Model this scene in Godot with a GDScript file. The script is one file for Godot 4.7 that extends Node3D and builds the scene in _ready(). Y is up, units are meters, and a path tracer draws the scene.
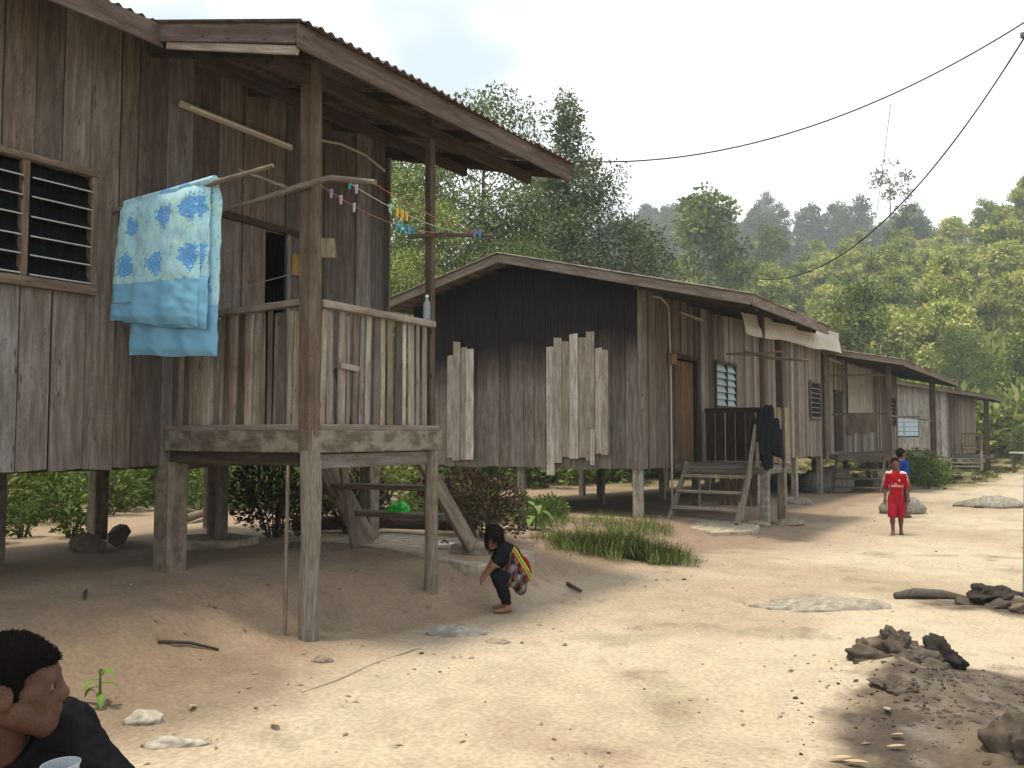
extends Node3D
# A row of weathered timber houses on stilts along a sandy village road, forest hills behind.

var M := {}
var rng := RandomNumberGenerator.new()
var used := {}
var nz := FastNoiseLite.new()
var nz2 := FastNoiseLite.new()

# ---------------------------------------------------------------- mesh builder
class MB:
	var v := PackedVector3Array()
	var n := PackedVector3Array()
	var t := PackedVector2Array()
	var c := PackedColorArray()
	var ix := PackedInt32Array()

	func vert(p: Vector3, nn: Vector3, uv: Vector2, col: Color) -> int:
		v.push_back(p); n.push_back(nn); t.push_back(uv); c.push_back(col)
		return v.size() - 1

	func tri(a: int, b: int, d: int, nn: Vector3):
		if (v[b] - v[a]).cross(v[d] - v[a]).dot(nn) > 0.0:
			ix.push_back(a); ix.push_back(d); ix.push_back(b)
		else:
			ix.push_back(a); ix.push_back(b); ix.push_back(d)

	func quad(p0: Vector3, p1: Vector3, p2: Vector3, p3: Vector3, nn: Vector3, u0: Vector2, u1: Vector2, u2: Vector2, u3: Vector2, c0: Color, c1: Color, c2: Color, c3: Color):
		var a := vert(p0, nn, u0, c0)
		var b := vert(p1, nn, u1, c1)
		var d := vert(p2, nn, u2, c2)
		var e := vert(p3, nn, u3, c3)
		tri(a, b, d, nn)
		tri(a, d, e, nn)

	# chamfered box, long axis y; cols: one colour per level from bottom to top (levels >= 2)
	func box(xf: Transform3D, size: Vector3, ch: float, cols: Array, uo: Vector2, skt := 0.0, skb := 0.0, levels: Array = []):
		var h := size * 0.5
		ch = minf(ch, minf(h.x, minf(h.y, h.z)) * 0.6)
		var ys := []
		if levels.is_empty():
			var k := cols.size()
			for i in k:
				ys.push_back(lerpf(-h.y + ch, h.y - ch, float(i) / maxf(1.0, k - 1)))
		else:
			ys = levels
		var ring := [Vector2(h.x - ch, h.z), Vector2(h.x, h.z - ch), Vector2(h.x, -h.z + ch), Vector2(h.x - ch, -h.z), Vector2(-h.x + ch, -h.z), Vector2(-h.x, -h.z + ch), Vector2(-h.x, h.z - ch), Vector2(-h.x + ch, h.z)]
		var nl := ys.size()
		for s in 8:
			var a: Vector2 = ring[s]
			var b: Vector2 = ring[(s + 1) % 8]
			var d := b - a
			var nn := Vector3(-d.y, 0, d.x).normalized()
			if nn.dot(Vector3(a.x + b.x, 0, a.y + b.y)) < 0.0:
				nn = -nn
			var wn := (xf.basis * nn).normalized()
			var ua := a.x + a.y
			var ub := b.x + b.y
			for i in nl - 1:
				var y0: float = ys[i]
				var y1: float = ys[i + 1]
				var sa0 := (skb * a.x / h.x if i == 0 else 0.0)
				var sb0 := (skb * b.x / h.x if i == 0 else 0.0)
				var sa1 := (skt * a.x / h.x if i == nl - 2 else 0.0)
				var sb1 := (skt * b.x / h.x if i == nl - 2 else 0.0)
				quad(xf * Vector3(a.x, y0 + sa0, a.y), xf * Vector3(b.x, y0 + sb0, b.y), xf * Vector3(b.x, y1 + sb1, b.y), xf * Vector3(a.x, y1 + sa1, a.y), wn,
					uo + Vector2(ua, y0), uo + Vector2(ub, y0), uo + Vector2(ub, y1), uo + Vector2(ua, y1), cols[i], cols[i], cols[i + 1], cols[i + 1])
		for e in 2:
			var sg := (1.0 if e == 1 else -1.0)
			var yy: float = (ys[nl - 1] if e == 1 else ys[0])
			var sk := (skt if e == 1 else skb)
			var col: Color = (cols[nl - 1] if e == 1 else cols[0])
			var wn := (xf.basis * Vector3(0, sg, 0)).normalized()
			var base := v.size()
			var cap := []
			for s in 8:
				var a: Vector2 = ring[s]
				var q := a * Vector2((h.x - ch) / h.x, (h.z - ch) / h.z)
				cap.push_back(q)
				vert(xf * Vector3(q.x, sg * h.y + sk * a.x / h.x, q.y), wn, uo + Vector2(q.x, q.y) * 0.6, col)
			for s in range(1, 7):
				tri(base, base + s, base + s + 1, wn)
			for s in 8:
				var a: Vector2 = ring[s]
				var b: Vector2 = ring[(s + 1) % 8]
				var qa: Vector2 = cap[s]
				var qb: Vector2 = cap[(s + 1) % 8]
				var nn := (Vector3(a.x + b.x, 0, a.y + b.y).normalized() + Vector3(0, sg, 0)).normalized()
				quad(xf * Vector3(a.x, yy + sk * a.x / h.x, a.y), xf * Vector3(b.x, yy + sk * b.x / h.x, b.y), xf * Vector3(qb.x, sg * h.y + sk * b.x / h.x, qb.y), xf * Vector3(qa.x, sg * h.y + sk * a.x / h.x, qa.y), (xf.basis * nn).normalized(),
					uo + a, uo + b, uo + qb, uo + qa, col, col, col, col)

	# tube along points with radii, wobble gives an uneven bark outline
	func tube(pts: Array, radii: Array, sides: int, col: Color, uo: Vector2, wobble := 0.0, seed_ := 0, caps := true):
		var r := RandomNumberGenerator.new()
		r.seed = seed_ + 77
		var np := pts.size()
		var rings := []
		var dir0: Vector3 = (pts[1] - pts[0]).normalized()
		var side := dir0.cross(Vector3.UP if absf(dir0.y) < 0.9 else Vector3.RIGHT).normalized()
		var lenacc := 0.0
		var wob := []
		for s in sides:
			wob.push_back(1.0 + r.randf_range(-wobble, wobble))
		for i in np:
			var dir: Vector3
			if i == 0:
				dir = pts[1] - pts[0]
			elif i == np - 1:
				dir = pts[i] - pts[i - 1]
			else:
				dir = pts[i + 1] - pts[i - 1]
			dir = dir.normalized()
			side = (side - dir * side.dot(dir)).normalized()
			var up := dir.cross(side)
			if i > 0:
				lenacc += (pts[i] - pts[i - 1]).length()
			var st := v.size()
			var rad: float = radii[i]
			for s in sides + 1:
				var an := TAU * (s % sides) / sides
				var o := side * cos(an) + up * sin(an)
				var w: float = wob[s % sides] * (1.0 + r.randf_range(-wobble, wobble) * 0.4)
				vert(pts[i] + o * rad * w, o, uo + Vector2(TAU * float(s) / sides * rad, lenacc), col)
			rings.push_back(st)
		for i in np - 1:
			for s in sides:
				var a: int = rings[i] + s
				var b: int = rings[i] + s + 1
				var d: int = rings[i + 1] + s
				var e: int = rings[i + 1] + s + 1
				tri(a, b, e, n[a] + n[e])
				tri(a, e, d, n[a] + n[e])
		if caps:
			for e in 2:
				var i := (0 if e == 0 else np - 1)
				var nn: Vector3 = (dir0 * -1.0 if e == 0 else (pts[np - 1] - pts[np - 2]).normalized())
				var cidx := vert(pts[i], nn, uo, col)
				var st := v.size()
				for s in sides:
					vert(v[rings[i] + s], nn, uo + Vector2(cos(TAU * s / sides), sin(TAU * s / sides)) * float(radii[i]), col)
				for s in sides:
					tri(cidx, st + s, st + (s + 1) % sides, nn)

	func ellipsoid(xf: Transform3D, seg: int, rings_: int, col: Color):
		var st := v.size()
		for i in rings_ + 1:
			var th := PI * i / rings_
			for s in seg + 1:
				var ph := TAU * s / seg
				var p := Vector3(sin(th) * cos(ph), cos(th), sin(th) * sin(ph))
				vert(xf * p, (xf.basis.inverse().transposed() * p).normalized(), Vector2(float(s) / seg, float(i) / rings_), col)
		for i in rings_:
			for s in seg:
				var a := st + i * (seg + 1) + s
				tri(a, a + 1, a + seg + 2, n[a] + n[a + seg + 2])
				tri(a, a + seg + 2, a + seg + 1, n[a] + n[a + seg + 2])

	func smooth():
		var acc := PackedVector3Array()
		acc.resize(v.size())
		for i in range(0, ix.size(), 3):
			var a := ix[i]
			var b := ix[i + 1]
			var d := ix[i + 2]
			var f := (v[d] - v[a]).cross(v[b] - v[a])
			acc[a] += f; acc[b] += f; acc[d] += f
		for i in acc.size():
			n[i] = acc[i].normalized()

	func mesh() -> ArrayMesh:
		var arr := []
		arr.resize(Mesh.ARRAY_MAX)
		arr[Mesh.ARRAY_VERTEX] = v
		arr[Mesh.ARRAY_NORMAL] = n
		arr[Mesh.ARRAY_TEX_UV] = t
		arr[Mesh.ARRAY_COLOR] = c
		arr[Mesh.ARRAY_INDEX] = ix
		var m := ArrayMesh.new()
		m.add_surface_from_arrays(Mesh.PRIMITIVE_TRIANGLES, arr)
		return m

# ---------------------------------------------------------------- scene helpers
func numbered(called: String) -> String:
	if not used.has(called):
		used[called] = 0
		return called
	used[called] += 1
	return "%s_%03d" % [called, used[called]]

func tag(o: Node3D, label: String, category: String, group := "", kind := ""):
	if label: o.set_meta("label", label)
	if category: o.set_meta("category", category)
	if group: o.set_meta("group", group)
	if kind: o.set_meta("kind", kind)

func thing(called: String, label: String, category: String, at: Vector3, group := "") -> Node3D:
	var o := Node3D.new()
	o.name = numbered(called)
	add_child(o)
	o.position = at
	tag(o, label, category, group)
	return o

func part(called: String, parent: Node3D, at := Vector3.ZERO) -> Node3D:
	var o := Node3D.new()
	o.name = called
	parent.add_child(o, true)
	if at != Vector3.ZERO:
		o.global_position = at
	return o

# mesh whose vertices are relative to "at" (world); parent null = top level
func put(called: String, mesh: Mesh, mat: Material, parent: Node3D, at := Vector3.ZERO, rot := Basis.IDENTITY) -> MeshInstance3D:
	var o := MeshInstance3D.new()
	o.mesh = mesh
	o.material_override = mat
	if parent == null:
		o.name = numbered(called)
		add_child(o)
	else:
		o.name = called
		parent.add_child(o, true)
	o.global_transform = Transform3D(rot, at)
	return o

func ro() -> Vector2:
	return Vector2(rng.randf() * 7.0, rng.randf() * 9.0)

func shade(c: Color, k: float) -> Color:
	return Color(c.r * k, c.g * k, c.b * k)

func vary(c: Color, a: float) -> Color:
	var k := 1.0 + rng.randf_range(-a, a)
	var w := rng.randf_range(-a, a) * 0.25
	return Color(c.r * k * (1.0 + w), c.g * k, c.b * k * (1.0 - w))

# squared timber from a to b; w along hint, t across
func beam(called: String, parent: Node3D, a: Vector3, b: Vector3, w: float, t: float, col: Color, hint := Vector3.RIGHT, ch := 0.006, mat: Material = null, skt := 0.0, skb := 0.0) -> MeshInstance3D:
	var y := (b - a).normalized()
	var x := (hint - y * hint.dot(y)).normalized()
	var z := x.cross(y)
	var m := MB.new()
	m.box(Transform3D.IDENTITY, Vector3(w, (b - a).length(), t), ch, [col, col], ro(), skt, skb)
	return put(called, m.mesh(), mat if mat else M.wood, parent, (a + b) * 0.5, Basis(x, y, z))

func pole(called: String, parent: Node3D, pts: Array, radii: Array, col: Color, mat: Material, sides := 9, wobble := 0.06) -> MeshInstance3D:
	var m := MB.new()
	var o: Vector3 = pts[0]
	var q := []
	for p in pts:
		q.push_back(p - o)
	m.tube(q, radii, sides, col, ro(), wobble, int(rng.randi() % 9999))
	return put(called, m.mesh(), mat, parent, o)

func sst(a: float, b: float, x: float) -> float:
	return smoothstep(a, b, x)

func pw(x: float, k: Array) -> float:   # piecewise linear, k sorted by falling key
	if x >= k[0][0]: return k[0][1]
	for i in range(1, k.size()):
		if x >= k[i][0]:
			var f: float = (x - k[i][0]) / (k[i - 1][0] - k[i][0])
			return lerpf(k[i][1], k[i - 1][1], f)
	return k[k.size() - 1][1]

# ---------------------------------------------------------------- terrain
const EDGE0 := [[-3.0, 4.9], [-5.2, 5.05], [-6.7, 4.62], [-7.6, 4.42], [-9.0, 4.6], [-11.0, 4.6], [-14.0, 3.5], [-18.0, 4.0], [-24.0, 4.5]]
const EDGE1 := [[-3.0, 6.2], [-5.2, 6.35], [-6.7, 5.95], [-7.6, 5.1], [-9.0, 6.2], [-11.0, 6.9], [-14.0, 6.3], [-18.0, 6.6], [-24.0, 7.0]]
const BANK := [[0.0, 0.40], [-8.0, 0.37], [-11.0, 0.27], [-14.0, 0.22], [-20.0, 0.06], [-26.0, -0.06], [-40.0, -0.05], [-60.0, 0.0]]

func ground_h(x: float, z: float) -> float:
	var h := 0.0
	if x < 0.0:
		var e0 := pw(z, EDGE0)
		var e1 := pw(z, EDGE1)
		var bt := sst(e0, e1, -x + nz.get_noise_2d(x * 30.0, z * 30.0) * 0.18)
		h = pw(z, BANK) * bt
		if z > -14.0: h += bt * (1.0 - bt) * (nz2.get_noise_2d(x * 110.0, z * 260.0) * 0.10 - absf(nz.get_noise_2d(x * 45.0, z * 90.0)) * 0.14)
	if z > -60.0 and x > -20.0:
		h += nz.get_noise_2d(x * 14.0, z * 14.0) * 0.035 + nz.get_noise_2d(x * 60.0 + 40.0, z * 60.0) * 0.016 + nz2.get_noise_2d(x * 180.0, z * 180.0) * 0.007
		# charred mounds by the road
		h += 0.15 * exp(-(pow((x + 1.0) / 0.5, 2.0) + pow((z + 6.3) / 0.7, 2.0))) * (1.0 + nz.get_noise_2d(x * 90.0, z * 90.0) * 0.5)
		h += 0.10 * exp(-(pow((x + 0.35) / 0.45, 2.0) + pow((z + 5.2) / 0.45, 2.0)))
		h += 0.07 * exp(-(pow((x + 0.7) / 0.55, 2.0) + pow((z + 9.25) / 0.4, 2.0)))
		h += 0.10 * exp(-(pow((x + 4.9) / 0.9, 2.0) + pow((z + 9.9) / 0.7, 2.0)))
	# hills
	var k := maxf(0.0, -x - 17.0)
	h += 0.33 * k * k / (k + 14.0) * clampf((z + 190.0) / 110.0, 0.25, 1.0)
	h += 33.0 * exp(-(pow((x - 22.0) / 62.0, 2.0) + pow((z + 165.0) / 62.0, 2.0))) * sst(-58.0, -90.0, z)
	h += 8.0 * exp(-(pow((x + 58.0) / 40.0, 2.0) + pow((z + 150.0) / 50.0, 2.0))) * sst(-60.0, -100.0, z)
	h += 67.0 * exp(-(pow((x + 120.0) / 190.0, 2.0) + pow((z + 350.0) / 115.0, 2.0))) * sst(-100.0, -200.0, z)
	if z < -55.0 or x < -18.0:
		h += nz2.get_noise_2d(x, z) * 2.2 * sst(0.0, 40.0, maxf(-z - 55.0, -x - 18.0))
	return h

func ground_col(x: float, z: float) -> Color:
	var sand := Color(0.445, 0.38, 0.28)
	var pale := Color(0.49, 0.43, 0.33)
	var tan_ := Color(0.36, 0.29, 0.215)
	var red := Color(0.25, 0.185, 0.135)
	var brown := Color(0.165, 0.124, 0.088)
	var soot := Color(0.070, 0.056, 0.046)
	var moss := Color(0.27, 0.25, 0.16)
	var a := nz.get_noise_2d(x * 9.0, z * 9.0)
	var b := nz.get_noise_2d(x * 38.0 + 99.0, z * 38.0)
	var d := nz.get_noise_2d(x * 130.0, z * 130.0 + 50.0)
	var c := sand.lerp(pale, clampf(0.5 + a * 1.5 + b * 0.5, 0.0, 1.0))
	c = c.lerp(tan_, clampf(-a * 2.2 + b * 1.1 - 0.05, 0.0, 0.8))
	c = c.lerp(moss, sst(0.28, 0.55, b * 0.8 + nz2.get_noise_2d(x * 60.0, z * 60.0) * 0.6) * 0.5)
	if x < 0.0:
		var e0 := pw(z, EDGE0)
		var e1 := pw(z, EDGE1)
		var q := -x + b * 0.5 + a * 0.6
		c = c.lerp(tan_, sst(e0 - 1.3, e0 - 0.1, q) * 0.85)
		c = c.lerp(red, sst(e0 - 0.25, e0 + 0.35, q) * 0.85)
		c = c.lerp(tan_, sst(e1 - 0.1, e1 + 0.6, q) * 0.7)
	# browner patch at the foot of the bank near the camera
	c = c.lerp(brown, clampf(exp(-(pow((x + 5.0) / 0.9, 2.0) + pow((z + 3.6) / 0.9, 2.0))) * 1.2 + b * 0.25, 0.0, 0.6) * sst(0.1, 0.5, exp(-(pow((x + 5.0) / 0.9, 2.0) + pow((z + 3.6) / 0.9, 2.0)))))
	# ash and charred soil round the burnt stumps
	var s := 1.15 * exp(-(pow((x + 0.66) / 0.62, 2.0) + pow((z + 5.85) / 0.95, 2.0))) + exp(-(pow((x + 0.6) / 0.85, 2.0) + pow((z + 9.25) / 0.34, 2.0))) * 0.9 + exp(-(pow((x + 0.35) / 0.6, 2.0) + pow((z + 5.0) / 0.6, 2.0)))
	s = s + b * 0.45 + d * 0.35
	c = c.lerp(tan_.lerp(brown, 0.5), sst(0.16, 0.42, s) * 0.8)
	c = c.lerp(soot, sst(0.30, 0.70, s) * clampf(0.86 + d * 0.5 + b * 0.3, 0.5, 1.0))
	c = c.lerp(Color(0.20, 0.18, 0.16), sst(0.5, 0.9, s) * sst(0.12, 0.4, nz2.get_noise_2d(x * 220.0, z * 220.0)) * 0.6)
	# grass verge far along the road and behind the houses
	var g := sst(-25.0, -31.0, z + a * 9.0) * sst(0.5, 1.2, absf(x + 2.0 + (z + 30.0) * 0.03) + b * 0.9)
	g = maxf(g, sst(-14.0, -17.0, x + a * 2.0))
	g = maxf(g, sst(-58.0, -66.0, z))
	c = c.lerp(Color(0.13, 0.14, 0.045).lerp(Color(0.22, 0.19, 0.09), clampf(0.5 + b, 0.0, 1.0)), g * 0.9)
	var e2 := nz.get_noise_2d(x * 300.0 + 7.0, z * 300.0)
	var f := 1.0 + d * 0.14 + b * 0.10 + e2 * 0.09
	return Color(c.r * f, c.g * f, c.b * f)

func axis_steps(lo: float, fa: float, fb: float, hi: float, step: float, grow: float) -> PackedFloat32Array:
	var left := []
	var x := fa
	var s := step
	while x > lo:
		s *= grow
		x -= s
		left.push_back(x)
	left.reverse()
	var out := PackedFloat32Array()
	for q in left: out.push_back(q)
	x = fa
	while x < fb:
		out.push_back(x)
		x += step
	s = step
	while x < hi:
		out.push_back(x)
		s *= grow
		x += s
	out.push_back(x)
	return out

func build_ground():
	var xs := axis_steps(-420.0, -8.0, 2.2, 330.0, 0.065, 1.055)
	var zs := axis_steps(-620.0, -13.0, -2.0, 200.0, 0.065, 1.05)
	var m := MB.new()
	var nx := xs.size()
	var nzz := zs.size()
	var total := nx * nzz
	m.v.resize(total); m.n.resize(total); m.t.resize(total); m.c.resize(total)
	var k := 0
	for j in nzz:
		for i in nx:
			var x := xs[i]
			var z := zs[j]
			m.v[k] = Vector3(x, ground_h(x, z), z)
			m.t[k] = Vector2(x, z)
			m.c[k] = ground_col(x, z)
			k += 1
	var ix := PackedInt32Array()
	ix.resize((nx - 1) * (nzz - 1) * 6)
	k = 0
	for j in nzz - 1:
		for i in nx - 1:
			var a := j * nx + i
			ix[k] = a; ix[k + 1] = a + 1; ix[k + 2] = a + nx + 1
			ix[k + 3] = a; ix[k + 4] = a + nx + 1; ix[k + 5] = a + nx
			k += 6
	m.ix = ix
	for j in nzz:
		for i in nx:
			var i0 := maxi(i - 1, 0)
			var i1 := mini(i + 1, nx - 1)
			var j0 := maxi(j - 1, 0)
			var j1 := mini(j + 1, nzz - 1)
			var dx: float = (m.v[j * nx + i1].y - m.v[j * nx + i0].y) / (xs[i1] - xs[i0])
			var dz: float = (m.v[j1 * nx + i].y - m.v[j0 * nx + i].y) / (zs[j1] - zs[j0])
			m.n[j * nx + i] = Vector3(-dx, 1, -dz).normalized()
	var o := put("ground", m.mesh(), M.ground, null)
	tag(o, "sandy village road and bare earth rising to wooded hills", "", "", "structure")

# ---------------------------------------------------------------- textures and materials
func img_tex(w: int, h: int, f: Callable) -> ImageTexture:
	var im := Image.create(w, h, false, Image.FORMAT_RGB8)
	for y in h:
		for x in w:
			im.set_pixel(x, y, f.call(x, y))
	return ImageTexture.create_from_image(im)

func noise(seed_: int, freq: float, oct := 4) -> FastNoiseLite:
	var q := FastNoiseLite.new()
	q.seed = seed_
	q.noise_type = FastNoiseLite.TYPE_SIMPLEX_SMOOTH
	q.frequency = freq
	q.fractal_type = FastNoiseLite.FRACTAL_FBM
	q.fractal_octaves = oct
	return q

func normal_of(im_src: Image, depth: float) -> ImageTexture:
	var im: Image = im_src.duplicate()
	im.convert(Image.FORMAT_RGBA8)
	im.bump_map_to_normal_map(depth)
	return ImageTexture.create_from_image(im)

func mat(rough := 0.9, col := Color.WHITE, vc := true) -> StandardMaterial3D:
	var m := StandardMaterial3D.new()
	m.albedo_color = col
	m.roughness = rough
	m.metallic_specular = 0.3
	m.vertex_color_use_as_albedo = vc
	m.cull_mode = BaseMaterial3D.CULL_DISABLED
	return m

func tri_w(x: int, w: int) -> float:
	return (1.0 - absf(2.0 * (x + 0.5) / w - 1.0)) * w * 0.5

func make_materials():
	# weathered board: streaky grain along v (texture covers 1.1 m across, 3.2 m along, mirrored so that it tiles)
	var g1 := noise(11, 0.05, 4)
	var g2 := noise(12, 0.012, 3)
	var g3 := noise(13, 0.16, 2)
	var knots := []
	for i in 7:
		knots.push_back([rng.randf() * 256.0, rng.randf() * 256.0, rng.randf_range(2.0, 4.0)])
	var wood := img_tex(512, 512, func(x, y):
		var a := tri_w(x, 512)
		var b := tri_w(y, 512)
		var warp := g2.get_noise_2d(a * 0.8, b * 0.5) * 10.0
		var s := g1.get_noise_2d((a + warp) * 6.0, b * 0.30)
		var st := g2.get_noise_2d(a * 2.2 + 300.0, b * 0.8)
		var fl := g3.get_noise_2d(a * 4.0, b * 0.5 + 90.0)
		var k := clampf(0.83 + s * 0.13 + st * 0.20 + fl * 0.08, 0.28, 1.0)
		var sp := absf(g1.get_noise_2d(a * 1.5 + 700.0, b * 0.10))
		if sp < 0.012 and st > -0.1: k *= 0.55
		for q in knots:
			var dx: float = (a - q[0]) * 1.0
			var dy: float = (b - q[1]) * 0.9
			var dd: float = sqrt(dx * dx * 1.6 + dy * dy * 0.8) / q[2]
			if dd < 1.6: k *= lerpf(0.62, 1.0, sst(0.4, 1.6, dd))
		var w := clampf(0.5 + st * 1.2 + g2.get_noise_2d(a * 3.0, b + 800.0), 0.0, 1.0)
		return Color(k, k * lerpf(0.97, 1.0, w), k * lerpf(0.935, 1.0, w)))
	var m := mat(0.93)
	m.albedo_texture = wood
	m.uv1_scale = Vector3(1.0 / 1.1, 1.0 / 3.2, 1)
	m.normal_enabled = true
	m.normal_texture = normal_of(wood.get_image(), 3.0)
	m.normal_scale = 0.8
	M.wood = m
	# timber blotched with pale lichen
	var g4 := noise(21, 0.03, 4)
	var g5 := noise(31, 0.02, 5)
	var lich := img_tex(256, 256, func(x, y):
		var a := float(x)
		var b := float(y)
		var p := g4.get_noise_2d(a * 1.7, b * 1.1) + g5.get_noise_2d(a * 0.9, b * 0.9) * 0.6 + g3.get_noise_2d(a * 1.2, b * 1.2) * 0.22
		var s := g1.get_noise_2d(a * 6.0, b * 0.5)
		var base := Color(0.56, 0.53, 0.48) * (0.92 + s * 0.25)
		return base.lerp(Color(0.70, 0.68, 0.63), sst(-0.3, 0.45, p)))
	m = mat(0.95)
	m.albedo_texture = lich
	m.uv1_scale = Vector3(0.42, 0.42, 1)
	M.lichen = m
	# concrete
	var conc := img_tex(256, 256, func(x, y):
		var a := tri_w(x, 256)
		var b := tri_w(y, 256)
		var k := clampf(0.84 + g5.get_noise_2d(a * 1.2, b * 0.9) * 0.30 + g3.get_noise_2d(a * 3.0, b * 3.0) * 0.06, 0.3, 1.0)
		return Color(k, k * 0.98, k * 0.95))
	m = mat(0.95)
	m.albedo_texture = conc
	m.uv1_triplanar = true
	m.uv1_world_triplanar = true
	m.uv1_scale = Vector3(1.3, 1.3, 1.3)
	m.normal_enabled = true
	m.normal_texture = normal_of(conc.get_image(), 2.0)
	m.normal_scale = 0.4
	M.stone = m
	# earth
	var e1 := noise(41, 0.06, 5)
	var e2 := noise(42, 0.35, 2)
	var earth := img_tex(1024, 1024, func(x, y):
		var a := tri_w(x, 1024)
		var b := tri_w(y, 1024)
		var p := e1.get_noise_2d(a, b)
		var q := e2.get_noise_2d(a, b)
		var k := clampf(0.90 + p * 0.11 + q * 0.05, 0.3, 1.0)
		if q > 0.60: k = k * 0.85
		return Color(k, k * (0.985 + p * 0.03), k * (0.965 + p * 0.05)))
	m = mat(0.97)
	m.albedo_texture = earth
	m.uv1_triplanar = true
	m.uv1_world_triplanar = true
	m.uv1_scale = Vector3(0.33, 0.33, 0.33)
	m.normal_enabled = true
	m.normal_texture = normal_of(earth.get_image(), 2.0)
	m.normal_scale = 0.35
	M.ground = m
	# rusty corrugated zinc
	var zinc := img_tex(256, 256, func(x, y):
		var a := tri_w(x, 256)
		var b := tri_w(y, 256)
		var p := g5.get_noise_2d(a * 1.5, b * 0.6) + g3.get_noise_2d(a * 2.0, b * 2.0) * 0.2
		return Color(0.44, 0.42, 0.41).lerp(Color(0.34, 0.23, 0.17), sst(-0.1, 0.25, p)))
	m = mat(0.75)
	m.albedo_texture = zinc
	m.metallic = 0.15
	m.uv1_triplanar = true
	m.uv1_world_triplanar = true
	m.uv1_scale = Vector3(0.6, 0.6, 0.6)
	M.zinc = m
	# rock: granite speckle
	var rock := img_tex(256, 256, func(x, y):
		var a := tri_w(x, 256)
		var b := tri_w(y, 256)
		var k := clampf(0.84 + g5.get_noise_2d(a * 1.3, b * 1.3) * 0.24 + g3.get_noise_2d(a * 5.0, b * 5.0) * 0.14, 0.25, 1.0)
		return Color(k, k * 0.985, k * 0.96))
	m = mat(0.95)
	m.albedo_texture = rock
	m.uv1_triplanar = true
	m.uv1_world_triplanar = true
	m.uv1_scale = Vector3(1.8, 1.8, 1.8)
	m.normal_enabled = true
	m.normal_texture = normal_of(rock.get_image(), 5.0)
	M.rock = m
	M.plain = mat(0.85)
	var bark := mat(0.95)
	bark.albedo_texture = wood
	bark.uv1_scale = Vector3(2.5, 0.6, 1)
	bark.normal_enabled = true
	bark.normal_texture = m.normal_texture
	M.bark = bark
	var leaf := mat(0.6)
	leaf.backlight_enabled = true
	leaf.backlight = Color(0.60, 0.64, 0.25)
	M.leaf = leaf
	var dry := mat(0.85)
	M.dry = dry
	var cl := mat(0.95)
	cl.albedo_texture = conc
	cl.uv1_triplanar = true
	cl.uv1_scale = Vector3(5, 5, 5)
	cl.normal_enabled = true
	cl.normal_texture = normal_of(conc.get_image(), 2.0)
	cl.normal_scale = 0.35
	cl.metallic_specular = 0.1
	M.cloth = cl
	var sk := mat(0.5)
	sk.metallic_specular = 0.35
	sk.subsurf_scatter_enabled = true
	sk.subsurf_scatter_strength = 0.12
	var pores := img_tex(256, 256, func(x, y):
		var a := tri_w(x, 256)
		var b := tri_w(y, 256)
		var k := clampf(0.86 + e1.get_noise_2d(a * 0.8, b * 0.8) * 0.22 + e2.get_noise_2d(a * 1.6, b * 1.6) * 0.16, 0.4, 1.0)
		return Color(k, k * (0.96 + e1.get_noise_2d(a + 500.0, b) * 0.06), k * 0.95))
	sk.albedo_texture = pores
	sk.uv1_triplanar = true
	sk.uv1_scale = Vector3(9, 9, 9)
	sk.normal_enabled = true
	sk.normal_texture = normal_of(pores.get_image(), 2.5)
	sk.normal_scale = 0.5
	M.skin = sk
	var hair := mat(0.85)
	hair.metallic_specular = 0.06
	M.hair = hair
	var pl := mat(0.35)
	M.plastic = pl
	var gl := mat(0.08, Color(0.10, 0.12, 0.13, 0.35), false)
	gl.transparency = BaseMaterial3D.TRANSPARENCY_ALPHA
	M.pane = gl
	var fg := mat(0.3, Color(0.55, 0.63, 0.66), false)
	M.frosted = fg
	var cup := mat(0.2, Color(0.66, 0.70, 0.76, 0.34), false)
	cup.transparency = BaseMaterial3D.TRANSPARENCY_ALPHA
	M.cup = cup
	var bt := mat(0.1, Color(0.72, 0.80, 0.84, 0.22), false)
	bt.transparency = BaseMaterial3D.TRANSPARENCY_ALPHA
	M.bottle = bt
	var dk := mat(0.95, Color(0.10, 0.085, 0.075), false)
	M.dark = dk
# ---------------------------------------------------------------- houses
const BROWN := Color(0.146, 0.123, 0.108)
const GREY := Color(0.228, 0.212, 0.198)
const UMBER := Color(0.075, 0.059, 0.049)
const PALE := Color(0.44, 0.40, 0.35)
const BLEACH := Color(0.60, 0.565, 0.51)

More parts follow.
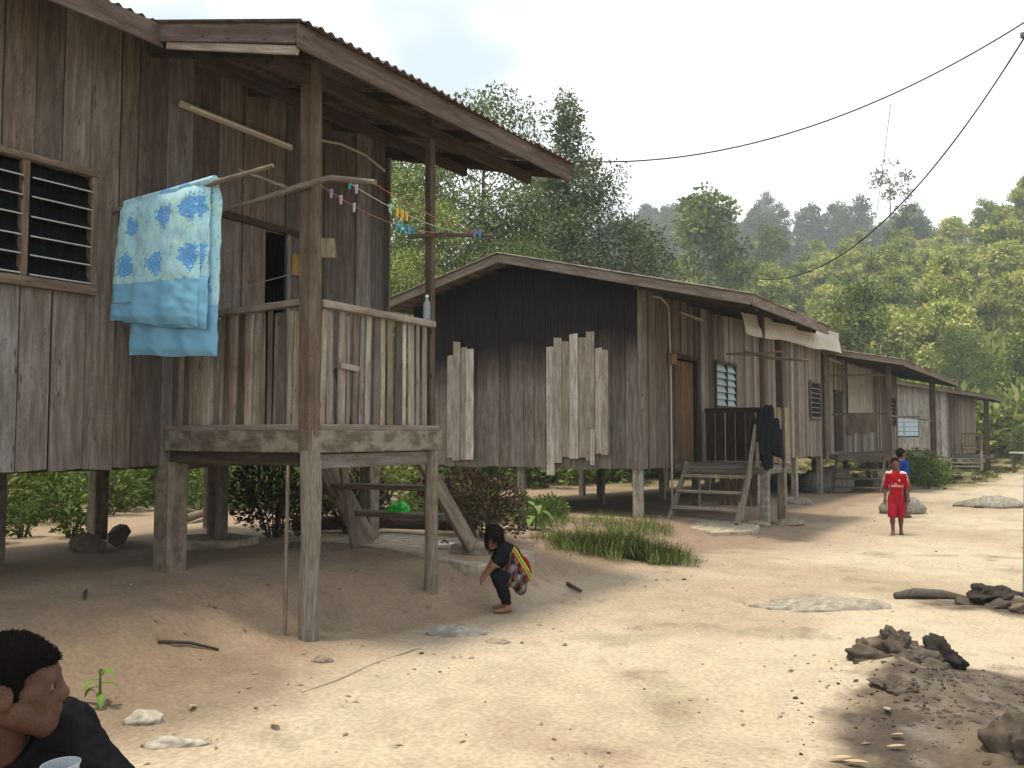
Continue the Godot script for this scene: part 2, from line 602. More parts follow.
# vertical boards from o along dir; y1 gives the top at distance s; openings are [s0, s1, ya, yb]; stain(s, y, col) may recolour along a board
func plank_wall(parent: Node3D, called: String, o: Vector3, dir: Vector3, nrm: Vector3, length: float, y0: float, y1: Callable, openings: Array, wmin: float, wmax: float, cols: Array, stain = null, batten := false, tones := 0.22) -> Node3D:
	var w := part(called, parent, o)
	# dark backing boards added behind the gaps so the joints read dark
	var s := 0.0
	while s < length - 0.01:
		var bw := minf(0.5, length - s)
		var iv := [[y0 + 0.05, minf(y1.call(s), y1.call(s + bw))]]
		for op in openings:
			if s + bw > op[0] and s < op[1]: iv = []
		for q in iv:
			var at := o + dir * (s + bw * 0.5) - nrm * 0.022
			beam("backing_board", w, Vector3(at.x, q[0], at.z), Vector3(at.x, q[1], at.z), bw, 0.012, UMBER, dir, 0.001)
		s += bw
	s = 0.0
	var k := 0
	while s < length - 0.02:
		var bw := rng.randf_range(wmin, wmax)
		if batten and k % 2 == 1: bw *= 0.42
		bw = minf(bw, length - s)
		if length - s - bw < 0.08: bw = length - s
		for op in openings:   # boards end at the jambs
			if s < op[0] - 0.01 and s + bw > op[0] - 0.05: bw = op[0] - s
			if s < op[1] - 0.01 and s >= op[0] - 0.01 and s + bw > op[1] - 0.05: bw = op[1] - s
		var mid := s + bw * 0.5
		var iv := [[y0 + rng.randf_range(-0.025, 0.015), minf(y1.call(s), y1.call(s + bw))]]
		for op in openings:
			if mid > op[0] and mid < op[1]:
				var out := []
				for q in iv:
					if op[2] <= q[0] + 0.05 and op[3] >= q[1] - 0.05: continue
					if op[3] <= q[0] or op[2] >= q[1]:
						out.push_back(q)
						continue
					if op[2] > q[0] + 0.05: out.push_back([q[0], op[2]])
					if op[3] < q[1] - 0.05: out.push_back([op[3], q[1]])
				iv = out
		var col: Color = vary(cols[rng.randi() % cols.size()], tones)
		var off := (0.0 if k % 2 == 0 else 0.008) + rng.randf_range(0.0, 0.006)
		var gap := rng.randf_range(0.004, 0.013)
		for q in iv:
			var hh: float = q[1] - q[0]
			var at := o + dir * mid + nrm * off
			at.y = q[0] + hh * 0.5
			var cs := [col, col]
			var lv := []
			if stain != null:
				cs = []
				var nl := 9
				for i in nl:
					var yy := lerpf(-hh * 0.5 + 0.005, hh * 0.5 - 0.005, float(i) / (nl - 1))
					lv.push_back(yy)
					cs.push_back(stain.call(k, at.y + yy, col))
			var m := MB.new()
			m.box(Transform3D.IDENTITY, Vector3(bw - gap, hh, 0.022), 0.004, cs, ro(), 0.0, rng.randf_range(-0.012, 0.012), lv)
			var lean := Basis(nrm, rng.randf_range(-0.003, 0.003))
			put("plank", m.mesh(), M.wood, w, at, lean * Basis(dir, Vector3.UP, dir.cross(Vector3.UP)))
		s += bw
		k += 1
	return w

# corrugated sheets, ridges running down the slope in x; from (xa, ya) at the ridge to (xb, yb) at the eave
func roof_slope(parent: Node3D, xa: float, ya: float, xb: float, yb: float, z0: float, z1: float):
	var zz := z0
	var lift := 0.0
	while zz < z1 - 0.01:
		var wd := minf(0.80, z1 - zz)
		var m := MB.new()
		var seg := int(ceil((wd + 0.06) / 0.0175))
		var prev := -1
		var nn := Vector3(-(yb - ya), xb - xa, 0).normalized()
		if nn.y < 0.0: nn = -nn
		var ragged := rng.randf_range(-0.04, 0.04)
		for i in seg + 1:
			var z := (wd + 0.06) * i / seg
			var ph := TAU * (zz + z) / 0.105
			var yy := cos(ph) * 0.016 + lift
			var q := (nn + Vector3(0, 0, sin(ph) * 0.9)).normalized()
			var a := m.vert(Vector3(0, yy, z), q, Vector2(0, z), Color.WHITE)
			m.vert(Vector3(xb - xa + signf(xb - xa) * ragged, yb - ya + yy - absf(ragged) * 0.2, z), q, Vector2(1, z), Color.WHITE)
			if prev >= 0:
				m.tri(prev, prev + 1, a + 1, nn)
				m.tri(prev, a + 1, a, nn)
			prev = a
		put("roof_sheet", m.mesh(), M.zinc, parent, Vector3(xa, ya, zz))
		zz += wd
		lift = 0.005 - lift

func louvre(parent: Node3D, x: float, z0: float, z1: float, y0: float, y1: float, n: int, tilt: float, frame: Color, blade: Material, jamb := 0.05, mull: Array = []):
	var w := part("window", parent, Vector3(x, y0, z0))
	var d := Vector3(0, 0, 1)
	beam("frame", w, Vector3(x, y0 - 0.04, z0 - jamb), Vector3(x, y0 - 0.04, z1 + jamb), 0.08, 0.09, frame, Vector3.UP)
	beam("frame", w, Vector3(x, y1 + 0.03, z0 - jamb), Vector3(x, y1 + 0.03, z1 + jamb), 0.06, 0.08, frame, Vector3.UP)
	beam("frame", w, Vector3(x + 0.003, y0, z0 - jamb * 0.5), Vector3(x + 0.003, y1, z0 - jamb * 0.5), 0.06, jamb, frame)
	beam("frame", w, Vector3(x + 0.003, y0, z1 + jamb * 0.5), Vector3(x + 0.003, y1, z1 + jamb * 0.5), 0.06, jamb, frame)
	var bays := [[z0, z1]]
	for q in mull:
		beam("mullion", w, Vector3(x + 0.002, y0, q), Vector3(x + 0.002, y1, q), 0.06, jamb, frame)
		bays = [[z0, q - jamb * 0.5], [q + jamb * 0.5, z1]]
	var step := (y1 - y0) / n
	for b in bays:
		for i in n:
			var m := MB.new()
			m.box(Transform3D.IDENTITY, Vector3(step * 1.12, b[1] - b[0] - 0.012, 0.006), 0.002, [Color.WHITE, Color.WHITE], Vector2.ZERO)
			var tl := tilt + rng.randf_range(-0.06, 0.06)
			# local x = across the blade, y = along z, z = thin
			var ax := Vector3(sin(tl) * -1.0, cos(tl), 0)
			put("blade_edge", edge_mesh(b[1] - b[0] - 0.012), M.plain, w, Vector3(x - 0.01, y0 + step * (i + 0.5), (b[0] + b[1]) * 0.5) - ax * step * 0.565, Basis(ax, d, ax.cross(d)))
			put("louvre_blade", m.mesh(), blade, w, Vector3(x - 0.01, y0 + step * (i + 0.5), (b[0] + b[1]) * 0.5), Basis(ax, d, ax.cross(d)))

func edge_mesh(L: float) -> ArrayMesh:
	var m := MB.new()
	var c := Color(0.34, 0.37, 0.37)
	m.box(Transform3D.IDENTITY, Vector3(0.012, L, 0.009), 0.002, [c, c], Vector2.ZERO)
	return m.mesh()

func slats(parent: Node3D, a: Vector3, b: Vector3, y0: float, y1: float, wmin: float, wmax: float, gmin: float, gmax: float, cols: Array, thick := 0.018, backmost := Vector3.ZERO):
	var dir := Vector3(b.x - a.x, 0, b.z - a.z)
	var L := dir.length()
	dir = dir.normalized()
	var nrm := dir.cross(Vector3.UP)
	var s := rng.randf_range(0.01, 0.03)
	while s < L - wmin:
		var w := rng.randf_range(wmin, wmax)
		w = minf(w, L - s)
		var p := a + dir * (s + w * 0.5) + nrm * rng.randf_range(-0.004, 0.004)
		var top := y1 + rng.randf_range(-0.03, 0.01)
		var p0 := Vector3(p.x, y0 + rng.randf_range(-0.02, 0.01), p.z)
		var p1 := Vector3(p.x, top, p.z) + dir * rng.randf_range(-0.018, 0.018)
		beam("slat", parent, p0, p1, w, thick, vary(cols[rng.randi() % cols.size()], 0.28), dir, 0.003, null, rng.randf_range(-0.01, 0.01))
		s += w + rng.randf_range(gmin, gmax)

# plain closed walls on the sides the road does not see
func hidden_walls(h: Node3D, x0: float, x1: float, z0: float, z1: float, y0: float, y1: float, ridge_x: float, ridge_y: float, front_gable: bool):
	var back := part("back_wall", h, Vector3(x0, y0, z0))
	beam("boarding", back, Vector3(x0, y0, (z0 + z1) * 0.5), Vector3(x0, y1 - 0.02, (z0 + z1) * 0.5), absf(z1 - z0), 0.03, BROWN, Vector3(0, 0, 1))
	for e in 2:
		if e == 1 and not front_gable: continue
		var z := (z0 if e == 0 else z1)
		var gw := part("gable_wall", h, Vector3(x0, y0, z))
		var m := MB.new()
		var nn := Vector3(0, 0, -1 if e == 0 else 1)
		var pts := [Vector3(x0, y0, z), Vector3(x1, y0, z), Vector3(x1, y1, z), Vector3(ridge_x, ridge_y, z), Vector3(x0, y1, z)]
		for lay in 2:
			var o := nn * (0.0 if lay == 0 else -0.025)
			var st := m.v.size()
			for p in pts: m.vert(p + o - Vector3(x0, y0, z), nn if lay == 0 else -nn, Vector2(p.x, p.y), BROWN)
			for i in range(1, 4): m.tri(st, st + i, st + i + 1, nn if lay == 0 else -nn)
		put("boarding", m.mesh(), M.wood, gw, Vector3(x0, y0, z))

func floor_of(h: Node3D, x0: float, x1: float, z0: float, z1: float, y: float):
	var f := part("floor", h, Vector3(x0, y, z0))
	var n := int((x1 - x0) / 0.6)
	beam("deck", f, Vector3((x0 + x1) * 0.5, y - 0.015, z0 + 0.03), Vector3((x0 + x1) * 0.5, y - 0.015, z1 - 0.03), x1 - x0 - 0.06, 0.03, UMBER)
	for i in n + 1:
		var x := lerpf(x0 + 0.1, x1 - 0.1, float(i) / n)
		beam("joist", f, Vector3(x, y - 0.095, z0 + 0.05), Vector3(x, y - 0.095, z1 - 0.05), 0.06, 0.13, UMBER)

func post_down(h: Node3D, x: float, z: float, ytop: float, w: float, col: Color, mt: Material, sink := 0.1) -> MeshInstance3D:
	var g := ground_h(x, z)
	return beam("post", h, Vector3(x, g - sink, z), Vector3(x, ytop, z), w, w, col, Vector3.RIGHT, 0.012, mt)

func house_near() -> Node3D:
	var X := -6.94
	var h := thing("stilt_house", "nearest weathered plank house on stilts with a slatted corner porch and blue blanket outside", "house", Vector3(-6.94, 0.38, -5.2))
	var z1 := 2.2
	var z0 := -8.1
	var RX := -8.45
	var RY := 5.485
	var sl := (RY - 5.11) / (X - RX)
	floor_of(h, -9.92, X - 0.02, z0, z1, 1.46)
	hidden_walls(h, -9.96, X, z0, z1, 1.32, 5.09, RX, RY, true)
	# road side
	var ops := [[(-3.0) - z1, 0.0, 0.0, 0.0]]
	# distances run from the far corner (z0) towards the camera
	var s_of := func(z: float) -> float: return z - z0
	ops = [[s_of.call(-4.34), s_of.call(-2.9), 2.83, 3.74], [s_of.call(-6.52), s_of.call(-6.26), 1.5, 3.66]]
	var mid := -4.62
	var WC := [BROWN, GREY, Color(0.185, 0.168, 0.154), Color(0.162, 0.138, 0.122)]
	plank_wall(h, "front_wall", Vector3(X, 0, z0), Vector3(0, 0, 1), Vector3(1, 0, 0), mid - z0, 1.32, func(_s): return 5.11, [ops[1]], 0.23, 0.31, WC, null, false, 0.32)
	# round the window the wall was boarded in two courses, grey boards below the sill
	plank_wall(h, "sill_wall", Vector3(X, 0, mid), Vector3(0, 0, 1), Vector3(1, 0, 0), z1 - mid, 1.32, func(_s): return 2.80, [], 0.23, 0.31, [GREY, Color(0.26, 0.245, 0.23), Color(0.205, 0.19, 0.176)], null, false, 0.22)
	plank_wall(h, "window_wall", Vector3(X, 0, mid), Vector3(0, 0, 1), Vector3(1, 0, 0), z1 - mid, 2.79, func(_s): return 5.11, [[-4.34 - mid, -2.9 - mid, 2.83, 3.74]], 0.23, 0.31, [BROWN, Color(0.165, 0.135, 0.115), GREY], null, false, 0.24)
	louvre(h, X + 0.035, -4.34, -2.9, 2.83, 3.74, 6, 0.75, Color(0.20, 0.155, 0.12), M.pane, 0.06, [-3.79])
	# lintel and door leaf standing ajar inside
	var door := part("door", h, Vector3(X, 1.5, -6.3))
	beam("lintel", door, Vector3(X + 0.045, 3.72, -5.62), Vector3(X + 0.045, 3.70, -6.68), 0.07, 0.035, UMBER, Vector3.UP)
	beam("jamb", door, Vector3(X + 0.042, 1.5, -6.54), Vector3(X + 0.042, 3.68, -6.54), 0.05, 0.03, GREY, Vector3(0, 0, 1))
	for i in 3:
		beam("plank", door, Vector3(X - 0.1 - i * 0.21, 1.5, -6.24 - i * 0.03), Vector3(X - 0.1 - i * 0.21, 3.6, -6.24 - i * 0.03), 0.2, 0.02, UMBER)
	beam("notice_board", h, Vector3(X + 0.045, 3.26, -6.68), Vector3(X + 0.045, 3.48, -6.68), 0.2, 0.012, Color(0.34, 0.22, 0.09), Vector3(0, 0, 1))
	beam("paper_sheet", h, Vector3(X + 0.046, 3.53, -7.13), Vector3(X + 0.046, 3.74, -7.10), 0.24, 0.003, Color(0.42, 0.37, 0.28), Vector3(0, 0, 1), 0.001)
	# corner boards
	beam("corner_board", h, Vector3(X + 0.02, 1.3, z0 - 0.02), Vector3(X + 0.02, 4.9, z0 - 0.02), 0.10, 0.03, GREY, Vector3(1, 0, 0))
	# roof
	var r := part("roof", h, Vector3(RX, RY, z0))
	roof_slope(r, RX, RY + 0.05, -6.35, RY + 0.05 - sl * (RX + 6.35) * -1.0, -4.6, z1 + 0.6)
	roof_slope(r, RX, RY + 0.05, -4.70, RY + 0.05 - sl * (-4.70 - RX), -8.72, -4.6)
	roof_slope(r, RX, RY + 0.05, -10.5, RY + 0.05 - sl * (RX + 10.5), -8.72, z1 + 0.6)
	var ye := RY - sl * (-4.75 - RX)
	var ym := RY - sl * (-6.38 - RX)
	var FA := Color(0.15, 0.12, 0.102)
	beam("fascia", r, Vector3(-4.75, ye - 0.06, -8.66), Vector3(-4.75, ye - 0.06, -4.56), 0.19, 0.025, FA, Vector3.UP)
	beam("fascia", r, Vector3(-6.38, ym - 0.06, -4.62), Vector3(-6.38, ym - 0.06, z1 + 0.5), 0.19, 0.025, FA, Vector3.UP)
	beam("fascia", r, Vector3(-6.39, ym - 0.035, -4.585), Vector3(-4.765, ye - 0.035, -4.585), 0.15, 0.025, FA, Vector3.UP)
	beam("fascia", r, Vector3(-6.30, ym - 0.155, -4.60), Vector3(-4.775, ye - 0.155, -4.60), 0.07, 0.02, Color(0.42, 0.37, 0.31), Vector3.UP)
	beam("fascia", r, Vector3(RX, RY - 0.03, -8.68), Vector3(-4.765, ye - 0.05, -8.68), 0.16, 0.025, FA, Vector3.UP)
	beam("fascia", r, Vector3(-10.45, RY - sl * (RX + 10.45) - 0.05, -8.68), Vector3(RX, RY - 0.03, -8.68), 0.16, 0.025, FA, Vector3.UP)
	for zz in [-4.9, -6.0, -7.2, -8.4]:
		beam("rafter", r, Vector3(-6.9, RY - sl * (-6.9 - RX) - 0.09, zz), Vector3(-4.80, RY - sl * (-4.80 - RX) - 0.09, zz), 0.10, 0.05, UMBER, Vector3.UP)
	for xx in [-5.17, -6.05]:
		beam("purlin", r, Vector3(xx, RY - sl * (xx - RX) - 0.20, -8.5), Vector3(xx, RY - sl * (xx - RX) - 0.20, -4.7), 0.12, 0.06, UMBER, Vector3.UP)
	# tube lamp and cable on the wall
	var lamp := part("tube_lamp", h, Vector3(X + 0.06, 4.6, -5.9))
	beam("batten", lamp, Vector3(X + 0.06, 4.62, -5.17), Vector3(X + 0.06, 4.585, -6.55), 0.06, 0.035, Color(0.40, 0.37, 0.32), Vector3.UP, 0.004, M.plain)
	pole("tube", lamp, [Vector3(X + 0.10, 4.61, -5.25), Vector3(X + 0.10, 4.585, -6.5)], [0.014, 0.014], Color(0.62, 0.60, 0.56), M.plastic, 8, 0.0)
	pole("cable", h, [Vector3(X + 0.04, 4.79, -6.95), Vector3(X + 0.04, 4.84, -7.3), Vector3(X + 0.04, 4.82, -7.7), Vector3(X + 0.04, 4.72, -8.05)], [0.016, 0.016, 0.016, 0.016], Color(0.40, 0.36, 0.30), M.plain, 6, 0.0)
	# porch
	var xo := -5.17
	var za := -5.15
	var zb := -6.72
	var p := part("porch", h, Vector3(xo, 1.6, za))
	var dk := part("porch_deck", h, Vector3(xo, 1.6, za))
	var pn := 0
	while pn < 9:
		var zc := za - 0.09 - pn * 0.175
		beam("plank", dk, Vector3(X + 0.03, 1.625, zc), Vector3(xo - 0.02, 1.625, zc), 0.17, 0.025, vary(GREY, 0.2), Vector3(0, 0, 1))
		pn += 1
	beam("edge_beam", dk, Vector3(xo + 0.045, 1.55, za + 0.04), Vector3(xo + 0.045, 1.55, zb - 0.09), 0.185, 0.045, Color(0.42, 0.405, 0.38), Vector3.UP, 0.008, M.lichen)
	beam("edge_beam", dk, Vector3(X + 0.03, 1.55, za + 0.02), Vector3(xo + 0.02, 1.55, za + 0.02), 0.185, 0.045, Color(0.42, 0.405, 0.38), Vector3.UP, 0.008, M.lichen)
	beam("under_beam", dk, Vector3(X + 0.02, 1.40, za - 0.06), Vector3(xo - 0.02, 1.40, za - 0.06), 0.11, 0.07, UMBER, Vector3.UP)
	beam("under_beam", dk, Vector3(xo - 0.03, 1.39, za - 0.1), Vector3(xo - 0.03, 1.39, zb - 0.1), 0.12, 0.06, GREY, Vector3.UP)
	beam("under_beam", dk, Vector3(X + 0.05, 1.40, zb + 0.05), Vector3(xo, 1.40, zb + 0.05), 0.11, 0.06, UMBER, Vector3.UP)
	var rl := part("railing", h, Vector3(xo, 1.66, za))
	var RC := Color(0.30, 0.265, 0.22)
	beam("bottom_rail", rl, Vector3(xo + 0.03, 1.665, za - 0.06), Vector3(xo + 0.03, 1.665, zb - 0.05), 0.045, 0.07, Color(0.26, 0.23, 0.2), Vector3.UP)
	beam("top_rail", rl, Vector3(xo + 0.035, 2.655, za - 0.07), Vector3(xo + 0.035, 2.635, zb + 0.02), 0.06, 0.075, RC, Vector3.UP)
	beam("bottom_rail", rl, Vector3(X + 0.04, 1.66, za + 0.01), Vector3(xo - 0.06, 1.66, za + 0.01), 0.05, 0.07, Color(0.26, 0.23, 0.2), Vector3.UP)
	beam("top_rail", rl, Vector3(X + 0.04, 2.63, za + 0.015), Vector3(xo - 0.05, 2.66, za + 0.015), 0.055, 0.07, RC, Vector3.UP)
	slats(rl, Vector3(xo + 0.01, 0, za - 0.08), Vector3(xo + 0.01, 0, zb + 0.03), 1.68, 2.63, 0.035, 0.085, 0.012, 0.05, [GREY, RC, BROWN, Color(0.38, 0.34, 0.28)], 0.02)
	slats(rl, Vector3(X + 0.05, 0, za - 0.012), Vector3(xo - 0.08, 0, za - 0.012), 1.68, 2.62, 0.04, 0.085, 0.004, 0.03, [GREY, RC, BROWN, Color(0.38, 0.34, 0.28)], 0.02)
	# crossed offcuts and a broken board in the railing
	beam("offcut", rl, Vector3(xo - 0.03, 1.68, za - 0.30), Vector3(xo - 0.03, 2.15, za - 0.48), 0.05, 0.018, GREY, Vector3(0, 0, 1))
	beam("offcut", rl, Vector3(xo - 0.055, 1.68, za - 0.52), Vector3(xo - 0.055, 2.15, za - 0.34), 0.05, 0.018, BROWN, Vector3(0, 0, 1))
	beam("offcut", rl, Vector3(xo + 0.045, 2.17, za - 0.30), Vector3(xo + 0.045, 2.15, za - 0.52), 0.05, 0.02, RC, Vector3.UP)
	# posts: round logs carry squared posts
	pole("post", h, [Vector3(xo, -0.15, za - 0.02), Vector3(xo - 0.005, 0.35, za - 0.02), Vector3(xo + 0.01, 0.8, za - 0.02), Vector3(xo + 0.015, 1.20, za - 0.01), Vector3(xo + 0.01, 1.475, za)], [0.085, 0.08, 0.077, 0.085, 0.078], Color(0.26, 0.24, 0.205), M.bark, 12, 0.07)
	beam("post", h, Vector3(xo, 1.45, za), Vector3(xo - 0.03, 4.74, za), 0.13, 0.125, Color(0.155, 0.118, 0.09), Vector3.RIGHT, 0.008)
	pole("post", h, [Vector3(xo, 0.0, zb), Vector3(xo + 0.012, 0.5, zb), Vector3(xo, 1.0, zb), Vector3(xo + 0.005, 1.46, zb - 0.01)], [0.068, 0.062, 0.064, 0.06], Color(0.25, 0.22, 0.175), M.bark, 12, 0.06)
	beam("post", h, Vector3(xo - 0.01, 1.45, zb), Vector3(xo - 0.03, 4.74, zb), 0.075, 0.07, Color(0.12, 0.092, 0.072), Vector3.RIGHT, 0.006)
	# stilts under the house
	var CC := Color(0.21, 0.185, 0.155)
	post_down(h, X + 0.02, -5.20, 1.36, 0.21, CC, M.stone)
	post_down(h, -8.28, -6.84, 1.36, 0.17, CC, M.stone)
	post_down(h, -9.89, -6.42, 1.36, 0.17, CC, M.stone)
	post_down(h, -8.75, -4.55, 1.36, 0.24, Color(0.2, 0.18, 0.16), M.stone)
	post_down(h, -7.05, -8.0, 1.36, 0.17, CC, M.stone)
	for zz in [-2.2, 0.8]:
		for xx in [-7.1, -9.8]: post_down(h, xx, zz, 1.36, 0.2, CC, M.stone)
	post_down(h, -9.8, -8.0, 1.36, 0.17, CC, M.stone)
	pole("prop_pole", h, [Vector3(-5.36, ground_h(-5.36, -5.05) - 0.05, -5.1), Vector3(-5.37, 1.36, -5.12)], [0.017, 0.016], Color(0.27, 0.23, 0.18), M.bark, 6, 0.05)
	# stairs down from the porch towards the next house
	var st := part("stairs", h, Vector3(-6.0, 0.36, -7.3))
	var SC := Color(0.23, 0.195, 0.155)
	beam("stringer", st, Vector3(-6.72, 1.50, -6.78), Vector3(-6.80, 0.36, -7.72), 0.26, 0.055, SC, Vector3(0, 1, -1))
	beam("stringer", st, Vector3(-5.42, 1.50, -6.78), Vector3(-5.40, 0.44, -7.72), 0.17, 0.055, SC, Vector3(0, 1, -1))
	for i in 2:
		var f := 0.39 + i * 0.27
		var yy := lerpf(1.50, 0.38, f)
		var zz := lerpf(-6.78, -7.72, f)
		beam("tread", st, Vector3(-6.74, yy, zz), Vector3(-5.43, yy + 0.01, zz), 0.26, 0.05, vary(Color(0.17, 0.145, 0.12), 0.15), Vector3(0, 0, 1))
	beam("brace", st, Vector3(-6.55, 1.35, -7.0), Vector3(-6.62, 0.33, -7.30), 0.10, 0.05, SC, Vector3(0, 0, 1))
	p.queue_free()
	h.remove_child(p)
	return h

# shared shell of the houses farther along: gable towards the camera, road side, roof that runs out over the porch
func house_shell(h: Node3D, c: Dictionary):
	var X: float = c.x
	var zg: float = c.zg
	var ze: float = c.ze
	var y0: float = c.y0
	var yt: float = c.yt
	var sl: float = c.slope
	var RX: float = c.ridge
	var xb: float = 2.0 * RX - X
	var RY: float = yt + sl * (X - RX)
	floor_of(h, xb, X - 0.02, ze, zg - 0.02, y0 + 0.16)
	hidden_walls(h, xb, X, ze, zg, y0, yt, RX, RY, false)
	plank_wall(h, "gable_wall", Vector3(X, 0, zg), Vector3(-1, 0, 0), Vector3(0, 0, 1), X - xb, y0, func(s): return RY - sl * absf(X - s - RX) - 0.01, c.get("gops", []), 0.23, 0.29, c.gcols, c.get("stain", null), false, 0.16)
	plank_wall(h, "front_wall", Vector3(X, 0, ze), Vector3(0, 0, 1), Vector3(1, 0, 0), zg - ze, y0, func(_s): return yt + 0.03, c.get("fops", []), c.get("wmin", 0.2), c.get("wmax", 0.3), c.fcols, null, c.get("batten", true), 0.3)
	beam("corner_board", h, Vector3(X + 0.035, y0 - 0.02, zg + 0.03), Vector3(X + 0.035, yt, zg + 0.03), 0.09, 0.02, c.fcols[0], Vector3(1, 0, 0))
	var r := part("roof", h, Vector3(RX, RY, zg))
	var zv: float = zg + c.over
	var xe: float = c.eave
	var zp: float = c.zporch
	var xm: float = X + 0.55
	var yr := RY + 0.10
	roof_slope(r, RX, yr, xe + 0.04, yr - sl * (xe + 0.04 - RX), zp, zv)
	roof_slope(r, RX, yr, xm, yr - sl * (xm - RX), ze - 0.5, zp)
	roof_slope(r, RX, yr, xb - 0.6, yr - sl * (RX - xb + 0.6), ze - 0.5, zv)
	var FA: Color = c.fascia
	var yv := RY + 0.02
	beam("fascia", r, Vector3(RX, yv, zv), Vector3(xe, yv - sl * (xe - RX), zv), 0.17, 0.025, FA, Vector3.UP)
	beam("fascia", r, Vector3(RX, yv, zv), Vector3(xb - 0.55, yv - sl * (RX - xb + 0.55), zv), 0.17, 0.025, FA, Vector3.UP)
	beam("fascia", r, Vector3(xe, yv - sl * (xe - RX), zp), Vector3(xe, yv - sl * (xe - RX), zv - 0.015), 0.18, 0.025, shade(FA, 0.85), Vector3.UP)
	beam("fascia", r, Vector3(xm, yv - sl * (xm - RX), ze - 0.5), Vector3(xm, yv - sl * (xm - RX), zp), 0.16, 0.025, shade(FA, 0.8), Vector3.UP)
	for xx in [X + 0.3, (X + xe) * 0.5 + 0.1, xe - 0.35]:
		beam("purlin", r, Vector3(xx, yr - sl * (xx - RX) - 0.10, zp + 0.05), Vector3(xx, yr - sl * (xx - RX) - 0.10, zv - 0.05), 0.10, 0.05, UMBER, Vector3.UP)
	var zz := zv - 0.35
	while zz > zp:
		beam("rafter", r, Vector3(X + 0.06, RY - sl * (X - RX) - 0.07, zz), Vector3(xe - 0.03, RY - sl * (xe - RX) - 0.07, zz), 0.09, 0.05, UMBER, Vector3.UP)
		zz -= 1.2
	for q in c.posts:
		post_down(h, q[0], q[1], y0 + 0.06, q[2], q[3], M.stone)

func porch_of(h: Node3D, X: float, xo: float, za: float, zb: float, y: float, col: Color):
	var dk := part("porch_deck", h, Vector3(X, y, za))
	var zc := za - 0.1
	while zc > zb:
		beam("plank", dk, Vector3(X + 0.04, y - 0.013, zc), Vector3(xo - 0.03, y - 0.013, zc), 0.19, 0.025, vary(col, 0.2), Vector3(0, 0, 1))
		zc -= 0.2
	beam("edge_beam", dk, Vector3(X + 0.03, y - 0.09, za + 0.02), Vector3(xo + 0.02, y - 0.09, za + 0.02), 0.15, 0.05, col, Vector3.UP)
	beam("edge_beam", dk, Vector3(xo, y - 0.09, za - 0.01), Vector3(xo, y - 0.09, zb), 0.15, 0.05, col, Vector3.UP)

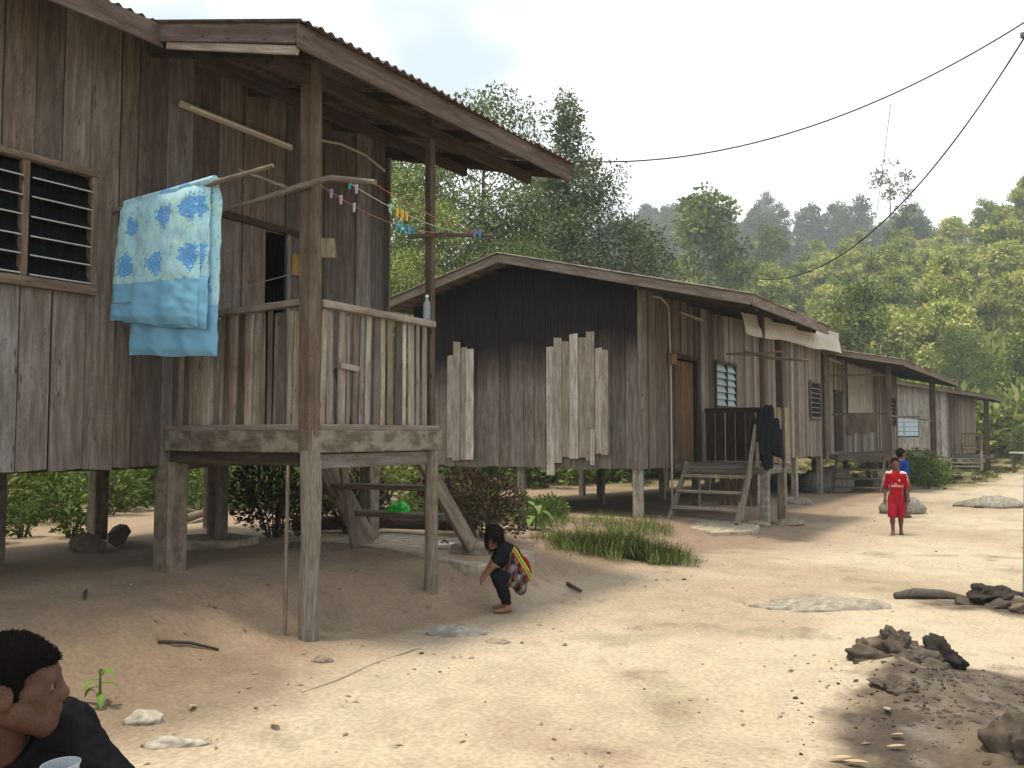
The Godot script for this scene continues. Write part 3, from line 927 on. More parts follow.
func house_sooty():
	var X := -6.3
	var zg := -13.9
	var ze := -26.3
	var h := thing("stilt_house", "stilt house with soot-blackened gable patched with pale upright boards", "house", Vector3(X, 0.2, zg))
	var soot := func(k: int, y: float, col: Color) -> Color:
		var edge := 2.92 + sin(k * 12.9) * 0.10 + sin(k * 4.1 + 1.0) * 0.10 + (0.12 if k < 3 else 0.0)
		var f := sst(edge - 0.16, edge + 0.22, y)
		var e := sst(edge - 0.62, edge - 0.1, y)
		return col.lerp(Color(0.085, 0.055, 0.046), e * 0.7).lerp(Color(0.020, 0.017, 0.017), f * 0.95)
	var PC := Color(0.42, 0.39, 0.34)
	var fops := [[-15.4 + 26.3 - 1.08, -15.4 + 26.3, 1.1, 3.02], [-18.72 + 26.3, -17.5 + 26.3, 2.18, 3.06], [-26.1 + 26.3, -24.85 + 26.3, 2.06, 3.06]]
	house_shell(h, {"x": X, "zg": zg, "ze": ze, "y0": 1.02, "yt": 4.14, "slope": 0.245, "ridge": -8.72, "over": 0.64, "eave": -4.16, "zporch": -18.0,
		"gcols": [Color(0.24, 0.215, 0.19), Color(0.275, 0.245, 0.215), Color(0.215, 0.19, 0.17)], "stain": soot,
		"fcols": [Color(0.25, 0.22, 0.192), Color(0.32, 0.288, 0.255), Color(0.155, 0.125, 0.105), Color(0.20, 0.17, 0.145)], "fascia": Color(0.27, 0.235, 0.2), "fops": fops,
		"posts": [[X - 0.08, zg - 0.1, 0.15, PC], [-8.7, zg - 0.12, 0.13, Color(0.3, 0.28, 0.25)], [-10.95, zg - 0.1, 0.14, Color(0.22, 0.2, 0.18)], [-8.7, -17.2, 0.14, Color(0.25, 0.22, 0.19)], [-6.5, -17.0, 0.14, Color(0.25, 0.22, 0.19)], [-6.4, -20.5, 0.14, PC], [-6.36, -23.6, 0.15, PC], [-6.36, -26.2, 0.15, Color(0.3, 0.28, 0.25)], [-8.7, -20.5, 0.14, PC], [-8.7, -23.6, 0.14, PC], [-10.9, -20.5, 0.14, PC], [-10.9, -26.0, 0.14, PC]]})
	# pale boards nailed over the gable
	var pt := part("patch_boards", h, Vector3(-8.0, 1.0, zg))
	var right := [[-7.99, 0.89, 3.17, 0.16, BLEACH], [-7.83, 1.11, 3.32, 0.15, PALE], [-7.68, 1.21, 3.25, 0.16, Color(0.40, 0.345, 0.28)], [-7.51, 1.19, 3.37, 0.16, BLEACH], [-7.35, 1.21, 3.30, 0.17, Color(0.42, 0.37, 0.30)], [-7.19, 1.16, 3.39, 0.16, PALE], [-7.04, 1.28, 3.10, 0.13, BLEACH], [-6.91, 1.26, 3.06, 0.14, Color(0.44, 0.39, 0.34)]]
	var left := [[-10.20, 1.17, 3.12, 0.14, Color(0.46, 0.44, 0.40)], [-10.04, 1.12, 3.37, 0.16, PALE], [-9.88, 1.13, 3.26, 0.15, Color(0.38, 0.345, 0.3)], [-9.72, 1.14, 3.22, 0.16, BLEACH]]
	var alt := 0
	for q in right + left:
		beam("board", pt, Vector3(q[0], q[1], zg + 0.052 + alt * 0.021), Vector3(q[0] + rng.randf_range(-0.012, 0.012), q[2], zg + 0.052 + alt * 0.021), q[3], 0.02, vary(q[4], 0.08), Vector3.RIGHT, 0.003, null, rng.randf_range(-0.01, 0.01))
		alt = 1 - alt
	beam("board", pt, Vector3(-7.14, 1.08, zg + 0.097), Vector3(-7.13, 1.7, zg + 0.097), 0.08, 0.02, Color(0.6, 0.57, 0.52), Vector3.RIGHT)
	beam("hole_patch", h, Vector3(-9.26, 3.6, zg + 0.05), Vector3(-9.22, 4.0, zg + 0.05), 0.15, 0.02, Color(0.02, 0.018, 0.017), Vector3.RIGHT)  # darkness of an open hole, put in as a near-black board
	# door, window, shutter
	var door := part("door", h, Vector3(X, 1.1, -16.0))
	for i in 5:
		beam("plank", door, Vector3(X - 0.03, 1.1, -15.52 - i * 0.205), Vector3(X - 0.03, 2.98, -15.52 - i * 0.205), 0.2, 0.02, vary(Color(0.21, 0.135, 0.07), 0.18), Vector3(0, 0, 1))
	beam("jamb", door, Vector3(X + 0.04, 1.05, -16.5), Vector3(X + 0.04, 3.05, -16.5), 0.09, 0.05, UMBER, Vector3(0, 0, 1))
	beam("jamb", door, Vector3(X + 0.04, 1.05, -15.38), Vector3(X + 0.04, 3.05, -15.38), 0.05, 0.05, BROWN, Vector3(0, 0, 1))
	beam("lintel", door, Vector3(X + 0.042, 3.06, -15.3), Vector3(X + 0.042, 3.06, -16.6), 0.07, 0.05, UMBER, Vector3.UP)
	louvre(h, X + 0.04, -18.70, -17.52, 2.2, 3.05, 6, 0.35, Color(0.12, 0.09, 0.07), M.frosted, 0.05, [-18.15])
	louvre(h, X + 0.04, -26.0, -24.95, 2.1, 3.02, 7, 0.2, Color(0.2, 0.16, 0.13), M.dark, 0.05)
	var lamp := part("tube_lamp", h, Vector3(X + 0.06, 3.8, -16.2))
	beam("batten", lamp, Vector3(X + 0.06, 3.85, -15.55), Vector3(X + 0.06, 3.83, -16.75), 0.07, 0.04, Color(0.35, 0.29, 0.22), Vector3.UP)
	pole("tube", lamp, [Vector3(X + 0.10, 3.85, -15.6), Vector3(X + 0.10, 3.83, -16.7)], [0.014, 0.014], Color(0.5, 0.46, 0.4), M.plastic, 8, 0.0)
	pole("conduit", h, [Vector3(X + 0.06, 4.0, -14.35), Vector3(X + 0.06, 4.02, -14.7), Vector3(X + 0.06, 3.9, -15.05), Vector3(X + 0.06, 3.0, -15.12), Vector3(X + 0.06, 0.15, -15.14)], [0.02, 0.02, 0.02, 0.018, 0.018], Color(0.42, 0.38, 0.33), M.plain, 6, 0.0)
	beam("meter_box", h, Vector3(X + 0.10, 2.86, -15.12), Vector3(X + 0.10, 3.06, -15.12), 0.2, 0.1, Color(0.32, 0.2, 0.11), Vector3(0, 0, 1), 0.01)
	# porch
	var xo := -4.66
	porch_of(h, X, xo, -15.35, -17.0, 1.09, Color(0.2, 0.185, 0.165))
	beam("post", h, Vector3(xo, 1.05, -15.42), Vector3(xo - 0.02, 3.86, -15.42), 0.09, 0.09, Color(0.10, 0.078, 0.062))
	beam("post", h, Vector3(xo, 0.95, -16.45), Vector3(xo - 0.02, 3.86, -16.45), 0.12, 0.11, Color(0.085, 0.065, 0.052))
	beam("post", h, Vector3(xo, ground_h(xo, -15.4) - 0.05, -15.40), Vector3(xo, 1.0, -15.42), 0.15, 0.13, Color(0.30, 0.29, 0.26), Vector3.RIGHT, 0.015, M.stone)
	beam("post", h, Vector3(xo, ground_h(xo, -16.4) - 0.05, -16.45), Vector3(xo, 1.0, -16.45), 0.15, 0.14, Color(0.27, 0.22, 0.165), Vector3.RIGHT, 0.015)
	var rl := part("railing", h, Vector3(xo, 1.1, -16.5))
	for i in 7:
		beam("slat", rl, Vector3(X + 0.12 + i * 0.2, 1.1, -16.95), Vector3(X + 0.12 + i * 0.2, 2.05, -16.95), 0.185, 0.018, vary(Color(0.075, 0.055, 0.043), 0.2), Vector3.RIGHT)
	beam("top_rail", rl, Vector3(X + 0.02, 2.08, -16.94), Vector3(-4.95, 2.08, -16.94), 0.09, 0.04, Color(0.07, 0.05, 0.04), Vector3.UP)
	slats(rl, Vector3(xo + 0.02, 0, -15.6), Vector3(xo + 0.02, 0, -16.98), 1.1, 2.1, 0.10, 0.15, 0.01, 0.05, [Color(0.35, 0.28, 0.2), Color(0.28, 0.22, 0.16)], 0.02)
	# stairs
	var st := part("stairs", h, Vector3(-5.4, 0.15, -14.9))
	var SC := Color(0.27, 0.235, 0.195)
	beam("stringer", st, Vector3(-6.02, 1.10, -15.33), Vector3(-6.06, 0.13, -14.55), 0.13, 0.05, SC, Vector3(0, 1, 1))
	beam("stringer", st, Vector3(-4.86, 1.10, -15.33), Vector3(-4.80, 0.13, -14.35), 0.14, 0.06, SC, Vector3(0, 1, 1))
	beam("handrail", st, Vector3(-4.78, 0.2, -14.50), Vector3(-4.74, 1.88, -15.30), 0.10, 0.05, shade(SC, 0.9), Vector3(0, 1, 1))
	beam("handrail", st, Vector3(-4.74, 1.86, -15.36), Vector3(-4.66, 1.05, -15.0), 0.09, 0.05, shade(SC, 0.75), Vector3(0, 1, 1))
	for i in 3:
		var f := 0.22 + i * 0.27
		beam("tread", st, Vector3(-6.04, lerpf(1.1, 0.13, f), lerpf(-15.33, -14.5, f)), Vector3(-4.84, lerpf(1.1, 0.13, f), lerpf(-15.33, -14.45, f)), 0.18, 0.05, vary(Color(0.36, 0.31, 0.25), 0.1), Vector3(0, 0, 1))
	for i in 6:
		beam("skirt_board", h, Vector3(-5.95 + i * 0.13, 0.25, -16.9), Vector3(-5.95 + i * 0.13 + rng.randf_range(-0.02, 0.02), 1.0, -16.9), 0.10, 0.02, vary(Color(0.3, 0.24, 0.17), 0.2))
	# sticks for drying clothes
	pole("drying_stick", h, [Vector3(-5.3, 3.03, -15.40), Vector3(-4.85, 3.0, -15.38), Vector3(-4.3, 3.02, -15.36)], [0.022, 0.03, 0.02], Color(0.25, 0.19, 0.14), M.bark, 7, 0.1)
	pole("drying_stick", h, [Vector3(-5.0, 3.06, -15.50), Vector3(-4.6, 2.94, -15.50), Vector3(-3.9, 2.86, -15.50)], [0.022, 0.03, 0.022], Color(0.22, 0.17, 0.13), M.bark, 7, 0.1)

func house_veranda():
	var X := -6.3
	var zg := -26.75
	var ze := -38.6
	var h := thing("stilt_house", "grey stilt house with a long veranda behind the boy in red", "house", Vector3(X, -0.05, zg))
	var PC := Color(0.26, 0.23, 0.2)
	house_shell(h, {"x": X, "zg": zg, "ze": ze, "y0": 0.92, "yt": 4.0, "slope": 0.2, "ridge": -8.7, "over": 0.3, "eave": -4.14, "zporch": -38.9,
		"gcols": [GREY, BROWN], "fcols": [Color(0.29, 0.25, 0.21), Color(0.35, 0.31, 0.27), Color(0.20, 0.16, 0.13), Color(0.40, 0.36, 0.32)], "fascia": Color(0.3, 0.25, 0.2), "wmin": 0.26, "wmax": 0.4,
		"fops": [[38.6 - 37.9, 38.6 - 36.9, 2.0, 3.0]],
		"posts": [[-6.36, -29.5, 0.15, PC], [-6.36, -33.0, 0.15, PC], [-6.36, -38.2, 0.15, PC], [-8.7, -30.0, 0.15, PC], [-8.7, -35.0, 0.15, PC], [-10.9, -30.0, 0.15, PC], [-10.9, -38.0, 0.15, PC]]})
	louvre(h, X + 0.04, -37.85, -36.95, 2.03, 2.97, 6, 0.3, UMBER, M.dark, 0.05)
	var bs := part("pale_boards", h, Vector3(X, 2.0, -31.0))
	for i in 4:
		beam("board", bs, Vector3(X + 0.06, 1.95, -29.9 - i * 0.92), Vector3(X + 0.06, 3.85, -29.9 - i * 0.92), 0.9, 0.02, vary(Color(0.50, 0.46, 0.41), 0.12), Vector3(0, 0, 1))
	var door := part("door", h, Vector3(X, 1.0, -28.0))
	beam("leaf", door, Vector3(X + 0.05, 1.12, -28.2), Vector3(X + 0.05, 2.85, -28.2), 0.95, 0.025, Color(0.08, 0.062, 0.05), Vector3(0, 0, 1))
	beam("lintel", door, Vector3(X + 0.06, 2.9, -27.6), Vector3(X + 0.06, 2.9, -28.8), 0.08, 0.05, UMBER, Vector3.UP)
	porch_of(h, X, -4.66, -27.2, -36.2, 1.05, Color(0.21, 0.175, 0.14))
	for q in [[-27.25, 0.12], [-35.6, 0.12], [-36.15, 0.14]]:
		beam("post", h, Vector3(-4.66, ground_h(-4.66, q[0]) - 0.1, q[0]), Vector3(-4.66, 3.75, q[0]), q[1], q[1], Color(0.14, 0.105, 0.08))
	beam("post", h, Vector3(-5.2, ground_h(-5.2, -28.0) - 0.1, -28.0), Vector3(-5.2, 1.0, -28.0), 0.15, 0.15, PC, Vector3.RIGHT, 0.01)
	beam("rail", h, Vector3(-4.66, 2.15, -27.2), Vector3(-4.66, 2.12, -36.1), 0.05, 0.05, Color(0.22, 0.18, 0.15), Vector3.UP)
	beam("rail", h, Vector3(X + 0.05, 2.2, -27.3), Vector3(-4.66, 2.2, -27.3), 0.05, 0.05, Color(0.18, 0.15, 0.12), Vector3.UP)
	beam("rail", h, Vector3(X + 0.05, 3.35, -27.3), Vector3(-4.66, 3.3, -27.3), 0.05, 0.05, Color(0.25, 0.21, 0.17), Vector3.UP)
	var lamp := part("tube_lamp", h, Vector3(X + 0.08, 3.7, -27.6))
	pole("tube", lamp, [Vector3(X + 0.08, 3.82, -27.0), Vector3(X + 0.08, 3.78, -28.6)], [0.03, 0.03], Color(0.42, 0.36, 0.28), M.plastic, 6, 0.0)
	var st := part("stairs", h, Vector3(-5.4, 0, -26.8))
	for i in 4:
		beam("tread", st, Vector3(-6.05, 0.85 - i * 0.24, -27.0 + i * 0.17), Vector3(-4.8, 0.85 - i * 0.24, -27.0 + i * 0.17), 0.2, 0.045, vary(Color(0.12, 0.095, 0.075), 0.15), Vector3(0, 0, 1))
	for xx in [-6.08, -4.78]:
		beam("stringer", st, Vector3(xx, 1.0, -27.14), Vector3(xx, -0.1, -26.35), 0.12, 0.05, Color(0.13, 0.1, 0.08), Vector3(0, 1, 1))

func house_far():
	var X := -5.3
	var zg := -45.4
	var ze := -58.0
	var h := thing("stilt_house", "far stilt house with pale blue shuttered window in its pale gable", "house", Vector3(X, 0.0, zg))
	var PC := Color(0.4, 0.37, 0.33)
	house_shell(h, {"x": X, "zg": zg, "ze": ze, "y0": 0.62, "yt": 3.62, "slope": 0.2, "ridge": -7.8, "over": 0.5, "eave": -3.35, "zporch": -49.5,
		"gcols": [Color(0.52, 0.49, 0.45), Color(0.45, 0.42, 0.38), Color(0.57, 0.54, 0.50)], "fcols": [Color(0.30, 0.26, 0.22), Color(0.24, 0.2, 0.17)], "fascia": Color(0.27, 0.22, 0.18), "wmin": 0.26, "wmax": 0.36, "batten": false,  # sun on the gable is put into its paler board colours
		"gops": [[1.15, 2.5, 1.5, 2.4]],
		"posts": [[-5.4, -45.5, 0.2, PC], [-7.6, -45.5, 0.16, PC], [-5.4, -49.0, 0.16, PC], [-5.4, -53.0, 0.16, PC], [-5.4, -57.5, 0.16, PC], [-10.0, -50.0, 0.16, PC], [-10.0, -57.0, 0.16, PC]]})
	var w := part("window", h, Vector3(-7.1, 1.5, zg))
	for i in 2:
		for k in 4:
			beam("shutter_pane", w, Vector3(X - 2.13 + i * 0.63, 1.55 + k * 0.22, zg + 0.03), Vector3(X - 2.13 + i * 0.63, 1.75 + k * 0.22, zg + 0.03), 0.58, 0.02, Color(0.50, 0.60, 0.70), Vector3.RIGHT, 0.004, M.plain)
	beam("frame", w, Vector3(X - 2.52, 2.44, zg + 0.05), Vector3(X - 1.12, 2.44, zg + 0.05), 0.07, 0.04, Color(0.16, 0.16, 0.17), Vector3.UP)
	for xx in [X - 2.48, X - 1.815, X - 1.15]:
		beam("frame", w, Vector3(xx, 1.48, zg + 0.05), Vector3(xx, 2.40, zg + 0.05), 0.05, 0.04, Color(0.55, 0.6, 0.64), Vector3.RIGHT)
	porch_of(h, X, -3.75, -45.9, -49.2, 0.68, Color(0.22, 0.19, 0.16))
	for zz in [-45.95, -46.9]:
		beam("post", h, Vector3(-3.78, ground_h(-3.78, zz) - 0.1, zz), Vector3(-3.78, 3.3, zz), 0.13, 0.13, Color(0.11, 0.085, 0.07))
	var st := part("stairs", h, Vector3(-4.6, 0, -45.3))
	for i in 4:
		beam("tread", st, Vector3(-5.1, 0.52 - i * 0.17, -45.7 + i * 0.2), Vector3(-3.95, 0.52 - i * 0.17, -45.7 + i * 0.2), 0.24, 0.07, vary(Color(0.34, 0.31, 0.27), 0.12), Vector3(0, 0, 1))
	beam("stringer", st, Vector3(-5.14, 0.62, -45.85), Vector3(-5.14, -0.06, -44.9), 0.2, 0.05, Color(0.3, 0.26, 0.22), Vector3(0, 1, 1))
	beam("stringer", st, Vector3(-3.92, 0.62, -45.85), Vector3(-3.92, -0.06, -44.9), 0.2, 0.05, Color(0.3, 0.26, 0.22), Vector3(0, 1, 1))
	beam("newel", st, Vector3(-3.90, -0.1, -44.9), Vector3(-3.90, 0.9, -44.9), 0.10, 0.10, Color(0.36, 0.31, 0.25))

func house_end():
	var X := -4.9
	var zg := -66.0
	var h := thing("stilt_house", "farthest stilt house, mostly hidden, its low brown eave past the far porch", "house", Vector3(X, 0.0, zg))
	var PC := Color(0.3, 0.27, 0.24)
	house_shell(h, {"x": X, "zg": zg, "ze": -76.0, "y0": 0.6, "yt": 3.0, "slope": 0.2, "ridge": -7.3, "over": 0.5, "eave": -3.3, "zporch": -70.0,
		"gcols": [GREY, BROWN], "fcols": [GREY, BROWN], "fascia": Color(0.36, 0.32, 0.27), "wmin": 0.4, "wmax": 0.6, "batten": false,
		"posts": [[-5.0, -66.1, 0.18, PC], [-7.2, -66.1, 0.18, PC], [-9.5, -66.1, 0.18, PC], [-5.0, -75.5, 0.18, PC], [-9.5, -75.5, 0.18, PC]]})
# ---------------------------------------------------------------- smooth bodies (surface nets over blended tapered capsules)
# bone: [a, b, ra, rb, colour] or ellipsoid [centre, radii, basis-or-null, colour, "e"]; a trailing -1 carves instead of adding
func bone_d(p: Vector3, b: Array) -> float:
	if b.size() >= 5 and b[4] is String:
		var q: Vector3 = p - b[0]
		if b[2] != null:
			q = (b[2] as Basis).transposed() * q
		var r: Vector3 = b[1]
		var k0 := (q / r).length()
		var k1 := (q / (r * r)).length()
		return k0 * (k0 - 1.0) / maxf(k1, 0.0001)
	var a: Vector3 = b[0]
	var ba: Vector3 = b[1] - a
	var t := clampf((p - a).dot(ba) / maxf(ba.length_squared(), 1e-8), 0.0, 1.0)
	return (p - a - ba * t).length() - lerpf(b[2], b[3], t)

func body(bones: Array, cell: float, k: float, shape = null, paint = null, grow := 0.0) -> MB:
	var lo := Vector3(1e9, 1e9, 1e9)
	var hi := -lo
	var boxes := []
	for b in bones:
		var l: Vector3
		var h: Vector3
		if b.size() >= 5 and b[4] is String:
			var r: Vector3 = b[1]
			var e := Vector3.ONE * maxf(r.x, maxf(r.y, r.z)) if b[2] != null else r
			l = b[0] - e; h = b[0] + e
		else:
			var m := maxf(b[2], b[3])
			l = (b[0] as Vector3).min(b[1]) - Vector3.ONE * m
			h = (b[0] as Vector3).max(b[1]) + Vector3.ONE * m
		l -= Vector3.ONE * (grow + k + cell * 2.0)
		h += Vector3.ONE * (grow + k + cell * 2.0)
		boxes.push_back([l, h])
		if b[b.size() - 1] is float and b[b.size() - 1] < 0.0: continue
		lo = lo.min(l); hi = hi.max(h)
	var nx := int((hi.x - lo.x) / cell) + 2
	var ny := int((hi.y - lo.y) / cell) + 2
	var nzz := int((hi.z - lo.z) / cell) + 2
	var d := PackedFloat32Array()
	d.resize(nx * ny * nzz)
	d.fill(1.0)
	for bi in bones.size():
		var b: Array = bones[bi]
		var carve: bool = b[b.size() - 1] is float and b[b.size() - 1] < 0.0
		var l: Vector3 = (boxes[bi][0] - lo) / cell
		var h: Vector3 = (boxes[bi][1] - lo) / cell
		for z in range(maxi(0, int(l.z)), mini(nzz, int(h.z) + 1)):
			for y in range(maxi(0, int(l.y)), mini(ny, int(h.y) + 1)):
				var i := (z * ny + y) * nx
				for x in range(maxi(0, int(l.x)), mini(nx, int(h.x) + 1)):
					var dist := bone_d(lo + Vector3(x, y, z) * cell, b) - (0.0 if carve else grow)
					var cur := d[i + x]
					if carve:
						var q := -dist
						var hh := maxf(k * 0.4 - absf(cur - q), 0.0) / (k * 0.4)
						d[i + x] = maxf(cur, q) + hh * hh * k * 0.1
					else:
						var hh := maxf(k - absf(cur - dist), 0.0) / k
						d[i + x] = minf(cur, dist) - hh * hh * k * 0.25
	if shape != null:
		for z in nzz:
			for y in ny:
				for x in nx:
					var i := (z * ny + y) * nx + x
					if d[i] < cell * 3.0:
						d[i] = shape.call(lo + Vector3(x, y, z) * cell, d[i])
	var m := MB.new()
	var idx := PackedInt32Array()
	idx.resize(nx * ny * nzz)
	idx.fill(-1)
	var sx := 1
	var sy := nx
	var sz := nx * ny
	var corner := [0, sx, sy, sx + sy, sz, sx + sz, sy + sz, sx + sy + sz]
	var cp := [Vector3(0, 0, 0), Vector3(1, 0, 0), Vector3(0, 1, 0), Vector3(1, 1, 0), Vector3(0, 0, 1), Vector3(1, 0, 1), Vector3(0, 1, 1), Vector3(1, 1, 1)]
	var edges := [[0, 1], [2, 3], [4, 5], [6, 7], [0, 2], [1, 3], [4, 6], [5, 7], [0, 4], [1, 5], [2, 6], [3, 7]]
	for z in nzz - 1:
		for y in ny - 1:
			for x in nx - 1:
				var i := x + y * sy + z * sz
				if absf(d[i]) > cell * 2.5: continue
				var mask := 0
				for c8 in 8:
					if d[i + corner[c8]] < 0.0: mask += 1
				if mask == 0 or mask == 8: continue
				var acc := Vector3.ZERO
				var cnt := 0
				for e in edges:
					var da := d[i + corner[e[0]]]
					var db := d[i + corner[e[1]]]
					if (da < 0.0) != (db < 0.0):
						acc += (cp[e[0]] as Vector3).lerp(cp[e[1]], da / (da - db))
						cnt += 1
				var p := lo + (Vector3(x, y, z) + acc / cnt) * cell
				var col := Color.WHITE
				if paint != null:
					col = paint.call(p)
				else:
					var best := 1e9
					for b in bones:
						if b[b.size() - 1] is float and b[b.size() - 1] < 0.0: continue
						var q := bone_d(p, b)
						if q < best:
							best = q
							col = (b[3] if b.size() >= 5 and b[4] is String else b[4])
				idx[i] = m.vert(p, Vector3.UP, Vector2(p.x, p.y), col)
	for z in range(1, nzz - 1):
		for y in range(1, ny - 1):
			for x in range(1, nx - 1):
				var i := x + y * sy + z * sz
				var a := d[i]
				if absf(a) > cell * 2.5: continue
				for ax in 3:
					var st: int = [sx, sy, sz][ax]
					var bb := d[i + st]
					if (a < 0.0) == (bb < 0.0): continue
					var u: int = [sy, sz, sx][ax]
					var w: int = [sz, sx, sy][ax]
					var q0 := idx[i]
					var q1 := idx[i - u]
					var q2 := idx[i - u - w]
					var q3 := idx[i - w]
					if q0 < 0 or q1 < 0 or q2 < 0 or q3 < 0: continue
					if a < 0.0:
						m.ix.append_array(PackedInt32Array([q0, q2, q1, q0, q3, q2]))
					else:
						m.ix.append_array(PackedInt32Array([q0, q1, q2, q0, q2, q3]))
	m.smooth()
	return m

const SK := Color(0.21, 0.105, 0.065)
const SKB := Color(0.165, 0.085, 0.055)

# head in its own frame: face towards +z, up +y, 1 = full head height; returns bones already turned and placed
func head_bones(xf: Transform3D, s: float, skin: Color) -> Array:
	var lip := Color(skin.r * 0.85, skin.g * 0.72, skin.b * 0.74)
	var raw := [
		[Vector3(0, 0.13, -0.07), Vector3(0.33, 0.385, 0.42), skin, "e"],
		[Vector3(0, -0.14, 0.12), Vector3(0.265, 0.34, 0.285), skin, "e"],
		[Vector3(0, 0.17, 0.2), Vector3(0.275, 0.2, 0.19), skin, "e"],
		[Vector3(-0.2, -0.25, 0.02), Vector3(-0.1, -0.40, 0.25), 0.105, 0.07, skin],
		[Vector3(0.2, -0.25, 0.02), Vector3(0.1, -0.40, 0.25), 0.105, 0.07, skin],
		[Vector3(-0.06, -0.425, 0.27), Vector3(0.06, -0.425, 0.27), 0.075, 0.075, skin],
		[Vector3(-0.17, 0.085, 0.345), Vector3(0.17, 0.085, 0.345), 0.05, 0.05, skin],
		[Vector3(0, 0.05, 0.385), Vector3(0, -0.10, 0.445), 0.038, 0.062, skin],
		[Vector3(-0.07, -0.125, 0.405), Vector3(0.07, -0.125, 0.405), 0.05, 0.05, skin],
		[Vector3(-0.19, -0.05, 0.21), Vector3(-0.15, -0.13, 0.24), 0.10, 0.09, skin],
		[Vector3(0.19, -0.05, 0.21), Vector3(0.15, -0.13, 0.24), 0.10, 0.09, skin],
		[Vector3(-0.09, -0.245, 0.375), Vector3(0.09, -0.245, 0.375), 0.036, 0.036, lip],
		[Vector3(-0.075, -0.305, 0.365), Vector3(0.075, -0.305, 0.365), 0.042, 0.042, lip],
		[Vector3(-0.35, -0.02, -0.03), Vector3(0.045, 0.145, 0.09), skin, "e"],
		[Vector3(0.35, -0.02, -0.03), Vector3(0.045, 0.145, 0.09), skin, "e"],
		[Vector3(-0.15, 0.005, 0.40), Vector3(-0.13, 0.005, 0.40), 0.062, 0.062, skin, -1.0],
		[Vector3(0.15, 0.005, 0.40), Vector3(0.13, 0.005, 0.40), 0.062, 0.062, skin, -1.0],
		[Vector3(-0.15, 0.012, 0.315), Vector3(-0.13, 0.012, 0.315), 0.06, 0.06, skin],
		[Vector3(0.15, 0.012, 0.315), Vector3(0.13, 0.012, 0.315), 0.06, 0.06, skin],
	]
	var out := []
	for b in raw:
		if b.size() == 4:
			out.push_back([xf * (b[0] * s), b[1] * s, xf.basis, b[2], "e"])
		elif b.size() == 6:
			out.push_back([xf * (b[0] * s), xf * (b[1] * s), b[2] * s, b[3] * s, b[4], -1.0])
		else:
			out.push_back([xf * (b[0] * s), xf * (b[1] * s), b[2] * s, b[3] * s, b[4]])
	return out

# short or long hair as a cap over the skull; line(z, x) gives the lower edge in head units
func hair_mesh(xf: Transform3D, s: float, cell: float, line: Callable, thick: float, rough: float, col: Color, extra: Array = []) -> MB:
	var bones := [[xf * (Vector3(0, 0.13, -0.07) * s), Vector3(0.33 + thick, 0.385 + thick, 0.42 + thick) * s, xf.basis, col, "e"],
		[xf * (Vector3(0, 0.17, 0.2) * s), Vector3(0.275 + thick * 0.6, 0.2 + thick, 0.19 + thick * 0.7) * s, xf.basis, col, "e"]]
	for e in extra:
		bones.push_back([xf * (e[0] * s), e[1] * s, xf.basis, col, "e"])
	var inv := xf.affine_inverse()
	var fn := func(p: Vector3, d: float) -> float:
		var q: Vector3 = (inv * p) / s
		var dd: float = d - nz.get_noise_3d(p.x * 3000.0, p.y * 3000.0, p.z * 3000.0) * rough
		return maxf(dd, (line.call(q.z, q.x) - q.y + nz.get_noise_3d(p.x * 2000.0, p.y * 2000.0, p.z * 2000.0) * 0.03) * s)
	var m := body(bones, cell, 0.02 * s, fn)
	for i in m.c.size():
		var k := 1.0 + nz.get_noise_3d(m.v[i].x * 2500.0, m.v[i].y * 2500.0, m.v[i].z * 2500.0) * 0.6
		m.c[i] = Color(col.r * k, col.g * k, col.b * k)
	return m

func strands(m: MB, n: int, L: float, W: float, hang: bool, col: Color, seed_: int):
	var r := RandomNumberGenerator.new()
	r.seed = seed_
	var cnt := m.v.size()
	for i in n:
		var k := r.randi() % cnt
		var nn := m.n[k]
		var d := rdir(r)
		var al: Vector3
		if hang:
			al = (Vector3.DOWN * 0.9 + nn * 0.22 + d * 0.16).normalized()
		else:
			al = (nn * 0.42 + (d - nn * d.dot(nn)) * 0.9).normalized()
		var f := r.randf_range(0.5, 1.7)
		leaf_quad(m, m.v[k] - nn * L * 0.12, al, al.cross(rdir(r)).normalized(), L * r.randf_range(0.6, 1.3), W, Color(col.r * f, col.g * f, col.b * f))

func eyes(parent: Node3D, xf: Transform3D, s: float, root: Transform3D):
	for sd in [-1.0, 1.0]:
		var m := MB.new()
		m.ellipsoid(Transform3D(Basis.IDENTITY.scaled(Vector3.ONE * 0.056 * s), Vector3.ZERO), 12, 8, Color(0.22, 0.18, 0.15))
		m.ellipsoid(Transform3D(Basis.IDENTITY.scaled(Vector3(0.034, 0.034, 0.02) * s), Vector3(0, 0, 0.044 * s)), 10, 6, Color(0.012, 0.008, 0.006))
		put("eye", m.mesh(), M.plastic, parent, root * (xf * (Vector3(0.14 * sd, 0.008, 0.342) * s)), root.basis * xf.basis)
		var b := MB.new()
		b.tube([Vector3(-0.075, 0, -0.035 if sd < 0.0 else -0.004) * s, Vector3(0, 0.02, 0.008) * s, Vector3(0.075, 0.0, -0.035 if sd > 0.0 else -0.004) * s], [0.012 * s, 0.02 * s, 0.012 * s], 6, Color(0.015, 0.011, 0.01), Vector2.ZERO, 0.2, 3)
		put("eyebrow", b.mesh(), M.hair, parent, root * (xf * (Vector3(0.135 * sd, 0.108, 0.362) * s)), root.basis * xf.basis)

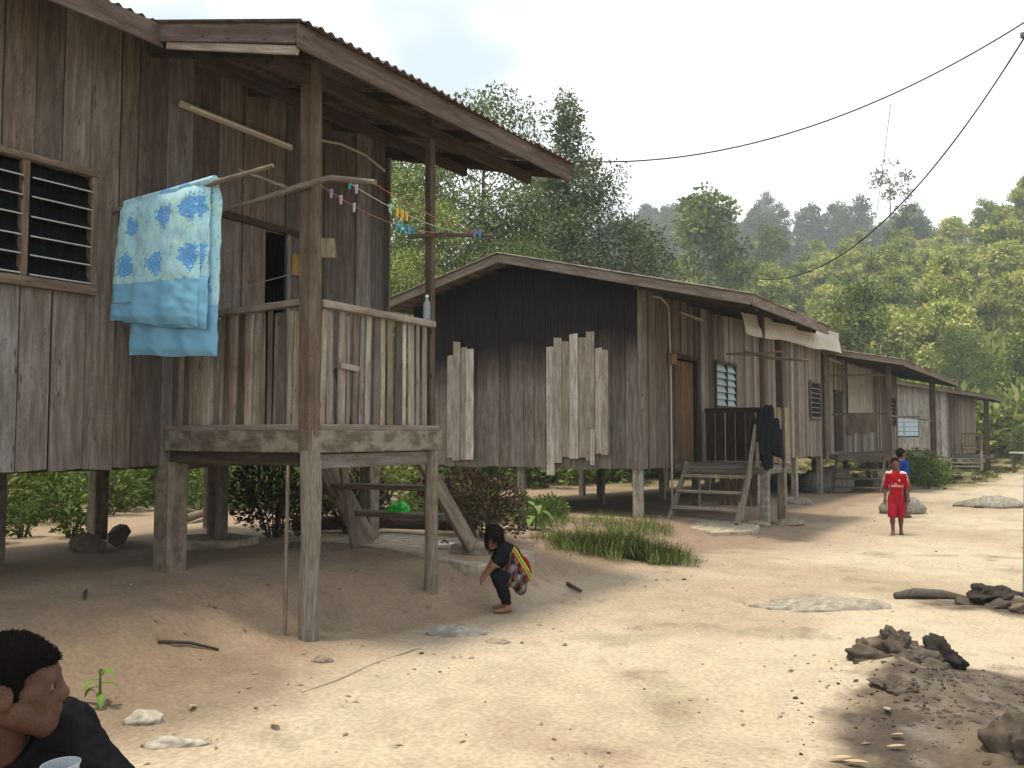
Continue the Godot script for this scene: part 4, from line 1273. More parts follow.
# five fingers curling; o = wrist, along = to the knuckles, palm = the side the fingers close to, side = towards the thumb
func hand_bones(o: Vector3, along: Vector3, palm: Vector3, side: Vector3, s: float, curl: float, skin: Color) -> Array:
	var out := [[o, o + along * 0.035 * s, 0.027 * s, 0.03 * s, skin]]
	for i in 4:
		var f := 1.5 - i
		var kn := o + along * 0.088 * s + side * f * 0.0205 * s
		out.push_back([o + along * 0.02 * s + side * f * 0.014 * s, kn, 0.016 * s, 0.0125 * s, skin])
		var L: float = [0.072, 0.082, 0.077, 0.060][i] * s
		var p := kn
		var dir := along
		for q in 3:
			dir = (dir * cos(curl * (0.75 + q * 0.15)) + palm * sin(curl * (0.75 + q * 0.15))).normalized()
			if q > 0:
				var pp := p - kn
				dir = (dir + palm * 0.0).normalized()
				if pp.length() < 0.0: dir = along
			var e: Vector3 = p + dir * L * [0.46, 0.30, 0.24][q]
			out.push_back([p, e, (0.0098 - q * 0.001) * s, (0.0092 - q * 0.001) * s, skin])
			p = e
	var tb := o + along * 0.025 * s + side * 0.024 * s
	var t1 := tb + (along * 0.5 + side * 0.75 + palm * 0.35).normalized() * 0.038 * s
	var t2 := t1 + (along * 0.8 + side * 0.1 + palm * 0.6).normalized() * 0.032 * s
	var t3 := t2 + (along * 0.7 - side * 0.35 + palm * 0.6).normalized() * 0.026 * s
	out.push_back([tb, t1, 0.0145 * s, 0.0125 * s, skin])
	out.push_back([t1, t2, 0.0115 * s, 0.0105 * s, skin])
	out.push_back([t2, t3, 0.0105 * s, 0.009 * s, skin])
	return out

func child_standing(at: Vector3, face: float, H: float, label: String, shirt: Color, shorts: Color, trim: Color, lettering: bool, stride: float):
	var k := H / 1.2
	var t := thing("person", label, "person", at)
	t.transform = Transform3D(Basis(Vector3.UP, face) * Basis.IDENTITY.scaled(Vector3(0.81, 1.0, 0.9)), at)
	var root := t.global_transform
	var V := func(x: float, y: float, z: float) -> Vector3: return Vector3(x, y, z) * k
	var hx := Transform3D(Basis(Vector3.UP, 0.06), V.call(0.0, 1.085, 0.02))
	var hs := 0.215 * k
	var sk := SKB
	var lf := stride
	var bones := [
		[V.call(0, 0.62, 0), V.call(0, 0.93, 0), 0.095 * k, 0.105 * k, sk],
		[V.call(-0.1, 0.925, -0.005), V.call(0.1, 0.925, -0.005), 0.05 * k, 0.05 * k, sk],
		[V.call(0, 0.93, 0), V.call(0, 1.03, 0.005), 0.043 * k, 0.04 * k, sk],
		[V.call(-0.065, 0.60, 0), V.call(-0.075, 0.32, lf), 0.072 * k, 0.048 * k, sk],
		[V.call(0.065, 0.60, 0), V.call(0.075, 0.32, -lf * 0.6), 0.072 * k, 0.048 * k, sk],
		[V.call(-0.075, 0.32, lf), V.call(-0.075, 0.22, lf * 0.9 - 0.015), 0.045 * k, 0.043 * k, sk],
		[V.call(-0.075, 0.22, lf * 0.9 - 0.015), V.call(-0.07, 0.065, lf), 0.043 * k, 0.028 * k, sk],
		[V.call(0.075, 0.32, -lf * 0.6), V.call(0.075, 0.22, -lf - 0.015), 0.045 * k, 0.043 * k, sk],
		[V.call(0.075, 0.22, -lf - 0.015), V.call(0.075, 0.065, -lf * 1.2 - 0.02), 0.043 * k, 0.028 * k, sk],
		[V.call(-0.07, 0.04, lf - 0.03), V.call(-0.085, 0.028, lf + 0.10), 0.03 * k, 0.024 * k, sk],
		[V.call(0.075, 0.04, -lf * 1.2 - 0.05), V.call(0.09, 0.028, -lf * 1.2 + 0.08), 0.03 * k, 0.024 * k, sk],
		[V.call(-0.14, 0.92, 0), V.call(-0.185, 0.73, -0.03), 0.042 * k, 0.032 * k, sk],
		[V.call(0.14, 0.92, 0), V.call(0.185, 0.73, -0.03), 0.042 * k, 0.032 * k, sk],
		[V.call(-0.185, 0.73, -0.03), V.call(-0.20, 0.57, 0.02), 0.031 * k, 0.023 * k, sk],
		[V.call(0.185, 0.73, -0.03), V.call(0.20, 0.57, 0.02), 0.031 * k, 0.023 * k, sk],
	]
	var b := body(bones, 0.012, 0.03)
	var hb := body(head_bones(hx, hs, sk) + [[V.call(0, 0.96, 0.0), V.call(0, 1.05, 0.005), 0.042 * k, 0.04 * k, sk]], 0.0055, 0.012)
	append(b, hb)
	for sd in [-1.0, 1.0]:
		append(b, body(hand_bones(V.call(0.20 * sd, 0.57, 0.02), Vector3(0.05 * sd, -1, 0.15).normalized(), Vector3(-sd, 0, 0.2).normalized(), Vector3(0.2 * sd, 0.1, 1).normalized(), 0.72 * k, 0.35, sk), 0.004, 0.006))
	put("body", b.mesh(), M.skin, t, at, root.basis)
	# jersey
	var sb := [
		[V.call(0, 0.60, 0.0), V.call(0, 0.90, 0.0), 0.118 * k, 0.125 * k, shirt],
		[V.call(-0.12, 0.915, -0.005), V.call(0.12, 0.915, -0.005), 0.062 * k, 0.062 * k, shirt],
		[V.call(-0.14, 0.92, 0), V.call(-0.178, 0.76, -0.026), 0.06 * k, 0.056 * k, shirt],
		[V.call(0.14, 0.92, 0), V.call(0.178, 0.76, -0.026), 0.06 * k, 0.056 * k, shirt]]
	var sm := body(sb, 0.009, 0.03, func(p: Vector3, d: float) -> float:
		var fold := sin(p.x * 70.0 / k + p.y * 22.0) * 0.0035 + sin(p.y * 55.0 + p.x * 30.0) * 0.0025
		var q := maxf(d + fold, 0.565 * k - p.y)
		return maxf(q, (0.052 * k - (p - V.call(0, 0.985, 0.012)).length())),
		func(p: Vector3) -> Color:
			var ax := absf(p.x) / k
			if trim.a > 0.5 and ((p.y > 0.955 * k and ax > 0.07) or (ax > 0.14 and p.y > 0.76 * k and p.z < 0.03 and (p.x * 1.0 if p.x > 0.0 else -p.x) > (0.225 - (p.y / k - 0.76) * 0.22) * k)): return trim
			if trim.a > 0.5 and ax > 0.103 and ax < 0.135 and p.y < 0.78 * k and absf(p.z) < 0.04 * k: return trim
			return shirt)
	put("jersey", sm.mesh(), M.cloth, t, at, root.basis)
	var lb := [
		[V.call(0, 0.62, 0), V.call(0, 0.57, 0), 0.115 * k, 0.115 * k, shorts],
		[V.call(-0.065, 0.58, 0), V.call(-0.082, 0.26, lf * 0.95), 0.083 * k, 0.08 * k, shorts],
		[V.call(0.065, 0.58, 0), V.call(0.082, 0.26, -lf * 0.75), 0.083 * k, 0.08 * k, shorts]]
	var lm := body(lb, 0.009, 0.02, func(p: Vector3, d: float) -> float:
		return maxf(maxf(d + sin(p.x * 90.0 + p.y * 40.0) * 0.003, 0.275 * k - p.y), p.y - 0.63 * k))
	put("shorts", lm.mesh(), M.cloth, t, at, root.basis)
	var hair := hair_mesh(hx, hs, 0.006, func(z: float, x: float) -> float: return pw(-z, [[0.6, -0.32], [0.1, -0.12], [-0.02, -0.06], [-0.12, 0.14], [-0.36, 0.30]].map(func(q): return [q[0], q[1]])), 0.035, 0.0015, Color(0.013, 0.011, 0.010))
	strands(hair, 1500, 0.012, 0.002, false, Color(0.013, 0.011, 0.010), 4)
	put("hair", hair.mesh(), M.hair, t, at, root.basis)
	eyes(t, hx, hs, root)
	for sd in [-1.0, 1.0]:
		var z0: float = (lf if sd < 0.0 else -lf * 1.2 - 0.02) * k
		var s := MB.new()
		s.box(Transform3D(Basis(Vector3.RIGHT, PI * 0.5), Vector3.ZERO), Vector3(0.075, 0.19, 0.016) * k, 0.006, [Color(0.10, 0.05, 0.04), Color(0.10, 0.05, 0.04)], Vector2.ZERO)
		s.tube([Vector3(-0.035, 0, 0.0) * k, Vector3(-0.02, 0.035, 0.03) * k, Vector3(0.0, 0.045, 0.045) * k, Vector3(0.02, 0.035, 0.03) * k, Vector3(0.035, 0, 0.0) * k], [0.008 * k, 0.008 * k, 0.008 * k, 0.008 * k, 0.008 * k], 6, Color(0.16, 0.06, 0.05), Vector2.ZERO)
		put("sandal", s.mesh(), M.plastic, t, root * (Vector3(0.078 * sd * k, 0.009 * k, z0 + 0.035 * k)), root.basis * Basis(Vector3.UP, 0.1 * sd))
	if lettering:
		for q in [["Fly", 0.792, 0.022], ["Emirates", 0.762, 0.034]]:
			var tm := TextMesh.new()
			tm.text = q[0]
			var f := SystemFont.new()
			f.font_names = PackedStringArray(["Droid Serif"])
			tm.font = f
			tm.font_size = 32
			tm.pixel_size = q[2] / 32.0 * 1.25 * k
			tm.depth = 0.012
			put("lettering", tm, mat(0.8, Color(0.86, 0.84, 0.84), false), t, root * (Vector3(0.0 if q[0] == "Emirates" else -0.01, q[1], 0.124) * k), root.basis)
		var bd := MB.new()
		bd.ellipsoid(Transform3D(Basis.IDENTITY.scaled(Vector3(0.014, 0.018, 0.004) * k), Vector3.ZERO), 10, 6, Color(0.62, 0.45, 0.42))
		put("crest", bd.mesh(), M.plain, t, root * (Vector3(0.055, 0.845, 0.119) * k), root.basis)

func append(a: MB, b: MB):
	var o := a.v.size()
	a.v.append_array(b.v); a.n.append_array(b.n); a.t.append_array(b.t); a.c.append_array(b.c)
	for i in b.ix: a.ix.push_back(i + o)

func girl():
	var at := Vector3(-4.50, ground_h(-4.50, -6.93), -6.93)
	var t := thing("person", "crouching child with black bobbed hair in black top and striped sarong", "person", at)
	# local: +z = the way her knees point (left in the picture and slightly to the camera), +x = her left
	var fwd := Vector3(-0.80, 0, 0.60).normalized()
	t.global_transform = Transform3D(Basis(Vector3.UP.cross(fwd), Vector3.UP, fwd), at)
	var root := t.global_transform
	var sk := Color(0.27, 0.15, 0.10)
	var blk := Color(0.018, 0.018, 0.022)
	# +x local is away from or towards the camera: up x fwd = towards the camera when fwd points left
	var hx := Transform3D(Basis(Vector3.UP, 1.15) * Basis(Vector3.RIGHT, 0.15), Vector3(0.0, 0.672, 0.085))
	var hs := 0.195
	var bones := []
	for sd in [-1.0, 1.0]:
		bones += [
			[Vector3(0.07 * sd, 0.37, -0.12), Vector3(0.125 * sd, 0.315, 0.055), 0.062, 0.045, sk],
			[Vector3(0.125 * sd, 0.315, 0.055), Vector3(0.10 * sd, 0.19, -0.0), 0.042, 0.04, sk],
			[Vector3(0.10 * sd, 0.19, -0.0), Vector3(0.085 * sd, 0.06, -0.03), 0.04, 0.026, sk],
			[Vector3(0.085 * sd, 0.035, -0.05), Vector3(0.10 * sd, 0.024, 0.075), 0.028, 0.02, sk],
			[Vector3(0.095 * sd, 0.55, 0.0), Vector3(0.125 * sd, 0.44, 0.085), 0.034, 0.028, sk],
			[Vector3(0.125 * sd, 0.44, 0.085), Vector3(0.10 * sd, 0.345, 0.16), 0.026, 0.019, sk]]
	bones += [[Vector3(0, 0.37, -0.12), Vector3(0, 0.53, -0.02), 0.09, 0.085, sk], [Vector3(0, 0.55, 0.0), Vector3(0, 0.63, 0.05), 0.036, 0.034, sk],
		[Vector3(-0.085, 0.555, -0.005), Vector3(0.085, 0.555, -0.005), 0.038, 0.038, sk]]
	var b := body(bones, 0.011, 0.025)
	append(b, body(head_bones(hx, hs, sk), 0.005, 0.011))
	for sd in [-1.0, 1.0]:
		append(b, body(hand_bones(Vector3(0.10 * sd, 0.345, 0.16), Vector3(-0.1 * sd, -0.75, 0.65).normalized(), Vector3(0, -0.6, -0.75).normalized(), Vector3(-sd, 0, 0.1).normalized(), 0.62, 0.4, sk), 0.004, 0.005))
	put("body", b.mesh(), M.skin, t, at, root.basis)
	var tb := []
	for sd in [-1.0, 1.0]:
		tb.push_back([Vector3(0.095 * sd, 0.552, 0.0), Vector3(0.118 * sd, 0.475, 0.055), 0.05, 0.05, blk])
	tb += [[Vector3(0, 0.40, -0.10), Vector3(0, 0.53, -0.02), 0.105, 0.10, blk], [Vector3(-0.085, 0.552, -0.006), Vector3(0.085, 0.552, -0.006), 0.05, 0.05, blk]]
	var tm := body(tb, 0.008, 0.025, func(p: Vector3, d: float) -> float:
		return maxf(d + sin(p.y * 80.0 + p.z * 60.0) * 0.003, 0.056 - (p - Vector3(0, 0.605, 0.05)).length()))
	put("blouse", tm.mesh(), M.cloth, t, at, root.basis)
	var pb := []
	for sd in [-1.0, 1.0]:
		pb += [[Vector3(0.07 * sd, 0.37, -0.12), Vector3(0.125 * sd, 0.315, 0.055), 0.072, 0.056, blk], [Vector3(0.125 * sd, 0.315, 0.055), Vector3(0.10 * sd, 0.19, 0.0), 0.055, 0.052, blk], [Vector3(0.10 * sd, 0.19, 0.0), Vector3(0.088 * sd, 0.09, -0.025), 0.052, 0.046, blk]]
	var pm := body(pb, 0.009, 0.02, func(p: Vector3, d: float) -> float: return maxf(d + sin(p.y * 70.0) * 0.003, 0.085 - p.y))
	put("trousers", pm.mesh(), M.cloth, t, at, root.basis)
	# sarong wrapped over hips and back
	var red := Color(0.30, 0.02, 0.03)
	var sm := body([[Vector3(0, 0.36, -0.13), Vector3(0.155, 0.15, 0.125), null, red, "e"], [Vector3(0, 0.47, -0.09), Vector3(0.125, 0.12, 0.085), null, red, "e"], [Vector3(0, 0.22, -0.155), Vector3(0.10, 0.075, 0.055), null, red, "e"],
		[Vector3(0.085, 0.33, -0.05), Vector3(0.07, 0.10, 0.09), null, red, "e"], [Vector3(-0.085, 0.33, -0.05), Vector3(0.07, 0.10, 0.09), null, red, "e"]], 0.006, 0.03,
		func(p: Vector3, d: float) -> float: return maxf(d + sin(p.y * 50.0 + p.x * 40.0) * 0.004, p.z - 0.03 - (p.y - 0.3) * 0.25),
		func(p: Vector3) -> Color:
			var q := -p.z * 0.86 + (p.y - 0.38) * 0.52 + absf(p.x) * -0.15    # grows towards the back
			if q > 0.205: return red
			if q > 0.188: return Color(0.02, 0.02, 0.02)
			if q > 0.172: return Color(0.55, 0.42, 0.05)
			if q > 0.158: return Color(0.03, 0.22, 0.05)
			if q > 0.146: return Color(0.50, 0.40, 0.08)
			if q > 0.132: return red
			var w := sin(p.y * 210.0 + sin(p.z * 120.0) * 2.0) * sin((p.z - p.y) * 170.0)
			if w > 0.5: return Color(0.55, 0.54, 0.52)
			if w < -0.72: return Color(0.35, 0.05, 0.06)
			return Color(0.015, 0.015, 0.02))
	put("sarong", sm.mesh(), M.cloth, t, at, root.basis)
	var hair := hair_mesh(hx, hs, 0.0055, func(z: float, x: float) -> float:
		if z > 0.06 and absf(x) < 0.25: return -0.14 + 0.20 * sqrt(1.0 - pow(x / 0.25, 2.0))
		return -0.60, 0.10, 0.002, Color(0.011, 0.009, 0.009), [[Vector3(0, -0.16, -0.12), Vector3(0.46, 0.50, 0.36)], [Vector3(0, 0.14, 0.20), Vector3(0.34, 0.24, 0.28)]])
	strands(hair, 2600, 0.06, 0.0035, true, Color(0.012, 0.010, 0.009), 5)
	put("hair", hair.mesh(), M.hair, t, at, root.basis)
	eyes(t, hx, hs, root)

func man():
	# local: x = right in the picture, z = towards the camera
	var right := Vector3(0.476, 0, -0.880)
	var back := Vector3(0.880, 0, 0.476)
	var at := Vector3(-2.02, ground_h(-2.02, -1.09), -1.09)
	var t := thing("person", "man in black T-shirt sitting in front, face turned to the right", "person", at)
	t.global_transform = Transform3D(Basis(right, Vector3.UP, back), at)
	var root := t.global_transform
	var sk := Color(0.10, 0.053, 0.037)
	var hx := Transform3D(Basis(Vector3.UP, PI * 0.5 - 0.24) * Basis(Vector3.RIGHT, -0.02), Vector3(0.030, 1.05, 0.02))
	var hs := 0.213
	var hb := head_bones(hx, hs, sk)
	hb.push_back([Vector3(0.005, 1.0, 0.0), Vector3(-0.02, 0.86, -0.04), 0.056, 0.064, sk])
	# ear hollow on the side towards the camera
	for sd in [-1.0, 1.0]:
		hb.push_back([hx * (Vector3(0.405 * sd, 0.0, -0.01) * hs), Vector3(0.03, 0.09, 0.05) * hs, hx.basis, sk, "e", -1.0])
		hb.push_back([hx * (Vector3(0.20 * sd, -0.2, 0.03) * hs), hx * (Vector3(0.13 * sd, -0.36, 0.26) * hs), 0.12 * hs, 0.10 * hs, sk])
	hb.push_back([hx * (Vector3(-0.05, -0.41, 0.29) * hs), hx * (Vector3(0.05, -0.41, 0.29) * hs), 0.085 * hs, 0.085 * hs, sk])
	var b := body(hb, 0.0040, 0.016)
	for i in b.c.size():
		var q := b.v[i]
		var kk := 1.0 + nz.get_noise_3d(q.x * 900.0, q.y * 900.0, q.z * 900.0) * 0.22 + nz.get_noise_3d(q.x * 5000.0, q.y * 5000.0, q.z * 5000.0) * 0.10
		b.c[i] = Color(b.c[i].r * kk, b.c[i].g * kk * 0.99, b.c[i].b * kk)
	var cupc := Vector3(0.118, 0.866, 0.20)
	var bones := [
		[Vector3(-0.03, 0.40, -0.20), Vector3(-0.02, 0.82, -0.08), 0.14, 0.12, sk],
		[Vector3(-0.19, 0.885, -0.08), Vector3(0.10, 0.90, -0.08), 0.06, 0.06, sk],
		[Vector3(0.13, 0.89, -0.08), Vector3(0.275, 0.67, 0.04), 0.055, 0.043, sk], [Vector3(0.275, 0.67, 0.04), Vector3(0.15, 0.57, 0.24), 0.041, 0.028, sk],
		[Vector3(-0.19, 0.885, -0.07), Vector3(-0.17, 0.66, 0.12), 0.055, 0.043, sk], [Vector3(-0.17, 0.66, 0.12), Vector3(0.022, 0.85, 0.225), 0.041, 0.028, sk],
		[Vector3(0.09, 0.38, -0.16), Vector3(0.17, 0.44, 0.28), 0.09, 0.065, sk], [Vector3(0.17, 0.44, 0.28), Vector3(0.17, 0.06, 0.25), 0.06, 0.04, sk], [Vector3(0.17, 0.045, 0.22), Vector3(0.18, 0.03, 0.40), 0.04, 0.03, sk],
		[Vector3(-0.13, 0.38, -0.16), Vector3(-0.17, 0.44, 0.28), 0.09, 0.065, sk], [Vector3(-0.17, 0.44, 0.28), Vector3(-0.17, 0.06, 0.25), 0.06, 0.04, sk], [Vector3(-0.17, 0.045, 0.22), Vector3(-0.18, 0.03, 0.40), 0.04, 0.03, sk]]
	append(b, body(bones, 0.014, 0.03))
	append(b, body(hand_bones(Vector3(0.022, 0.85, 0.225), Vector3(0.92, 0.10, -0.36).normalized(), Vector3(0.36, 0.0, 0.93).normalized(), Vector3(-0.1, 1, 0.0).normalized(), 1.0, 0.62, sk), 0.004, 0.006))
	append(b, body(hand_bones(Vector3(0.15, 0.57, 0.24), Vector3(-0.5, -0.6, 0.6).normalized(), Vector3(-0.3, -0.7, -0.6).normalized(), Vector3(-0.7, 0.5, 0.3).normalized(), 1.0, 0.4, sk), 0.005, 0.006))
	put("body", b.mesh(), M.skin, t, at, root.basis)
	var shirt := Color(0.013, 0.012, 0.017)
	var sb := [
		[Vector3(-0.03, 0.40, -0.20), Vector3(-0.02, 0.80, -0.08), 0.165, 0.145, shirt],
		[Vector3(-0.19, 0.885, -0.085), Vector3(0.11, 0.905, -0.085), 0.08, 0.08, shirt],
		[Vector3(0.0, 0.88, -0.07), Vector3(-0.01, 0.93, -0.055), 0.09, 0.075, shirt],
		[Vector3(0.125, 0.895, -0.08), Vector3(0.255, 0.71, 0.02), 0.084, 0.076, shirt],
		[Vector3(-0.19, 0.885, -0.07), Vector3(-0.175, 0.70, 0.08), 0.075, 0.07, shirt]]
	var ax := (Vector3(0.275, 0.67, 0.04) - Vector3(0.13, 0.89, -0.08)).normalized()
	var sm := body(sb, 0.0075, 0.035, func(p: Vector3, d: float) -> float:
		var f := sin(p.x * 46.0 + p.y * 60.0 + sin(p.y * 30.0) * 1.4) * 0.0035 + nz.get_noise_3d(p.x * 900.0, p.y * 900.0, p.z * 900.0) * 0.008
		var q := maxf(d + f, (p - Vector3(0.235, 0.74, 0.01)).dot(ax))
		return maxf(q, 0.086 - ((p - Vector3(-0.005, 0.965, 0.015)) * Vector3(1, 1, 0.85)).length()))
	put("shirt", sm.mesh(), M.cloth, t, at, root.basis)
	var jb := []
	for s in [[0.09, 0.17], [-0.13, -0.17]]:
		jb += [[Vector3(s[0], 0.38, -0.16), Vector3(s[1], 0.44, 0.28), 0.105, 0.08, shirt], [Vector3(s[1], 0.44, 0.28), Vector3(s[1], 0.14, 0.255), 0.078, 0.065, shirt]]
	jb.push_back([Vector3(-0.12, 0.39, -0.18), Vector3(0.08, 0.39, -0.18), 0.12, 0.12, shirt])
	var jm := body(jb, 0.014, 0.03, func(p: Vector3, d: float) -> float: return maxf(d, 0.12 - p.y))
	for i in jm.c.size(): jm.c[i] = Color(0.05, 0.055, 0.07)
	put("trousers", jm.mesh(), M.cloth, t, at, root.basis)
	var hair := hair_mesh(hx, hs, 0.0045, func(z: float, x: float) -> float: return pw(-z, [[0.60, -0.36], [0.2, -0.28], [0.12, 0.05], [0.03, 0.08], [0.0, -0.20], [-0.06, -0.24], [-0.09, -0.05], [-0.17, 0.17], [-0.3, 0.22], [-0.45, 0.25]]), 0.045, 0.004, Color(0.007, 0.006, 0.006))
	strands(hair, 14000, 0.009, 0.0012, false, Color(0.010, 0.008, 0.008), 6)
	put("hair", hair.mesh(), M.hair, t, at, root.basis)
	eyes(t, hx, hs, root)
	# plastic cup
	var cu := MB.new()
	var prev := -1
	var prof := [[0.0, 0.0], [0.026, 0.0], [0.036, 0.085], [0.0385, 0.088], [0.0385, 0.091], [0.035, 0.090], [0.0248, 0.003], [0.0, 0.003]]
	for i in prof.size():
		var st := cu.v.size()
		for s in 25:
			var an := TAU * s / 24
			cu.vert(Vector3(cos(an) * prof[i][0], prof[i][1], sin(an) * prof[i][0]), Vector3(cos(an), 0, sin(an)), Vector2(s / 24.0, prof[i][1]), Color.WHITE)
		if prev >= 0:
			for s in 24:
				cu.ix.append_array(PackedInt32Array([prev + s, prev + s + 1, st + s + 1, prev + s, st + s + 1, st + s]))
		prev = st
	cu.smooth()
	var c := put("plastic_cup", cu.mesh(), M.cup, null, root * (cupc - Vector3(0, 0.03, 0)), Basis(back, 0.06))
	tag(c, "translucent plastic cup held by the man in front", "cup")
	# low stump he sits on
	var sp := root * Vector3(-0.02, 0, -0.18)
	var seat := thing("stump_seat", "low sawn stump under the man in front", "stump", Vector3(sp.x, ground_h(sp.x, sp.z), sp.z))
	pole("trunk", seat, [sp + Vector3(0, -0.08, 0), sp + Vector3(0, 0.1, 0), sp + Vector3(0, 0.275, 0)], [0.24, 0.215, 0.205], Color(0.16, 0.13, 0.1), M.bark, 16, 0.06)
	pole("cut_face", seat, [sp + Vector3(0, 0.27, 0), sp + Vector3(0, 0.282, 0)], [0.19, 0.185], Color(0.36, 0.29, 0.2), M.wood, 16, 0.03)
# ---------------------------------------------------------------- plants
func leaf_quad(m: MB, p: Vector3, along: Vector3, side: Vector3, L: float, W: float, col: Color):
	var nn := along.cross(side).normalized()
	var a := m.vert(p, nn, Vector2(0, 0), col)
	m.vert(p + along * L * 0.45 + side * W * 0.5 + nn * W * 0.12, nn, Vector2(1, 0.4), col)
	m.vert(p + along * L - nn * W * 0.1, nn, Vector2(0.5, 1), col)
	m.vert(p + along * L * 0.45 - side * W * 0.5 + nn * W * 0.12, nn, Vector2(0, 0.4), col)
	m.ix.append_array(PackedInt32Array([a, a + 1, a + 2, a, a + 2, a + 3]))

func rdir(r: RandomNumberGenerator) -> Vector3:
	var z := r.randf_range(-1, 1)
	var a := r.randf() * TAU
	var q := sqrt(1.0 - z * z)
	return Vector3(q * cos(a), z, q * sin(a))

# tree prototype: returns [trunk mesh, crown mesh]; prof(t) = crown radius at height share t (0 at the crown's base, 1 at the top)
func tree_proto(seed_: int, H: float, base: float, prof: Callable, clumps: int, cr: float, per: int, L: float, W: float, cols: Array, droop: float, trunk_r: float, bark: Color, squash := 0.75) -> Array:
	var r := RandomNumberGenerator.new()
	r.seed = seed_
	var tm := MB.new()
	var cm := MB.new()
	var pts := []
	var rad := []
	var lean := Vector3(r.randf_range(-0.03, 0.03), 0, r.randf_range(-0.03, 0.03))
	for i in 8:
		var f := i / 7.0
		pts.push_back(Vector3(sin(f * 3.0 + seed_) * 0.012 * H, H * 0.93 * f, cos(f * 2.3 + seed_) * 0.012 * H) + lean * H * f - Vector3(0, 0.4 if i == 0 else 0.0, 0))
		rad.push_back(trunk_r * (1.25 if i == 0 else 1.0) * (1.0 - f * 0.88))
	tm.tube(pts, rad, 8, bark, Vector2.ZERO, 0.06, seed_)
	for i in clumps:
		var t := pow(r.randf(), 0.85)
		var R: float = prof.call(t)
		var an := r.randf() * TAU
		var rr := R * sqrt(r.randf_range(0.12, 1.0))
		var y := H * lerpf(base, 0.97, t)
		var f := clampf(y / (H * 0.93), 0.0, 1.0)
		var axis: Vector3 = (pts[int(minf(6, f * 7))] as Vector3).lerp(pts[int(minf(7, f * 7 + 1))], fmod(f * 7.0, 1.0))
		axis.y = y
		var c := axis + Vector3(cos(an) * rr, r.randf_range(-0.03, 0.03) * H, sin(an) * rr)
		var crad := cr * r.randf_range(0.6, 1.3) * lerpf(1.0, 0.65, t)
		if i % 2 == 0 and rr > 0.3 * cr:
			var y0 := maxf(y - rr * 0.55 - crad * 0.3, H * base * 0.7)
			var f0 := clampf(y0 / (H * 0.93), 0.0, 0.98)
			var st: Vector3 = (pts[int(f0 * 7)] as Vector3).lerp(pts[mini(7, int(f0 * 7) + 1)], fmod(f0 * 7.0, 1.0))
			tm.tube([st, st.lerp(c, 0.5) - Vector3(0, rr * 0.05, 0), c], [trunk_r * 0.28 * (1.0 - f0 * 0.5), trunk_r * 0.17 * (1.0 - f0 * 0.5), trunk_r * 0.06], 5, bark, Vector2.ZERO, 0.05, i, false)
		var cc: Color = cols[r.randi() % cols.size()]
		var kk := r.randf_range(0.78, 1.22)
		cc = Color(cc.r * kk, cc.g * kk, cc.b * kk)
		var n := int(per * crad * crad / (cr * cr))
		for q in n:
			var d := rdir(r)
			var sp := pow(r.randf(), 0.45)
			var p := c + Vector3(d.x, d.y * squash, d.z) * crad * sp
			var al := (d + rdir(r) * 0.9 + Vector3(0, -droop, 0)).normalized()
			var sd := al.cross(rdir(r)).normalized()
			var kf := r.randf_range(0.72, 1.28)
			leaf_quad(cm, p, al, sd, L * r.randf_range(0.7, 1.3), W * r.randf_range(0.7, 1.3), Color(cc.r * kf, cc.g * kf, cc.b * kf))
	return [tm.mesh(), cm.mesh()]

func plant_tree(pr: Array, at: Vector3, sc: float, turn: float, label: String, group: String, called := "tree", sy := 1.0) -> Node3D:
	var t := thing(called, label, "tree", at, group)
	t.transform = Transform3D(Basis(Vector3.UP, turn).scaled(Vector3(sc, sc * sy, sc)), at)
	for i in 2:
		var o := MeshInstance3D.new()
		o.name = ["trunk", "crown"][i]
		o.mesh = pr[i]
		o.material_override = (M.bark if i == 0 else M.leaf)
		t.add_child(o)
	return t

var PR := {}

